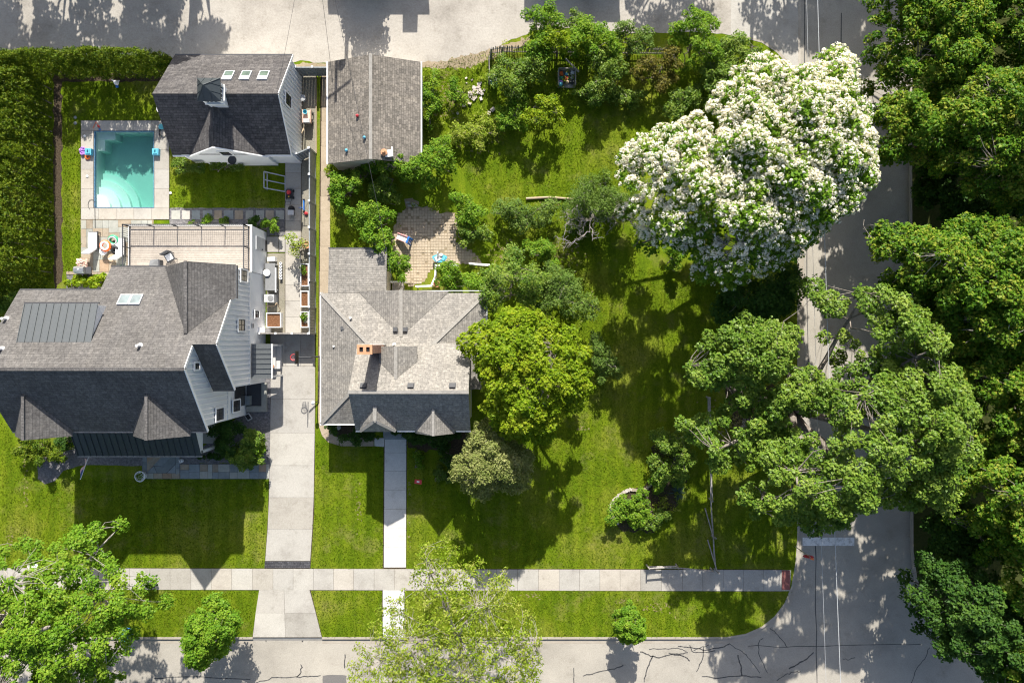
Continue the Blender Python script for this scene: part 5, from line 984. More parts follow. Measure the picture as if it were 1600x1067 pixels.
# shrubs and small trees of the gardens
SH = [
 # label, cx, cy, rx, ry, ztop, palette, r, per, leaf
 ('dense small tree right of the corner house', 800, 440, 44, 48, 5.0, 'lf_mid', .5, 150, .13), ('feathery tall bush beside the yellow-green maple', 882, 462, 42, 46, 4.2, 'lf_grey', .5, 130, .12), ('grey-green shrub tucked right of the yellow-green maple', 942, 562, 22, 36, 2.6, 'lf_grey', .35, 110, .1),
 ('yellowish bush behind the porch of the corner house', 718, 438, 42, 20, 2.6, 'lf_bright', .42, 150, .13), ('round bush at the rear wing corner', 621, 410, 18, 28, 2.8, 'lf_bright', .4, 150, .13), ('tall fresh green shrub behind the rear wing', 584, 350, 34, 36, 3.6, 'lf_bright', .45, 150, .14),
 ('small tree below the old garage', 540, 298, 26, 26, 3.0, 'lf_bright', .42, 140, .14), ('broad bush touching the old garage eave', 630, 262, 46, 28, 3.4, 'lf_bright', .45, 150, .14), ('tall shrub right of the old garage eave', 682, 250, 30, 32, 3.2, 'lf_bright', .45, 130, .13), ('dark shrub in the shade above the brick patio', 600, 298, 30, 18, 2.2, 'lf_mid', .42, 130, .13),
 ('loose bush along the right wall of the old garage', 672, 158, 15, 46, 2.0, 'lf_bright', .42, 120, .13), ('small bush beside the rubble heap', 712, 148, 15, 16, 1.1, 'lf_bright', .36, 110, .12), ('weedy shrub below the rubble heap', 745, 208, 36, 26, 1.0, 'lf_lime', .4, 80, .13), ('shrub left of the round lawn', 800, 176, 28, 32, 1.8, 'lf_bright', .42, 110, .13), ('yellow-tipped shrub on the edge of the round lawn', 852, 180, 26, 28, 2.6, 'lf_yellow', .42, 120, .14),
 ('shrub at the right of the brick patio, upper one', 730, 330, 22, 26, 2.0, 'lf_bright', .4, 120, .13), ('shrub at the right of the brick patio, lower one', 752, 366, 20, 14, 1.5, 'lf_mid', .36, 120, .12), ('dark low shrub at the right patio edge', 728, 372, 16, 12, 1.3, 'lf_mid', .34, 110, .12), ('loose bush left of the dead tree', 820, 335, 42, 30, 1.8, 'lf_grey', .42, 90, .12),
 ('tall shrub by the alley at the left of the picket fence', 848, 52, 32, 38, 3.4, 'lf_bright', .45, 140, .14), ('yellowish shrub behind the picket fence', 872, 72, 26, 24, 3.6, 'lf_yellow', .42, 130, .14), ('broad green shrub over the picket fence', 925, 68, 36, 34, 3.2, 'lf_bright', .45, 130, .14), ('grey-green shrub over the picket fence', 990, 62, 28, 24, 2.8, 'lf_grey', .42, 130, .12), ('big rounded shrub at the right end of the picket fence', 1088, 60, 42, 38, 3.8, 'lf_bright', .45, 170, .12), ('shrub by the alley apron', 1150, 85, 30, 32, 2.6, 'lf_mid', .42, 110, .13),
 ('shrub in the grass corner beside the apron kerb', 1180, 108, 20, 20, 1.8, 'lf_mid', .4, 110, .13), ('low bush between the big rounded shrub and the apron', 1122, 82, 20, 16, 2.0, 'lf_mid', .4, 110, .13),
 ('leafy shrub left of the toy crate', 808, 118, 40, 34, 3.0, 'lf_mid', .45, 130, .13), ('green bush right of the toy crate', 945, 118, 34, 34, 2.8, 'lf_mid', .45, 130, .13), ('bronze-leaved bush in the rear border', 1028, 112, 30, 36, 2.8, 'lf_bronze', .42, 150, .12), ('bush at the tip of the white-blossom tree', 1062, 165, 26, 24, 2.4, 'lf_mid', .42, 130, .13), ('low plants along the rear border edge', 958, 152, 46, 14, 1.1, 'lf_mid', .34, 90, .13), ('green bush between the bronze bush and the white blossom', 1118, 130, 36, 34, 2.6, 'lf_mid', .42, 130, .13), ('weedy low bush under the toy crate hedge', 905, 40, 24, 16, 1.6, 'lf_mid', .36, 90, .12),
 ('clipped round bush by the farmhouse corner', 356, 680, 27, 24, 1.9, 'lf_dark', .36, 260, .1), ('larger round bush beside the driveway gravel', 390, 703, 28, 28, 2.1, 'lf_mid', .38, 230, .11), ('bright lime shrub next to the driveway gravel', 403, 700, 12, 18, 1.5, 'lf_bright', .3, 120, .12), ('dark spreading conifer below the left dormer', 62, 700, 38, 24, 1.6, 'lf_hedge', .36, 170, .1), ('small dark bush by the farmhouse porch', 105, 690, 13, 12, 1.1, 'lf_dark', .3, 150, .1),
 ('bushy planting in the stone-edged bed', 986, 796, 30, 32, 1.2, 'lf_bright', .34, 120, .12), ('dark leafy shrub behind the stone-edged bed', 1050, 730, 30, 34, 1.8, 'lf_mid', .4, 120, .12), ('bright small bush by the stone path of the bed', 1030, 752, 14, 14, 1.2, 'lf_bright', .3, 110, .12), ('green shrub under the low limbs of the big green tree', 1052, 690, 26, 26, 2.2, 'lf_mid', .4, 110, .13), ('dim shrub at the lower end of the stone-edged bed', 1022, 812, 22, 18, .9, 'lf_mid', .32, 100, .12),
 ('clipped dark bush left of the corner house porch', 566, 678, 26, 14, 1.2, 'lf_dark', .34, 200, .1), ('clipped dark bush right of the corner house porch', 672, 682, 40, 17, 1.3, 'lf_dark', .34, 220, .1), ('dark round shrub below the pale olive tree', 706, 722, 18, 20, 1.4, 'lf_dark', .34, 180, .1), ('small yellow-green plant in the front bed', 655, 716, 9, 14, .7, 'lf_bright', .25, 90, .1), ('white-flecked hosta by the pale olive tree', 690, 742, 11, 11, .5, 'lf_grey', .25, 90, .14), ('small round shrub under the corner house gutter', 521, 668, 10, 9, .8, 'lf_dark', .26, 150, .09),
 ('bright round shrub in the gravel bed by the garden walk', 424, 351, 11, 11, 1.0, 'lf_bright', .28, 140, .11), ('dark round shrub beside the roof deck corner', 399, 352, 9, 10, .9, 'lf_dark', .26, 140, .1), ('little green shrub among the stepping stones, left one', 300, 350, 7, 6, .6, 'lf_bright', .22, 110, .09), ('little green shrub among the stepping stones, middle one', 323, 346, 10, 8, .8, 'lf_bright', .24, 120, .1), ('little dark shrub among the stepping stones, right one', 352, 347, 9, 6, .7, 'lf_mid', .24, 110, .1),
 ('hosta clump at the left of the grill bed', 124, 440, 16, 9, .7, 'lf_yellow', .26, 60, .24), ('hosta clump at the right of the grill bed', 152, 440, 14, 9, .7, 'lf_yellow', .26, 60, .24), ('low bushes against the pool house wall', 296, 262, 26, 11, 1.0, 'lf_mid', .3, 130, .11), ('low flowering bush under the pool house gable', 350, 259, 26, 9, .9, 'lf_mid', .3, 120, .11), ('thin pale sapling beside the raised planters', 462, 384, 14, 18, 2.0, 'lf_lime', .3, 26, .13),
 ('clump of plants in the front gravel beside the porch gutter', 322, 713, 12, 5, .6, 'lf_dark', .22, 110, .09), ('second clump of plants in the front gravel', 344, 711, 9, 6, .6, 'lf_dark', .22, 110, .09), ('leafy bush at the lower end of the hedge', 18, 470, 30, 24, 2.2, 'lf_mid', .42, 120, .13), ('shrub by the street corner of the white-blossom tree', 1108, 392, 20, 24, 2.4, 'lf_bright', .4, 120, .13), ('plant on the shaded lawn under the white blossom', 1052, 402, 16, 20, 1.6, 'lf_bright', .36, 100, .13), ('dark low shrub by the street kerb under the big green tree', 1210, 470, 24, 34, 2.2, 'lf_dark', .42, 130, .13),
 ('weedy growth left of the feathery tall bush', 848, 395, 26, 22, 2.0, 'lf_bright', .4, 110, .13), ('low green plants under the dead tree', 905, 352, 26, 16, 1.2, 'lf_mid', .34, 90, .12), ('climbing plant below the old garage corner', 519, 268, 6, 16, 1.4, 'lf_yellow', .26, 90, .1), ('shrub in front of the old garage back wall', 560, 272, 26, 12, 1.4, 'lf_mid', .34, 120, .12)]
for lb, cx, cy, rx, ry, zt_, mt, r, per, lf in SH:
    shrub(lb, cx, cy, rx, ry, zt_*.85, mt, zlo=max(.18, zt_*.25), r=r*.8, per=int(per*.75), leaf=lf, wob=.42, spacing=.85, rag=.6, tintamp=.25)
# spiky yucca
yu = thing('yucca', 'spiky blue-green yucca beside the stone-edged bed', 'plant', G(1058, 768)); Cc = []; mb = MB(); c = Vector(G(1058, 768, .1))
for i in range(60):
    a = random.uniform(0, 6.28); el = random.uniform(.15, 1.2); L = random.uniform(.6, .95); d = Vector((math.cos(a)*math.cos(el), math.sin(a)*math.cos(el), math.sin(el))); s_ = Vector((-math.sin(a), math.cos(a), 0))*.03
    mid = c+d*L*.55; tip = c+d*L+Vector((0, 0, -.12)); mb.add([c-s_, c+s_, mid+s_*.8, mid-s_*.8, tip], [(0, 1, 2, 3), (3, 2, 4)])
M['yucca'] = plain('yucca', (0.06, 0.11, 0.075), .5); tag(mb.build('leaves', 'yucca', yu), kind='stuff')
# dead tree
def dead_tree(label, cx, cy, h, spread, n, seed, bark='bark_pale', leaves=True):
    rs = random.Random(seed); b = Vector(G(cx, cy)); o = thing('dead_tree', label, 'tree', b); mb = MB(); tips = []
    mb.tube([b+Vector((0, 0, -.05)), b+Vector((.1, .1, h*.3)), b+Vector((0, .1, h*.5))], [.2, .15, .13], 8); top = b+Vector((0, .1, h*.5))
    def grow(p, d, L, r, lev):
        pts = [p]; q = p; dd = d.copy(); k = 7
        for i in range(k):
            dd = (dd+Vector((rs.gauss(0, .42), rs.gauss(0, .42), rs.gauss(.0, .25)))).normalized(); q = q+dd*L/k; q.z = max(q.z, .25); pts.append(q)
            if lev < 3 and i > 0 and rs.random() < .75: s2 = (dd+Vector((rs.gauss(0, .8), rs.gauss(0, .8), rs.gauss(0, .4)))).normalized(); grow(q, s2, L*rs.uniform(.35, .6), r*.5, lev+1)
        mb.tube(pts, [r*(1-.8*i/k)+.006 for i in range(k+1)], 5 if lev < 2 else 4, cap=False); tips.append(q)
    for i in range(n):
        a = 2*math.pi*i/n+rs.uniform(-.3, .3); grow(top-Vector((0, 0, rs.uniform(0, h*.2))), Vector((math.cos(a), math.sin(a), rs.uniform(-.1, .7))).normalized(), spread*rs.uniform(.5, 1.15), .05, 0)
    mb.build('branches', bark, o, smooth=True)
    if leaves:
        t = np.array([tuple(v) for v in tips]); t = t[t[:, 1] > b.y-.2]; t = t[RNG.random(len(t)) < .5]; t = np.vstack([t]*2)+RNG.normal(0, .25, (len(t)*2, 3))
        Pp, N, sz, tint = leaf_cloud(t, np.full(len(t), .36), 34, .12, .8, .5, .6, .2, .2); leaf_object('foliage', Pp, N, sz, tint, 'lf_grey', o, .6)
    return o
dead_tree('half-dead tree with pale bare branches left of the white-blossom tree', 921, 340, 3.6, 3.2, 11, 5)
dead_tree('fallen-looking bare grey branches under the big green tree', 1158, 668, 2.6, 1.5, 5, 9, leaves=False)
# weeds and ground cover in the rear garden
def weeds(name, label, polys, dens, mat, zmax=.45, lf=.12):
    Cs = []
    for p in polys:
        w = np.array([G(x, y)[:2] for x, y in p]); lo, hi = w.min(0), w.max(0); q = RNG.uniform(lo, hi, (int(np.prod(hi-lo)*dens), 2)); q = q[pip(q, w)]
        q = q[np.sin(q[:, 0]*1.7)*np.sin(q[:, 1]*1.9+.5)+RNG.normal(0, .45, len(q)) > -.1]; Cs.append(q)
    q = np.vstack(Cs); c = np.column_stack([q, RNG.uniform(.05, zmax, len(q))]); Pp, N, sz, ti = leaf_cloud(c, RNG.uniform(.12, .3, len(q)), 22, lf, .8, .6, .6, .24, .2); Pp[:, 2] = np.maximum(Pp[:, 2], .02)
    tag(leaf_object(name, Pp, N, sz, ti, mat, None, .6), label, 'weeds', kind='stuff')
weeds('weeds', 'loose weeds and ground cover in the rear garden', [[(662, 110), (700, 112), (760, 100), (770, 170), (790, 225), (740, 245), (700, 225), (665, 240)], [(770, 90), (1040, 95), (1160, 90), (1200, 120), (1100, 190), (1020, 175), (960, 162), (900, 165), (850, 165), (800, 180)], [(770, 400), (850, 370), (930, 420), (925, 520), (860, 500), (780, 470)], [(820, 320), (960, 330), (930, 375), (830, 365)], [(700, 100), (790, 70), (830, 60), (800, 100), (760, 115)], [(606, 340), (624, 332), (626, 400), (640, 446), (628, 448), (612, 405)], [(640, 318), (720, 326), (718, 336), (650, 328)], [(712, 335), (722, 335), (724, 385), (755, 400), (750, 408), (712, 388)], [(1020, 700), (1075, 680), (1075, 790), (1030, 830), (1000, 830)]], 6, 'lf_lime')
# turf fuzz over the lawns
def turf(name, polys, dens):
    Cs = []
    for p in polys:
        w = np.array([G(x, y)[:2] for x, y in p]); lo, hi = w.min(0), w.max(0); n = int(np.prod(hi-lo)*dens); q = RNG.uniform(lo, hi, (n, 2)); Cs.append(q[pip(q, w)])
    q = np.vstack(Cs); q = q+RNG.normal(0, .06, q.shape); n = len(q); C = np.column_stack([q, RNG.uniform(.015, .05, n)])
    N = np.column_stack([RNG.normal(0, .7, n), RNG.normal(0, .7, n), RNG.uniform(.3, 1, n)])
    patch = .5+.22*np.sin(q[:, 0]*.9+np.sin(q[:, 1]*.7)*2)*np.sin(q[:, 1]*1.1+1.3*np.sin(q[:, 0]*.6))
    o = leaf_object(name, C, N, RNG.uniform(.06, .14, n), patch+RNG.normal(0, .22, n), 'blade', None, .35, .1); tag(o, 'short mown grass of the gardens', 'grass', kind='stuff')
turf('grass', [[(0, 650), (60, 760), (90, 750), (222, 748), (418, 749), (412, 886), (0, 886)], [(0, 922), (403, 922), (392, 994), (0, 994)], [(486, 922), (597, 922), (597, 994), (503, 994)], [(494, 690), (600, 698), (598, 886), (487, 886)], [(636, 690), (740, 745), (800, 500), (960, 420), (1100, 420), (1242, 500), (1242, 888), (636, 886)],
               [(634, 922), (1236, 925), (1225, 942), (1190, 978), (1135, 994), (634, 994)], [(660, 106), (760, 80), (1000, 160), (1030, 220), (960, 300), (940, 420), (880, 520), (760, 420), (760, 340), (720, 260), (660, 240)], [(98, 129), (300, 129), (300, 188), (126, 188), (126, 424), (98, 430)], [(266, 260), (445, 260), (445, 325), (266, 325)], [(516, 262), (600, 262), (620, 330), (600, 395), (516, 395)]], 130)
# ------------------------------------------------------------ fences
UP = Vector((0, 0, 1))
def board_fence(label, a, b, h, n, mat='fence_dark', cap='trim', name='fence', posts=True):
    A0, B0 = Vector(G(*a)), Vector(G(*b)); o = thing(name, label, 'fence', A0); d = (B0-A0).normalized(); nn = Vector((-d.y, d.x, 0))
    for i in range(n+1):
        p = A0.lerp(B0, i/n)
        if posts:
            mb = MB(); mb.obox((p.x, p.y, h*.5+.03), (.11, .11, h+.1), math.atan2(d.y, d.x)); po = mb.build('post', mat, o)
            mb = MB(); mb.obox((p.x, p.y, h+.11), (.15, .15, .05), math.atan2(d.y, d.x)); mb.build('post_cap', cap, po)
    for i in range(n):
        p = A0.lerp(B0, i/n)+d*.06; q = A0.lerp(B0, (i+1)/n)-d*.06; mb = MB(); mb.bar(p+UP*(h-.02), q+UP*(h-.02), .09, .04); mb.bar(p+UP*.15, q+UP*.15, .06, .08); ra = mb.build('rail', mat, o)
        L = (q-p).length; k = max(2, int(L/.2)); t = random.uniform(-.02, .02)
        for j in range(k):
            u = p+d*(L*(j+.5)/k)+nn*random.uniform(-.006, .006); mb = MB(); mb.obox((u.x, u.y, (h-.05)/2+.03), (L/k-(.012 if name == 'fence' else -.004), .022, h-.12), math.atan2(d.y, d.x)); mb.build('board', mat, ra)
    return o
board_fence('long dark board fence with white post caps between the two house plots', (493.5, 241), (493.5, 521), 1.7, 7)
board_fence('short dark fence panel beside the lower corner of the pool house', (474, 250), (493, 241.5), 1.75, 1)
board_fence('dark alley fence between the pool house and the old garage', (473, 119.5), (524, 119.5), 1.75, 2)
board_fence('pale timber gate closing the top of the driveway', (418, 521), (492, 521.5), 1.65, 3, 'wood_grey', 'trim', 'gate')
# low timber edging in the gravel strip
for k, (a, b, lb) in enumerate((((494.5, 120), (494.5, 240), 'thin timber edging along the gravel strip by the pool house'), ((471.5, 122), (471.5, 240), 'thin timber edging against the pool house wall'))):
    mb = MB(); mb.bar(Vector(G(*a, .05)), Vector(G(*b, .05)), .06, .1); tag(mb.build('edging_board', 'wood_tan', None), lb, 'edging')
# grey picket fence
pf = thing('picket_fence', 'weathered grey picket fence between the rear border and the alley', 'fence', G(765, 84))
runs = [((765, 130), (764, 100)), ((764, 100), (768, 86)), ((768, 86), (785, 83)), ((785, 83), (1045, 86))]
mbp = MB(); mbp.box(-.035, .035, -.011, .011, .05, 1.25); mbp.add([(-.035, -.011, 1.25), (.035, -.011, 1.25), (.035, .011, 1.25), (-.035, .011, 1.25), (0, -.011, 1.33), (0, .011, 1.33)], [(0, 1, 4), (2, 3, 5), (1, 2, 5, 4), (3, 0, 4, 5)])
src = None
for a, b in runs:
    A0, B0 = Vector(G(*a)), Vector(G(*b)); d = (B0-A0).normalized(); L = (B0-A0).length; k = max(1, int(L/.125)); ang = math.atan2(d.y, d.x)
    mb = MB(); mb.bar(A0+UP*.35+Vector((-d.y, d.x, 0))*-.04, B0+UP*.35+Vector((-d.y, d.x, 0))*-.04, .04, .09); mb.bar(A0+UP*1.05+Vector((-d.y, d.x, 0))*-.04, B0+UP*1.05+Vector((-d.y, d.x, 0))*-.04, .04, .09); mb.build('rail', 'wood_grey', pf)
    for i in range(k):
        p = A0+d*(L*(i+.5)/k)
        if src is None: src = mbp.build('picket', 'wood_grey', None); src.parent = pf; o = src
        else: o = inst(src, 'picket', pf)
        o.location = p-Vector(pf.location)+Vector((0, 0, random.uniform(-.04, .03))); o.rotation_euler = (random.gauss(0, .02), random.gauss(0, .03), ang)
for x, y in ((765, 130), (768, 86), (785, 83), (850, 84), (915, 84.5), (980, 85), (1045, 86)):
    mb = MB(); c = G(x, y); mb.box(c[0]-.06, c[0]+.06, c[1]-.16, c[1]-.06, -.05, 1.45); mb.build('post', 'wood_grey', pf)
# split rails
def split_rail(label, pts, down=()):
    o = thing('split_rail_fence', label, 'fence', G(*pts[0])); V = [Vector(G(*p)) for p in pts]
    for v in V:
        mb = MB(); mb.tube([v-UP*.05, v+Vector((random.gauss(0, .03), random.gauss(0, .03), 1.05))], [.07, .055], 7); mb.build('post', 'wood_grey', o)
    for i, (a, b) in enumerate(zip(V[:-1], V[1:])):
        for j, z in enumerate((.45, .9)):
            if (i, j) in down: continue
            mb = MB(); m_ = a.lerp(b, .5)+Vector((random.gauss(0, .03), random.gauss(0, .03), z-.03)); mb.tube([a+UP*z, m_, b+UP*z], [.05, .062, .045], 6); mb.build('rail', 'wood_grey', o)
    for a, b, z0, z1 in ():
        pass
    return o
sr = split_rail('weathered split-rail fence running down the shaded lawn near the side street', [(1104, 620), (1106, 672), (1107, 724), (1108, 778), (1112, 836), (1116, 888)], {(3, 1), (4, 1)})
for a, b, za, zb in (((1101, 793), (1111, 838), .12, .75), ((1105, 842), (1116, 888), .12, .8)): mb = MB(); mb.tube([G(*a, za), G(*b, zb)], [.05, .045], 6); mb.build('fallen_rail', 'wood_grey', sr)
split_rail('short split-rail fence along the sidewalk near the corner', [(1010, 882), (1056, 881), (1110, 887)], {(1, 0)})
# ------------------------------------------------------------ left garden furniture
def planter(label, x0, y0, x1, y1, h=.45, plant=True, cover=False):
    o = thing('raised_planter', label, 'planter', G((x0+x1)/2, (y0+y1)/2)); mb = MB(); t = 1.4
    mb.gbox(x0, x1, y0, y0+t, 0, h); mb.gbox(x0, x1, y1-t, y1, 0, h); mb.gbox(x0, x0+t, y0+t, y1-t, 0, h); mb.gbox(x1-t, x1, y0+t, y1-t, 0, h); mb.build('box', 'trim', o)
    mb = MB(); mb.gbox(x0+t, x1-t, y0+t, y1-t, .02, h-.1); mb.build('soil', 'potting_soil', o)
    if plant:
        c = np.array([[*G(x0+(x1-x0)*random.uniform(.3, .7), y0+(y1-y0)*random.uniform(.15, .5))[:2], h+.1] for _ in range(3)]); Pp, N, sz, ti = leaf_cloud(c, np.full(3, .25), 45, .11); leaf_object('plant', Pp, N, sz, ti, 'lf_bright', o)
    if cover: mb = MB(); mb.gbox((x0+x1)/2-1, x1-1.6, y0+3, y1-7, h-.09, h-.05); mb.build('cover_board', 'wood_grey', o)
planter('white raised planter against the dark fence, uppermost, with seedlings', 472, 413, 485, 448); planter('white raised planter against the dark fence, middle one with bare soil', 472, 455, 485, 480, plant=False); planter('white raised planter against the dark fence, lowest with grey board', 472, 487, 485, 512, cover=True)
planter('square white raised planter with bare soil beside the farmhouse wall', 419, 489, 442, 512, plant=False)
o = thing('potted_plant', 'dark potted plant at the fence above the raised planters', 'pot', G(481, 384)); mb = MB(); c = G(481, 384); mb.lathe(c, [(.2, 0), (.3, .45), (.32, .5), (.25, .5), (.24, .42)], 14); mb.build('pot', 'clay', o)
Pp, N, sz, ti = leaf_cloud(np.array([[c[0], c[1], .8]]), np.array([.4]), 60, .14); leaf_object('plant', Pp, N, sz, ti, 'lf_olive', o)
# air conditioner
o = thing('air_conditioner', 'grey air conditioner unit beside the white farmhouse wall', 'air conditioner', G(426, 467)); c = G(426, 467)
mb = MB(); mb.box(c[0]-.38, c[0]+.38, c[1]-.3, c[1]+.3, .05, .8); mb.build('cabinet', 'pale_grey', o); mb = MB(); mb.lathe((c[0]+.12, c[1], .8), [(.22, 0), (.22, .02), (.05, .03)], 18); mb.build('fan_grille', 'grey', o); mb = MB(); mb.box(c[0]-.42, c[0]+.42, c[1]-.34, c[1]+.34, 0, .05); mb.build('pad', 'concrete', o)
# work table and clutter by the wall
o = thing('work_table', 'grey-topped work table beside the farmhouse wall', 'table', G(428, 432)); mb = MB(); mb.gbox(420, 435, 413, 455, .7, .76); mb.build('table_top', 'grey', o)
for x, y in ((421, 414.5), (434, 414.5), (421, 453.5), (434, 453.5)): mb = MB(); mb.gbox(x-.7, x+.7, y-.7, y+.7, 0, .7); mb.build('leg', 'trim', o)
mb = MB(); mb.gbox(435.2, 436.6, 420, 458, .55, .8); mb.build('side_board', 'white', o)
mb = MB(); mb.obox(G(427, 406, .25), (.6, .32, .5), .05); tag(mb.build('foam_box', 'white'), 'white foam box at the top end of the work table', 'box')
o = thing('round_stool', 'round white stool leaning on the farmhouse wall by the work table', 'stool', G(420.5, 428)); mb = MB(); mb.lathe(G(423, 428, .8), [(.2, 0), (.27, .02), (.27, .08), (.2, .1)], 16); mb.build('seat', 'white', o)
for k in range(3): a = k*2.1; mb = MB(); c = G(423, 428); mb.tube([(c[0]+.2*math.cos(a), c[1]+.2*math.sin(a), .77), (c[0]+.12*math.cos(a), c[1]+.12*math.sin(a), .8)], .02); mb.build('leg', 'white', o)
for k in range(6):
    o = thing('plant_pot', 'white plant pot in the row beside the work table, number %s from the top' % ('one', 'two', 'three', 'four', 'five', 'six')[k], 'pot', G(440, 412+k*4.6), 'row of pots beside the work table'); mb = MB(); mb.lathe(G(440, 412+k*4.6), [(.07, 0), (.1, .22), (.11, .24), (.08, .24), (.075, .2)], 10); mb.build('pot', 'white', o); mb = MB(); mb.lathe(G(440, 412+k*4.6, .17), [(.07, 0), (.02, .04)], 8); mb.build('soil', 'black', o)
mb = MB(); mb.tube([G(419, 478.5, .5), G(432, 478.5, .5), G(436, 474, .5)], .05, 6); mb.tube([G(436, 474, .5), G(438, 484, .05)], .04, 6); mb.tube([G(420, 478.5, .5), G(420, 479, .0)], .04, 6); tag(mb.build('sawhorse', 'wood_tan'), 'wooden sawhorse between the air conditioner and the square planter', 'sawhorse')
mb = MB(); mb.gbox(412.5, 424, 513, 519.5, 0, 1.5); mb.gbox(412, 424.5, 512.5, 520, 1.5, 1.56); tag(mb.build('utility_box', 'white'), 'tall white utility box where the gate meets the farmhouse', 'box')
# goal frame
o = thing('goal_frame', 'pale tubular goal frame lying on the pool house lawn', 'goal', G(430, 285)); mb = MB(); r = .045
q = {k: Vector(G(*v)) for k, v in dict(a=(418, 272), b=(446, 276), c=(418, 297), d=(446, 300)).items()}
mb.tube([q['a'], q['a']+UP*.75], r); mb.tube([q['c'], q['c']+UP*.75], r); mb.build('upright', 'grey', o)
mb = MB(); mb.tube([q['a']+UP*.75, q['c']+UP*.75], r); mb.tube([q['a']+UP*.05, q['c']+UP*.05], r); mb.build('crossbar', 'pale_grey', o)
mb = MB(); mb.tube([q['a']+UP*.75, q['b']+UP*.06], r); mb.tube([q['c']+UP*.75, q['d']+UP*.06], r); mb.tube([(q['a']+q['c'])/2+UP*.75, (q['b']+q['d'])/2+UP*.06], r); mb.tube([q['b']+UP*.06, q['d']+UP*.06], r); mb.build('stay', 'pale_grey', o)
# lawn mower
c = Vector(G(454, 304)); o = thing('lawn_mower', 'red and black push mower standing on the garden walk', 'mower', c)
mb = MB(); mb.extrude([c+Vector(v) for v in ((-.24, -.36, .12), (.24, -.36, .12), (.27, .1, .12), (.17, .36, .12), (-.17, .36, .12), (-.27, .1, .12))], (0, 0, .2)); mb.build('deck', 'charcoal', o)
mb = MB(); mb.lathe(c+Vector((0, .08, .32)), [(.17, 0), (.18, .1), (.13, .18), (.05, .2)], 12); mb.build('engine', 'red', o); mb = MB(); mb.obox(c+Vector((0, -.22, .36)), (.4, .2, .14)); mb.build('housing', 'black', o); mb = MB(); mb.obox(c+Vector((.0, -.26, .45)), (.1, .06, .04)); mb.build('badge', 'yellow', o)
for sx in (-1, 1):
    for sy in (-.28, .26): mb = MB(); mb.tube([c+Vector((sx*.25, sy, .1)), c+Vector((sx*.31, sy, .1))], .1, 12); mb.build('wheel', 'black', o)
mb = MB(); mb.tube([c+Vector((-.2, -.36, .3)), c+Vector((-.2, -1.1, .85)), c+Vector((.2, -1.1, .85)), c+Vector((.2, -.36, .3))], .015, 6); mb.tube([c+Vector((-.2, -.7, .55)), c+Vector((.2, -.7, .55))], .012, 6); mb.build('handle', 'charcoal', o)
c = Vector(G(456, 327)); o = thing('grass_bag', 'black cloth bag beside the mower handle', 'bag', c); mb = MB(); mb.lathe(c, [(.12, 0), (.26, .05), (.24, .2), (.12, .3), (.03, .33)], 9); mb.build('bag', 'black', o)
c = Vector(G(457.5, 334)); o = thing('waste_bin', 'small grey tapered bin on the garden walk below the mower', 'bin', c); mb = MB(); mb.extrude([c+Vector(v) for v in ((-.15, -.12, 0), (.15, -.12, 0), (.15, .12, 0), (-.15, .12, 0))], (0, 0, .02)); mb.add([c+Vector(v) for v in ((-.15, -.12, .02), (.15, -.12, .02), (.15, .12, .02), (-.15, .12, .02), (-.22, -.18, .5), (.22, -.18, .5), (.22, .18, .5), (-.22, .18, .5))], [(0, 1, 5, 4), (1, 2, 6, 5), (2, 3, 7, 6), (3, 0, 4, 7)]); mb.build('bin', 'grey', o); mb = MB(); mb.obox(c+Vector((0, 0, .5)), (.46, .38, .03)); mb.build('lid', 'pale_grey', o)
# kick scooter
c = Vector(G(475, 322)); o = thing('kick_scooter', 'blue kick scooter leaning against the dark fence', 'scooter', c)
mb = MB(); mb.tube([c+Vector((0, .45, .08)), c+Vector((.03, -.35, .12))], [.06, .05], 6); mb.build('deck', 'blue', o)
for y in (.5, -.45): mb = MB(); mb.torus(c+Vector((0, y, .1)), .08, .025, 12, 6, tilt=math.pi/2); mb.build('wheel', 'black', o)
mb = MB(); mb.tube([c+Vector((.03, -.42, .12)), c+Vector((.08, -.3, .9))], .02, 6); mb.tube([c+Vector((-.15, -.3, .9)), c+Vector((.3, -.3, .9))], .018, 6); mb.build('handlebar', 'blue', o)
mb = MB(); mb.lathe(G(479, 334), [(.06, 0), (.13, .08), (.13, .14), (.05, .2)], 12); tag(mb.build('ball', 'red'), 'small red ball by the blue scooter', 'ball')
# garden bench with cushions by the pool house
c = Vector(G(483, 186)); o = thing('garden_cart', 'pinkish garden cart with a turquoise bucket beside the pool house', 'cart', c); mb = MB(); mb.obox(c+Vector((0, 0, .45)), (.62, 1.0, .12)); mb.obox(c+Vector((-.3, 0, .6)), (.05, 1.0, .25)); mb.obox(c+Vector((.3, 0, .6)), (.05, 1.0, .25)); mb.obox(c+Vector((0, -.5, .6)), (.6, .05, .25)); mb.build('tray', 'towel', o)
for sx in (-1, 1):
    for sy in (-.35, .35): mb = MB(); mb.tube([c+Vector((sx*.3, sy, .15)), c+Vector((sx*.36, sy, .15))], .15, 12); mb.build('wheel', 'black', o)
mb = MB(); mb.obox(c+Vector((.02, -.38, .66)), (.5, .3, .3)); mb.build('crate', 'pale_grey', o)
mb = MB(); mb.lathe(Vector(G(481, 180, .52)), [(.12, 0), (.17, .25), (.18, .26), (.14, .25), (.12, .1)], 12); tag(mb.build('bucket', 'turquoise'), 'turquoise bucket in the garden cart', 'bucket')
mb = MB(); mb.tube([G(474, 200, 0), G(477, 214, .9)], .03, 6); mb.tube([G(476, 198, 0), G(479, 212, 1.0)], .025, 6); tag(mb.build('garden_stakes', 'wood_tan'), 'wooden stakes leaning by the garden cart', 'stakes')
mb = MB(); mb.lathe(G(475, 156), [(.2, 0), (.24, .4), (.25, .42), (.05, .46)], 14); tag(mb.build('water_butt', 'pale_grey'), 'round grey lidded tub in the shade by the pool house', 'tub')
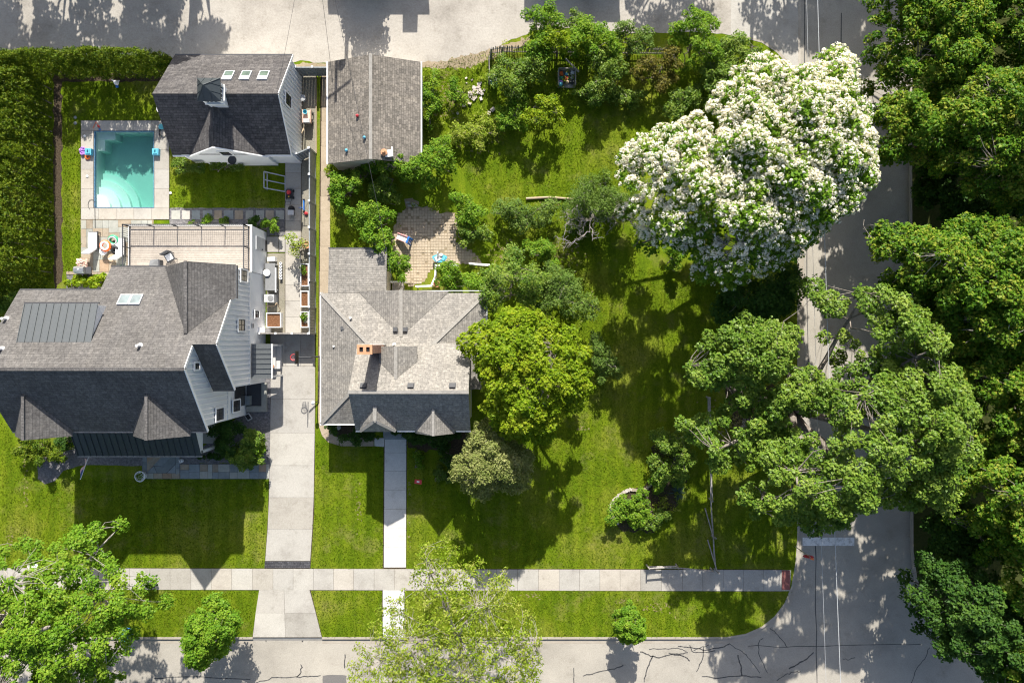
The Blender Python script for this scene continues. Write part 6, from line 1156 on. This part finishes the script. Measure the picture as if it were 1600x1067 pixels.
# ------------------------------------------------------------ pool side
def lounger(label, x, y, s_=1):
    c = Vector(G(x, y)); o = thing('sun_lounger', label, 'lounger', c, 'white loungers on the flagstone patio'); w = .3
    mb = MB(); mb.obox(c+Vector((0, .28, .33)), (.64, .62, .1)); mb.obox(c+Vector((0, .28-.63, .33)), (.64, .61, .1)); mb.build('seat_cushion', 'white', o)
    a = c+Vector((0, -.66, .33)); b = a+Vector((-.22*s_, -.42, .55)); mb = MB()
    mb.slab([a+Vector((-.32, 0, .05)), a+Vector((.32, 0, .05)), b+Vector((.32, 0, .05)), b+Vector((-.32, 0, .05))], .1); mb.build('back_cushion', 'white', o)
    mb = MB(); mb.obox(c+Vector((0, -.1, .24)), (.7, 1.5, .05)); mb.build('frame', 'charcoal', o)
    for sx in (-.3, .3):
        for sy in (-.8, .55): mb = MB(); mb.bar(c+Vector((sx, sy, 0)), c+Vector((sx, sy, .22)), .05); mb.build('leg', 'charcoal', o)
    mb = MB(); mb.obox(c+Vector((.42, -.1, .42)), (.05, 1.5, .05)); mb.bar(c+Vector((.42, .6, 0)), c+Vector((.42, .6, .42)), .05); mb.bar(c+Vector((.42, -.8, 0)), c+Vector((.42, -.8, .42)), .05); mb.build('arm_rest', 'charcoal', o)
lounger('white sun lounger nearer the lawn on the flagstone patio', 149, 376); lounger('white sun lounger against the roof deck wall', 191, 385, 1)
for lb, x, y, mt in (('white round side table under the orange float', 167, 394, 'white'), ('cream round side table between the floats and the lounger', 180, 404, 'wood_tan')):
    o = thing('side_table', lb, 'table', G(x, y), 'round side tables on the patio'); c = Vector(G(x, y)); mb = MB(); mb.lathe(c+Vector((0, 0, .45)), [(.2, 0), (.3, .01), (.3, .04), (.05, .05)], 20); mb.build('table_top', mt, o); mb = MB(); mb.lathe(c, [(.16, 0), (.05, .03), (.04, .45)], 10); mb.build('pedestal', 'grey', o)
o = thing('swim_ring', 'orange and white inflatable ring on the side table', 'float', G(172, 386)); c = Vector(G(172, 386, .62)); mb = MB(); mb.torus(c, .32, .13, 24, 10, .08); ob = mb.build('tube', ['orange', 'yellow'], o, smooth=True); mb = MB(); mb.torus(c+UP*.075, .29, .085, 24, 8, .08); mb.build('top_band', 'white', o, smooth=True)
o = thing('swim_ring', 'green inflatable ring behind the orange one', 'float', G(181, 377)); c = Vector(G(181, 377, .3)); mb = MB(); mb.torus(c, .32, .14, 24, 10, .25); mb.build('tube', 'green_float', o, smooth=True); mb = MB(); mb.torus(c+Vector((-.02, -.04, .09)), .3, .07, 20, 8, .25); mb.build('top_band', 'pale_grey', o, smooth=True)
o = thing('swim_ring', 'dark green inflatable ring leaning on the lounger', 'float', G(183, 391)); c = Vector(G(183, 391, .25)); mb = MB(); mb.torus(c, .25, .12, 20, 10, .5); mb.build('tube', 'charcoal', o, smooth=True)
o = thing('plastic_toy', 'bright green plastic toy by the farmhouse roof edge', 'toy', G(192, 422)); mb = MB(); c = Vector(G(191, 420)); mb.lathe(c, [(.3, 0), (.28, .12), (.15, .26), (.03, .3)], 14); mb.build('shell', 'green_toy', o, smooth=True); mb = MB(); mb.lathe(c+Vector((.3, .05, .05)), [(.05, 0), (.1, .05), (.08, .12), (.02, .15)], 8); mb.build('head', 'green_toy', o)
# grill with side tables
o = thing('grill', 'stainless barbecue grill with dark side shelf above the hosta bed', 'grill', G(140, 424)); c = Vector(G(137, 424)); mb = MB(); mb.obox(c+Vector((0, 0, .55)), (.72, .5, .75)); mb.build('cabinet', 'grey', o)
mb = MB(); mb.extrude([c+Vector((-.38, y, z)) for y, z in ((-.27, .93), (.27, .93), (.27, 1.08), (.12, 1.2), (-.12, 1.2), (-.27, 1.05))], (.76, 0, 0)); mb.build('lid', 'steel', o); mb = MB(); mb.tube([c+Vector((-.25, -.33, 1.05)), c+Vector((.25, -.33, 1.05))], .02, 6); mb.build('handle', 'charcoal', o)
mb = MB(); mb.obox(c+Vector((.62, 0, .9)), (.45, .5, .05)); mb.build('side_shelf', 'charcoal', o); mb = MB(); mb.lathe(c+Vector((0, .05, 1.2)), [(.06, 0), (.05, .02)], 12); mb.build('thermometer', 'white', o)
for sx in (-.3, .3):
    for sy in (-.2, .2): mb = MB(); mb.lathe(c+Vector((sx, sy, 0)), [(.05, 0), (.06, .05), (.05, .18)], 8); mb.build('caster', 'black', o)
o = thing('towel_heap', 'crumpled pink beach towel behind the grill', 'towel', G(131, 411)); mb = MB(); c = Vector(G(131, 411)); gx = 9
vs_ = [c+Vector(((i/gx-.5)*.9+random.gauss(0, .03), (j/gx-.5)*.6+random.gauss(0, .03), .12+.18*math.exp(-((i/gx-.5)**2+(j/gx-.5)**2)*5)+random.uniform(0, .12))) for i in range(gx+1) for j in range(gx+1)]
mb.add(vs_, [(i*(gx+1)+j, (i+1)*(gx+1)+j, (i+1)*(gx+1)+j+1, i*(gx+1)+j+1) for i in range(gx) for j in range(gx)]); mb.build('cloth', 'towel', o); mb = MB(); mb.obox(c+UP*.08, (.7, .4, .14)); mb.build('basket', 'wood_tan', o)
# volleyball-net bases and pool toys
for lb, x, y in (('light blue pool game base on the left deck', 141.5, 239), ('light blue pool game base on the right deck', 246, 239)):
    o = thing('pool_game_base', lb, 'pool toy', G(x, y), 'blue pool game bases'); c = Vector(G(x, y)); mb = MB(); mb.extrude([c+Vector(v) for v in ((-.24, -.24, .04), (.24, -.24, .04), (.26, .24, .04), (-.24, .26, .04))], (0, 0, .3)); mb.build('base', 'pool_blue', o); mb = MB(); mb.obox(c+Vector((0, .0, .36)), (.34, .34, .05)); mb.lathe(c+Vector((0, .12, .38)), [(.05, 0), (.05, .12)], 8); mb.build('top', 'turquoise', o)
o = thing('pool_float', 'crumpled purple pool float on the left deck', 'float', G(132, 238)); mb = MB(); c = Vector(G(131, 237, .12))
for i in range(7): a = i*.9; mb.torus(c+Vector((.14*math.cos(a), .2*math.sin(a), .05*(i % 2))), .1, .06, 10, 6, random.uniform(-.5, .5))
mb.build('float', 'purple', o, smooth=True)
o = thing('pool_float', 'small orange float below the purple one', 'float', G(138, 246)); mb = MB(); mb.torus(Vector(G(138, 246, .1)), .15, .07, 14, 8); mb.build('float', 'orange', o, smooth=True)
o = thing('pool_cleaner', 'round blue pool cleaner with coiled hose on the deck corner', 'pool cleaner', G(253, 199)); c = Vector(G(253, 199)); mb = MB(); mb.lathe(c+UP*.04, [(.2, 0), (.22, .1), (.15, .2), (.05, .22)], 16); mb.build('body', 'turquoise', o); mb = MB(); mb.tube([c+Vector((.3*math.cos(t*.5)+.12, -.18+.42*math.sin(t*.5)-.02*t, .08)) for t in range(22)], .025, 6); mb.build('hose', 'charcoal', o)
o = thing('pool_pole', 'telescopic pool pole lying from the pool corner onto the patio', 'pole', G(149, 335)); mb = MB(); mb.tube([G(149, 322, .08), G(149.5, 356, .07)], .022, 8); mb.build('pole', 'charcoal', o); mb = MB(); mb.tube([Vector(G(146, 322, .08))+Vector((.28*math.cos(t/12*6.28)-.1, .4*math.sin(t/12*6.28)+.1, 0)) for t in range(9)], .015, 6); mb.build('hoop', 'charcoal', o)
o = thing('pool_toys', 'red and orange scoop net on the upper pool deck', 'toy', G(153, 200)); mb = MB(); mb.tube([G(146, 201, .07), G(151, 191, .07), G(157, 202, .07)], .02, 6); mb.build('frame', 'orange', o); mb = MB(); mb.lathe(G(155, 198, .04), [(.08, 0), (.09, .08), (.03, .12)], 10); mb.build('ball', 'red', o); mb = MB(); mb.lathe(G(157, 203, .04), [(.06, 0), (.07, .08), (.03, .12)], 10); mb.build('cup', 'blue', o)
for lb, x, y, mt in (('small white drain cap on the upper left deck', 133, 213, 'white'), ('small white cap on the left deck below the blue base', 137, 276, 'white'), ('white sprinkler head beside the right deck edge', 267, 302, 'white')):
    mb = MB(); mb.lathe(G(x, y, .03), [(.09, 0), (.1, .05), (.04, .07)], 12); tag(mb.build('drain_cover', mt), lb, 'drain cover')
o = thing('garden_toy', 'white and blue toy against the hedge above the pool', 'toy', G(184, 131)); c = Vector(G(184, 131)); mb = MB(); mb.lathe(c+UP*.05, [(.12, 0), (.2, .12), (.14, .3), (.04, .36)], 12); mb.tube([c+Vector((-.15, .1, .2)), c+Vector((-.3, .2, .3))], .05, 6); mb.tube([c+Vector((.12, .1, .2)), c+Vector((.28, .12, .28))], .05, 6); mb.build('body', 'white', o); mb = MB(); mb.lathe(c+Vector((0, -.25, .02)), [(.1, 0), (.12, .1), (.04, .15)], 10); mb.build('base', 'blue', o)
for lb, x, y in (('pale round stone on the upper lawn left of the pool, upper one', 118, 184), ('pale round stone on the upper lawn left of the pool, lower one', 118, 193)): mb = MB(); mb.lathe(G(x, y), [(.12, 0), (.13, .05), (.05, .1)], 9); tag(mb.build('stone', 'stone_blue'), lb, 'stone')
# roof deck furniture
o = thing('deck_chair', 'white cushioned dark metal chair on the roof deck', 'chair', G(293, 404, 3.1)); c = Vector(P(265, 402, 3.5)); c.z = 3.1; mb = MB(); mb.obox(c+UP*.4, (.62, .62, .08), .5); mb.build('seat', 'charcoal', o); mb = MB(); mb.obox(c+UP*.48, (.45, .45, .1), .5); mb.build('cushion', 'white', o); mb = MB(); mb.obox(c+Vector((-.17, .28, .7)), (.62, .07, .6), .5); mb.build('backrest', 'charcoal', o)
for sx in (-.27, .27):
    for sy in (-.25, .25): p = Matrix.Rotation(.5, 3, 'Z') @ Vector((sx, sy, 0)); mb = MB(); mb.bar(c+p, c+p+UP*.4, .05); mb.build('leg', 'charcoal', o)
o = thing('lounge_seat', 'grey folding lounge seat on the roof deck by the shingles', 'chair', G(262, 412, 3.1)); c = Vector(P(244, 411, 3.3)); c.z = 3.1; mb = MB(); mb.slab([c+Vector(v) for v in ((-.5, -.2, .3), (.3, -.3, .3), (.3, .25, .5), (-.35, .2, .35))], .06); mb.build('seat', 'grey', o); mb = MB(); mb.obox(c+Vector((.38, -.05, .3)), (.1, .5, .5)); mb.build('arm', 'charcoal', o); mb = MB(); mb.obox(c+Vector((-.05, -.05, .12)), (.6, .4, .22)); mb.build('base', 'charcoal', o)
# ------------------------------------------------------------ front things
o = thing('flag', 'striped red, white and blue flag hanging from a pole on the farmhouse porch', 'flag', G(160, 700)); a = Vector(P(139, 712, 2.7)); b = Vector(P(126, 748, 3.5)); mb = MB(); mb.tube([a, b], .018, 6); mb.lathe(b, [(.02, 0), (.04, .03), (.01, .07)], 8); mb.build('pole', 'white', o)
d = (b-a); L = d.length; dn = d.normalized(); M['flag_red'] = plain('flag_red', (.42, .05, .07), .8); M['flag_blue'] = plain('flag_blue', (.05, .1, .27), .8)
p0 = a+dn*L*.18; hang = Vector((-.5, .02, -.62)); mb = MB(); nu = 20; nvv = 13
def fpt(u, v):   # u along the pole, v down the cloth
    return p0+dn*(L*.8*u)+hang*v+Vector((-.1*v*math.sin(u*9+v*2), .0, .0))+Vector((0, .03*math.sin(u*14), 0))
for j in range(nvv):
    for i in range(nu):
        u0, u1, v0, v1 = i/nu, (i+1)/nu, j/nvv, (j+1)/nvv; mb.cur = 2 if (v0 < .54 and u0 > .58) else j % 2
        mb.add([fpt(u0, v0), fpt(u1, v0), fpt(u1, v1), fpt(u0, v1)], [(0, 1, 2, 3)])
mb.build('cloth', ['flag_red', 'white', 'flag_blue'], o)
o = thing('planter_pot', 'large white pot with grassy plant at the end of the flagstone walk', 'pot', G(224, 743)); c = Vector(G(225, 742)); mb = MB(); mb.lathe(c, [(.2, 0), (.3, .1), (.4, .55), (.42, .6), (.36, .6), (.34, .5)], 20); mb.build('pot', 'white', o); Pp, N, sz, ti = leaf_cloud(np.array([[c.x-.03, c.y, .55]]), np.array([.3]), 90, .12); leaf_object('plant', Pp, N, sz, ti, 'lf_mid', o)
o = thing('lantern', 'small round white lantern on the gravel by the flagstone landing', 'lantern', G(285, 719)); mb = MB(); mb.lathe(G(285, 719), [(.1, 0), (.15, .05), (.15, .35), (.05, .45)], 12); mb.build('body', 'white', o); mb = MB(); mb.torus(Vector(G(285, 719, .45)), .08, .012, 12, 6); mb.build('ring', 'charcoal', o)
o = thing('flower_pot', 'terracotta flower pot on the farmhouse side steps', 'pot', G(428, 573)); mb = MB(); c = G(429, 572, .36); mb.lathe(c, [(.12, 0), (.17, .28), (.18, .3), (.14, .3), (.13, .24)], 14); mb.build('pot', 'clay', o); mb = MB(); mb.lathe((c[0], c[1], c[2]+.22), [(.13, 0), (.02, .05)], 10); mb.build('soil', 'potting_soil', o)
o = thing('metal_tray', 'tilted dark tray on the gravel at the farmhouse corner', 'tray', G(389, 650)); c = Vector(G(389, 651)); mb = MB(); mb.obox(c+UP*.12, (.4, .55, .08), .5, .2); mb.build('tray', 'pale_grey', o); mb = MB(); mb.obox(c+UP*.17, (.28, .4, .02), .5, .2); mb.build('screen', 'black', o)
# basketball hoop
o = thing('basketball_hoop', 'basketball hoop with black backboard over the driveway', 'hoop', G(500, 557)); b = Vector(G(500, 557)); mb = MB(); mb.tube([b, b+UP*2.6, b+Vector((-.7, 0, 3.1))], .06, 8); mb.build('pole', 'charcoal', o); mb = MB(); mb.obox(b+Vector((-.8, 0, 3.25)), (.06, .95, .75)); mb.build('backboard', 'black', o)
mb = MB(); mb.torus(b+Vector((-1.1, 0, 3.02)), .23, .025, 24, 8); mb.build('rim', 'red', o); mb = MB()
for k in range(12): a_ = k*math.pi/6; mb.tube([b+Vector((-1.1+.22*math.cos(a_), .22*math.sin(a_), 3.0)), b+Vector((-1.1+.12*math.cos(a_+.5), .12*math.sin(a_+.5), 2.6))], .012, 4)
mb.build('net', 'pink', o)
o = thing('lamp_post', 'short garden lamp with white globe beside the driveway', 'lamp', G(497, 627)); b = Vector(G(497, 627)); mb = MB(); mb.tube([b, b+UP*1.2], .03, 8); mb.build('post', 'black', o); mb = MB(); mb.lathe(b+UP*1.2, [(.05, 0), (.13, .08), (.15, .16), (.11, .26), (.02, .3)], 14); mb.build('globe', 'white', o, smooth=True)
o = thing('lawn_sign', 'small red lawn sign with white mark beside the front walk', 'sign', G(655, 752)); c = Vector(G(656, 750)); mb = MB(); mb.tube([c+Vector((.0, .1, 0)), c+Vector((.0, .05, .6))], .015, 6); mb.tube([c+Vector((.35, .12, .02)), c+Vector((.0, .05, .5))], .012, 6); mb.build('stake', 'charcoal', o); mb = MB(); mb.obox(c+Vector((-.05, 0, .62)), (.55, .03, .4), -.12, -1.1); mb.build('panel', 'red', o); mb = MB(); mb.obox(c+Vector((-.05, .008, .648)), (.2, .02, .14), -.12, -1.1); mb.build('mark', 'white', o)
o = thing('stone_ornament', 'pale round stone ornament under the corner house gutter', 'ornament', G(529, 667)); mb = MB(); mb.lathe(G(529, 667), [(.2, 0), (.22, .1), (.15, .28), (.04, .34)], 14); mb.build('body', 'pale_grey', o, smooth=True)
# stop sign at the corner
o = thing('stop_sign', 'stop sign on a post with a small orange flag at the street corner', 'sign', G(1242, 853)); b = Vector(G(1242, 853)); mb = MB(); mb.tube([b-UP*.05, b+UP*2.75], .035, 8); mb.build('post', 'steel', o); z = 2.4
M['sign_red'] = plain('sign_red', (.5, .02, .04), .4, var=.04)
oc = [(math.cos(math.pi/8+i*math.pi/4)*.4, math.sin(math.pi/8+i*math.pi/4)*.4) for i in range(8)]
mb = MB(); mb.extrude([b+Vector((x, -.045, z+q)) for x, q in oc], (0, -.02, 0)); plate = mb.build('plate', 'sign_red', o)
mb = MB(); n8 = 8
for i in range(8):
    a_, b_ = oc[i], oc[(i+1) % 8]; f1, f2 = .985, .9
    mb.add([b+Vector((a_[0]*f1, -.068, z+a_[1]*f1)), b+Vector((b_[0]*f1, -.068, z+b_[1]*f1)), b+Vector((b_[0]*f2, -.068, z+b_[1]*f2)), b+Vector((a_[0]*f2, -.068, z+a_[1]*f2))], [(0, 1, 2, 3)])
mb.build('border', 'white', plate)
cu = bpy.data.curves.new('word', 'FONT'); cu.body = 'STOP'; cu.size = .27; cu.align_x = 'CENTER'; cu.align_y = 'CENTER'; cu.extrude = .002
to = bpy.data.objects.new('tmp_word', cu); COL.objects.link(to); bpy.context.view_layer.update(); dg = bpy.context.evaluated_depsgraph_get(); me = bpy.data.meshes.new_from_object(to.evaluated_get(dg)); me.transform(Matrix.Translation(Vector((0, -.07, z))) @ Matrix.Rotation(math.pi/2, 4, 'X')); bpy.data.objects.remove(to)
me.materials.clear(); me.materials.append(M['white']); wo_ = bpy.data.objects.new('lettering', me); COL.objects.link(wo_); wo_.parent = plate; me.transform(Matrix.Translation(b-world_loc(plate)))
mb = MB(); mb.slab([b+Vector(v) for v in ((.02, .0, 2.78), (.3, -.1, 2.72), (.32, -.28, 2.6), (.02, -.16, 2.7))], .015); mb.build('flag', 'orange', o)
# ------------------------------------------------------------ corner house garden things
c = Vector(G(632, 374)); o = thing('toddler_slide', 'pink, white and blue plastic slide on the brick patio', 'slide', c); R0 = Matrix.Rotation(-.42, 3, 'Z')
def L3(x, y, z): return c+R0 @ Vector((x, y, z))
mb = MB(); mb.slab([L3(-.6, -.2, .12), L3(-.6, .2, .12), L3(.35, .2, .78), L3(.35, -.2, .78)], .04); mb.build('chute', 'white', o); 
for s_ in (-1, 1): mb = MB(); mb.bar(L3(-.62, s_*.23, .16), L3(.35, s_*.23, .86), .06, .12); mb.build('side_rail', 'pink', o)
mb = MB(); mb.bar(L3(.36, -.22, .8), L3(.62, -.24, 0), .07); mb.bar(L3(.36, .22, .8), L3(.62, .24, 0), .07)
for t in (.25, .5, .75): mb.bar(L3(.36+.26*t, -.22, .8*(1-t)), L3(.36+.26*t, .22, .8*(1-t)), .06, .1)
mb.build('ladder', 'blue', o); mb = MB(); mb.bar(L3(.42, -.26, .92), L3(.42, .26, .92), .14, .1); mb.build('hand_hold', 'blue', o)
c = Vector(G(688, 405)); o = thing('water_table', 'turquoise and white toddler water table on the brick patio', 'toy table', c); mb = MB()
mb.extrude([c+Vector((.55*math.cos(a)*(1+.15*math.sin(3*a)), .34*math.sin(a)*(1+.1*math.cos(2*a)), .35)) for a in np.linspace(0, 6.28, 20)[:-1]], (0, 0, .16)); mb.build('basin', 'turquoise', o)
mb = MB(); mb.obox(c+Vector((-.12, .02, .53)), (.5, .4, .05), .5); mb.build('tray', 'pale_grey', o); mb = MB(); mb.obox(c+Vector((.3, -.02, .54)), (.22, .3, .06), -.4); mb.build('tub', 'pool_blue', o); mb = MB(); mb.tube([c+Vector((-.1, .15, .5)), c+Vector((-.12, .42, .85))], [.09, .05], 8); mb.lathe(c+Vector((.12, .26, .51)), [(.12, 0), (.13, .12), (.04, .16)], 10); mb.build('tower', 'white', o)
for a in (.6, 2.4, 3.9, 5.6): mb = MB(); mb.tube([c+Vector((.38*math.cos(a), .24*math.sin(a), 0)), c+Vector((.38*math.cos(a), .24*math.sin(a), .36))], .05, 8); mb.build('leg', 'turquoise', o)
o = thing('clay_pot', 'round brown pot behind the bent white railing', 'pot', G(683, 446)); mb = MB(); mb.lathe(G(683, 444), [(.15, 0), (.26, .3), (.27, .34), (.2, .34), (.2, .26)], 14); mb.build('pot', 'clay', o); mb = MB(); mb.lathe(G(683, 444, .25), [(.2, 0), (.04, .05)], 10); mb.build('soil', 'potting_soil', o)
for i, (x, y, a) in enumerate(((637, 317, .1), (646, 319, -.2), (650, 322, .3), (640, 322, 0))):
    mb = MB(); mb.obox(G(x, y, .05), (.3, .16, .1), a); tag(mb.build('loose_paver', 'stone_pale'), 'loose pale paver at the top of the brick patio, %s' % ('leftmost', 'middle', 'rightmost', 'lowest')[i], 'paver', 'loose pavers above the patio')
# crate of toys
o = thing('toy_crate', 'open grey wooden crate in the rear border', 'crate', G(884, 130)); mb = MB(); x0, x1, y0, y1 = 872, 898, 112, 138
mb.gbox(x0, x1, y0, y0+1.2, 0, .75); mb.build('back', 'wood_grey', o); 
for x in (x0, x1): mb = MB(); mb.gbox(x-.8, x+.8, y0+1.2, y1, 0, .7); mb.build('side', 'wood_grey', o)
mb = MB(); mb.gbox(x0+.8, x1-.8, y0+1.3, y1, 0, .08); mb.build('floor', 'wood_grey', o); mb = MB(); mb.tube([G(882, 100, 1.0), G(903, 119, .8)], .07, 5); mb.build('lid_board', 'wood_grey', o)
TM = ['orange', 'pool_blue', 'white', 'green_float', 'red', 'pale_grey', 'purple', 'wood_tan', 'charcoal', 'turquoise']; NM = ['orange', 'blue', 'white', 'green', 'red', 'grey', 'purple', 'tan', 'black', 'turquoise']
POS = ['back left', 'back middle', 'back right', 'middle left', 'centre', 'middle right', 'front left', 'front middle', 'front right', 'top back']
for i in range(10):
    x = 876+(i % 3)*8.5+random.uniform(-1, 1); y = 118+(i//3)*6.5+random.uniform(-1, 1); x = min(x, 894); y = min(y, 136); mb = MB(); cc = G(x, y, .08 if i < 9 else .4)
    if i % 2: mb.lathe(cc, [(.08, 0), (.16, .1), (.15, .25), (.05, .33)], 10)
    else: mb.obox((cc[0], cc[1], cc[2]+.16), (.3, .24, .3), random.uniform(0, 3), .2)
    tag(mb.build('toy', TM[i]), '%s toy in the wooden crate, %s' % (NM[i], POS[i]), 'toy', 'toys in the crate')
o = thing('cooler', 'white lidded cooler with teal body inside the picket fence', 'cooler', G(772, 128)); c = Vector(G(772, 128)); mb = MB(); mb.obox(c+UP*.4, (.5, .48, .72)); mb.build('body', 'turquoise', o); mb = MB(); mb.obox(c+UP*.82, (.56, .54, .12)); mb.build('lid', 'white', o)
for i in range(46):
    x = random.gauss(742, 8); y = random.gauss(144, 7); r = random.uniform(.05, .18)
    if i == 0: rub = thing('rubble_heap', 'heap of pale broken stones in the weedy plot', 'rubble', G(742, 144))
    mb = MB(); mb.obox(G(x, y, r*.4), (r*1.6, r*1.2, r), random.uniform(0, 3), random.uniform(-.3, .3)); mb.build('stone', 'rubble', rub)
for i, (x, y, s_) in enumerate(((725, 165, .3), (770, 172, .35), (764, 178, .3), (715, 178, .2))): mb = MB(); mb.obox(G(x, y, .08), (s_, s_*.8, .16), i*.7, .1); tag(mb.build('stone_block', 'rubble'), 'pale stone block near the rubble heap, %s' % ('square one on the grass', 'right upper one', 'right lower one', 'small left one')[i], 'stone', 'stone blocks near the rubble')
mb = MB(); mb.tube([G(822, 311, .1), G(858, 309, .12), G(900, 312, .1)], [.1, .09, .08], 8); tag(mb.build('log', 'wood_tan'), 'long pale log lying left of the dead tree', 'log')
be = thing('bed_edging', 'curved edging of stones around the planted bed', 'edging', G(965, 790)); pts = [(1018, 745), (1016, 757), (1008, 764), (996, 766), (985, 764), (975, 768), (966, 774), (958, 782), (954, 792), (956, 803), (961, 812), (967, 819)]
for i in range(len(pts)-1):
    for t in (0, .33, .66):
        x = pts[i][0]+(pts[i+1][0]-pts[i][0])*t; y = pts[i][1]+(pts[i+1][1]-pts[i][1])*t; mb = MB(); mb.obox(G(x, y, .06), (.24, .18, .14), random.uniform(0, 3), random.uniform(-.1, .1)); mb.build('stone', 'rubble' if i > 3 else 'stone_tan', be)
for lb, x, y, mt in (('red ball on the old garage roof', 558, 181, 'red'), ('blue ball on the old garage roof near the ridge', 569, 215, 'pool_blue'), ('blue ball on the old garage roof near the lower eave', 541, 235, 'pool_blue')):
    z = 3.05
    for _ in range(20): gx = 800+(x-800)*(1-z/H); z = 2.5+1.35*(gx-526)/69+.13
    c = P(x, y, z); mb = MB(); mb.lathe((c[0], c[1], c[2]-.12), [(.03, 0), (.09, .04), (.12, .12), (.09, .2), (.03, .24)], 12); tag(mb.build('ball', mt, smooth=True), lb, 'ball', 'balls on the garage roof')
# recycling bin half hidden by the corner tree
o = thing('recycling_bin', 'blue wheeled bin half hidden under the lower left tree', 'bin', G(205, 985)); c = Vector(G(203, 986)); mb = MB(); mb.obox(c+UP*.5, (.55, .6, .95)); mb.build('body', 'blue', o); mb = MB(); mb.obox(c+UP*1.0, (.62, .68, .08)); mb.build('lid', 'turquoise', o)
mb = MB(); mb.obox(G(52, 884, .02), (.9, .3, .03), .2); tag(mb.build('newspaper', 'white'), 'white paper lying on the lawn under the lower left tree', 'paper')
# ------------------------------------------------------------ poles and wires
def utility_pole(label, gx, gy, h, arm='x', can=False):
    b = Vector(G(gx, gy)); o = thing('utility_pole', label, 'utility pole', b); mb = MB(); mb.tube([b-UP*.1, b+UP*h], [.17, .12], 10); mb.build('pole', 'bark', o); mb = MB(); v = Vector((1.2, 0, 0)) if arm == 'x' else Vector((0, 1.2, 0)); mb.bar(b+UP*(h-.5)-v, b+UP*(h-.5)+v, .1, .12); mb.build('crossarm', 'wood_grey', o)
    if can: mb = MB(); mb.lathe(b+Vector((.45, 0, h-2.6)), [(.25, 0), (.3, .1), (.3, 1.0), (.2, 1.1)], 14); mb.build('transformer', 'grey', o)
    return b+UP*h
p1 = utility_pole('utility pole across the alley behind the old garage', 545, -40, 10.5, can=True)
def wire(label, a, b, sag=.5, r=.012, mat='charcoal'):
    a, b = Vector(a), Vector(b); mb = MB(); mb.tube([a.lerp(b, t)-UP*sag*4*t*(1-t) for t in np.linspace(0, 1, 13)], r, 5, cap=False); tag(mb.build('cable', mat), label, 'cable', 'overhead cables')
wire('thin dark service wire crossing the old garage roof', p1-UP*.8, G(628, 459, 3.4), .3)
wire('thin dark wire crossing the alley left of the old garage', p1-UP*1.2+Vector((-.4, 0, 0)), G(534, 150, 2.7), .25)
wire('thin service wire above the alley near the pool house', p1-UP*.6, G(470, 190, 5.6), .3, .01)
a1 = Vector(P(1271, -260, 9.2)); b1 = Vector(P(1324, 1320, 9.2)); c1 = Vector(P(1255, -260, 8.4)); d1 = Vector(P(1300, 1320, 8.4))
utility_pole('utility pole beyond the top end of the side street', 800+a1.x/S-10, 533.5-a1.y/S, 9.6); utility_pole('utility pole beyond the lower street', 800+b1.x/S-10, 533.5-b1.y/S, 9.6)
wire('pale overhead cable running along the side street', a1, b1, .35, .02, 'pale_grey'); wire('second thinner overhead cable along the side street', c1, d1, .35, .01, 'pale_grey')
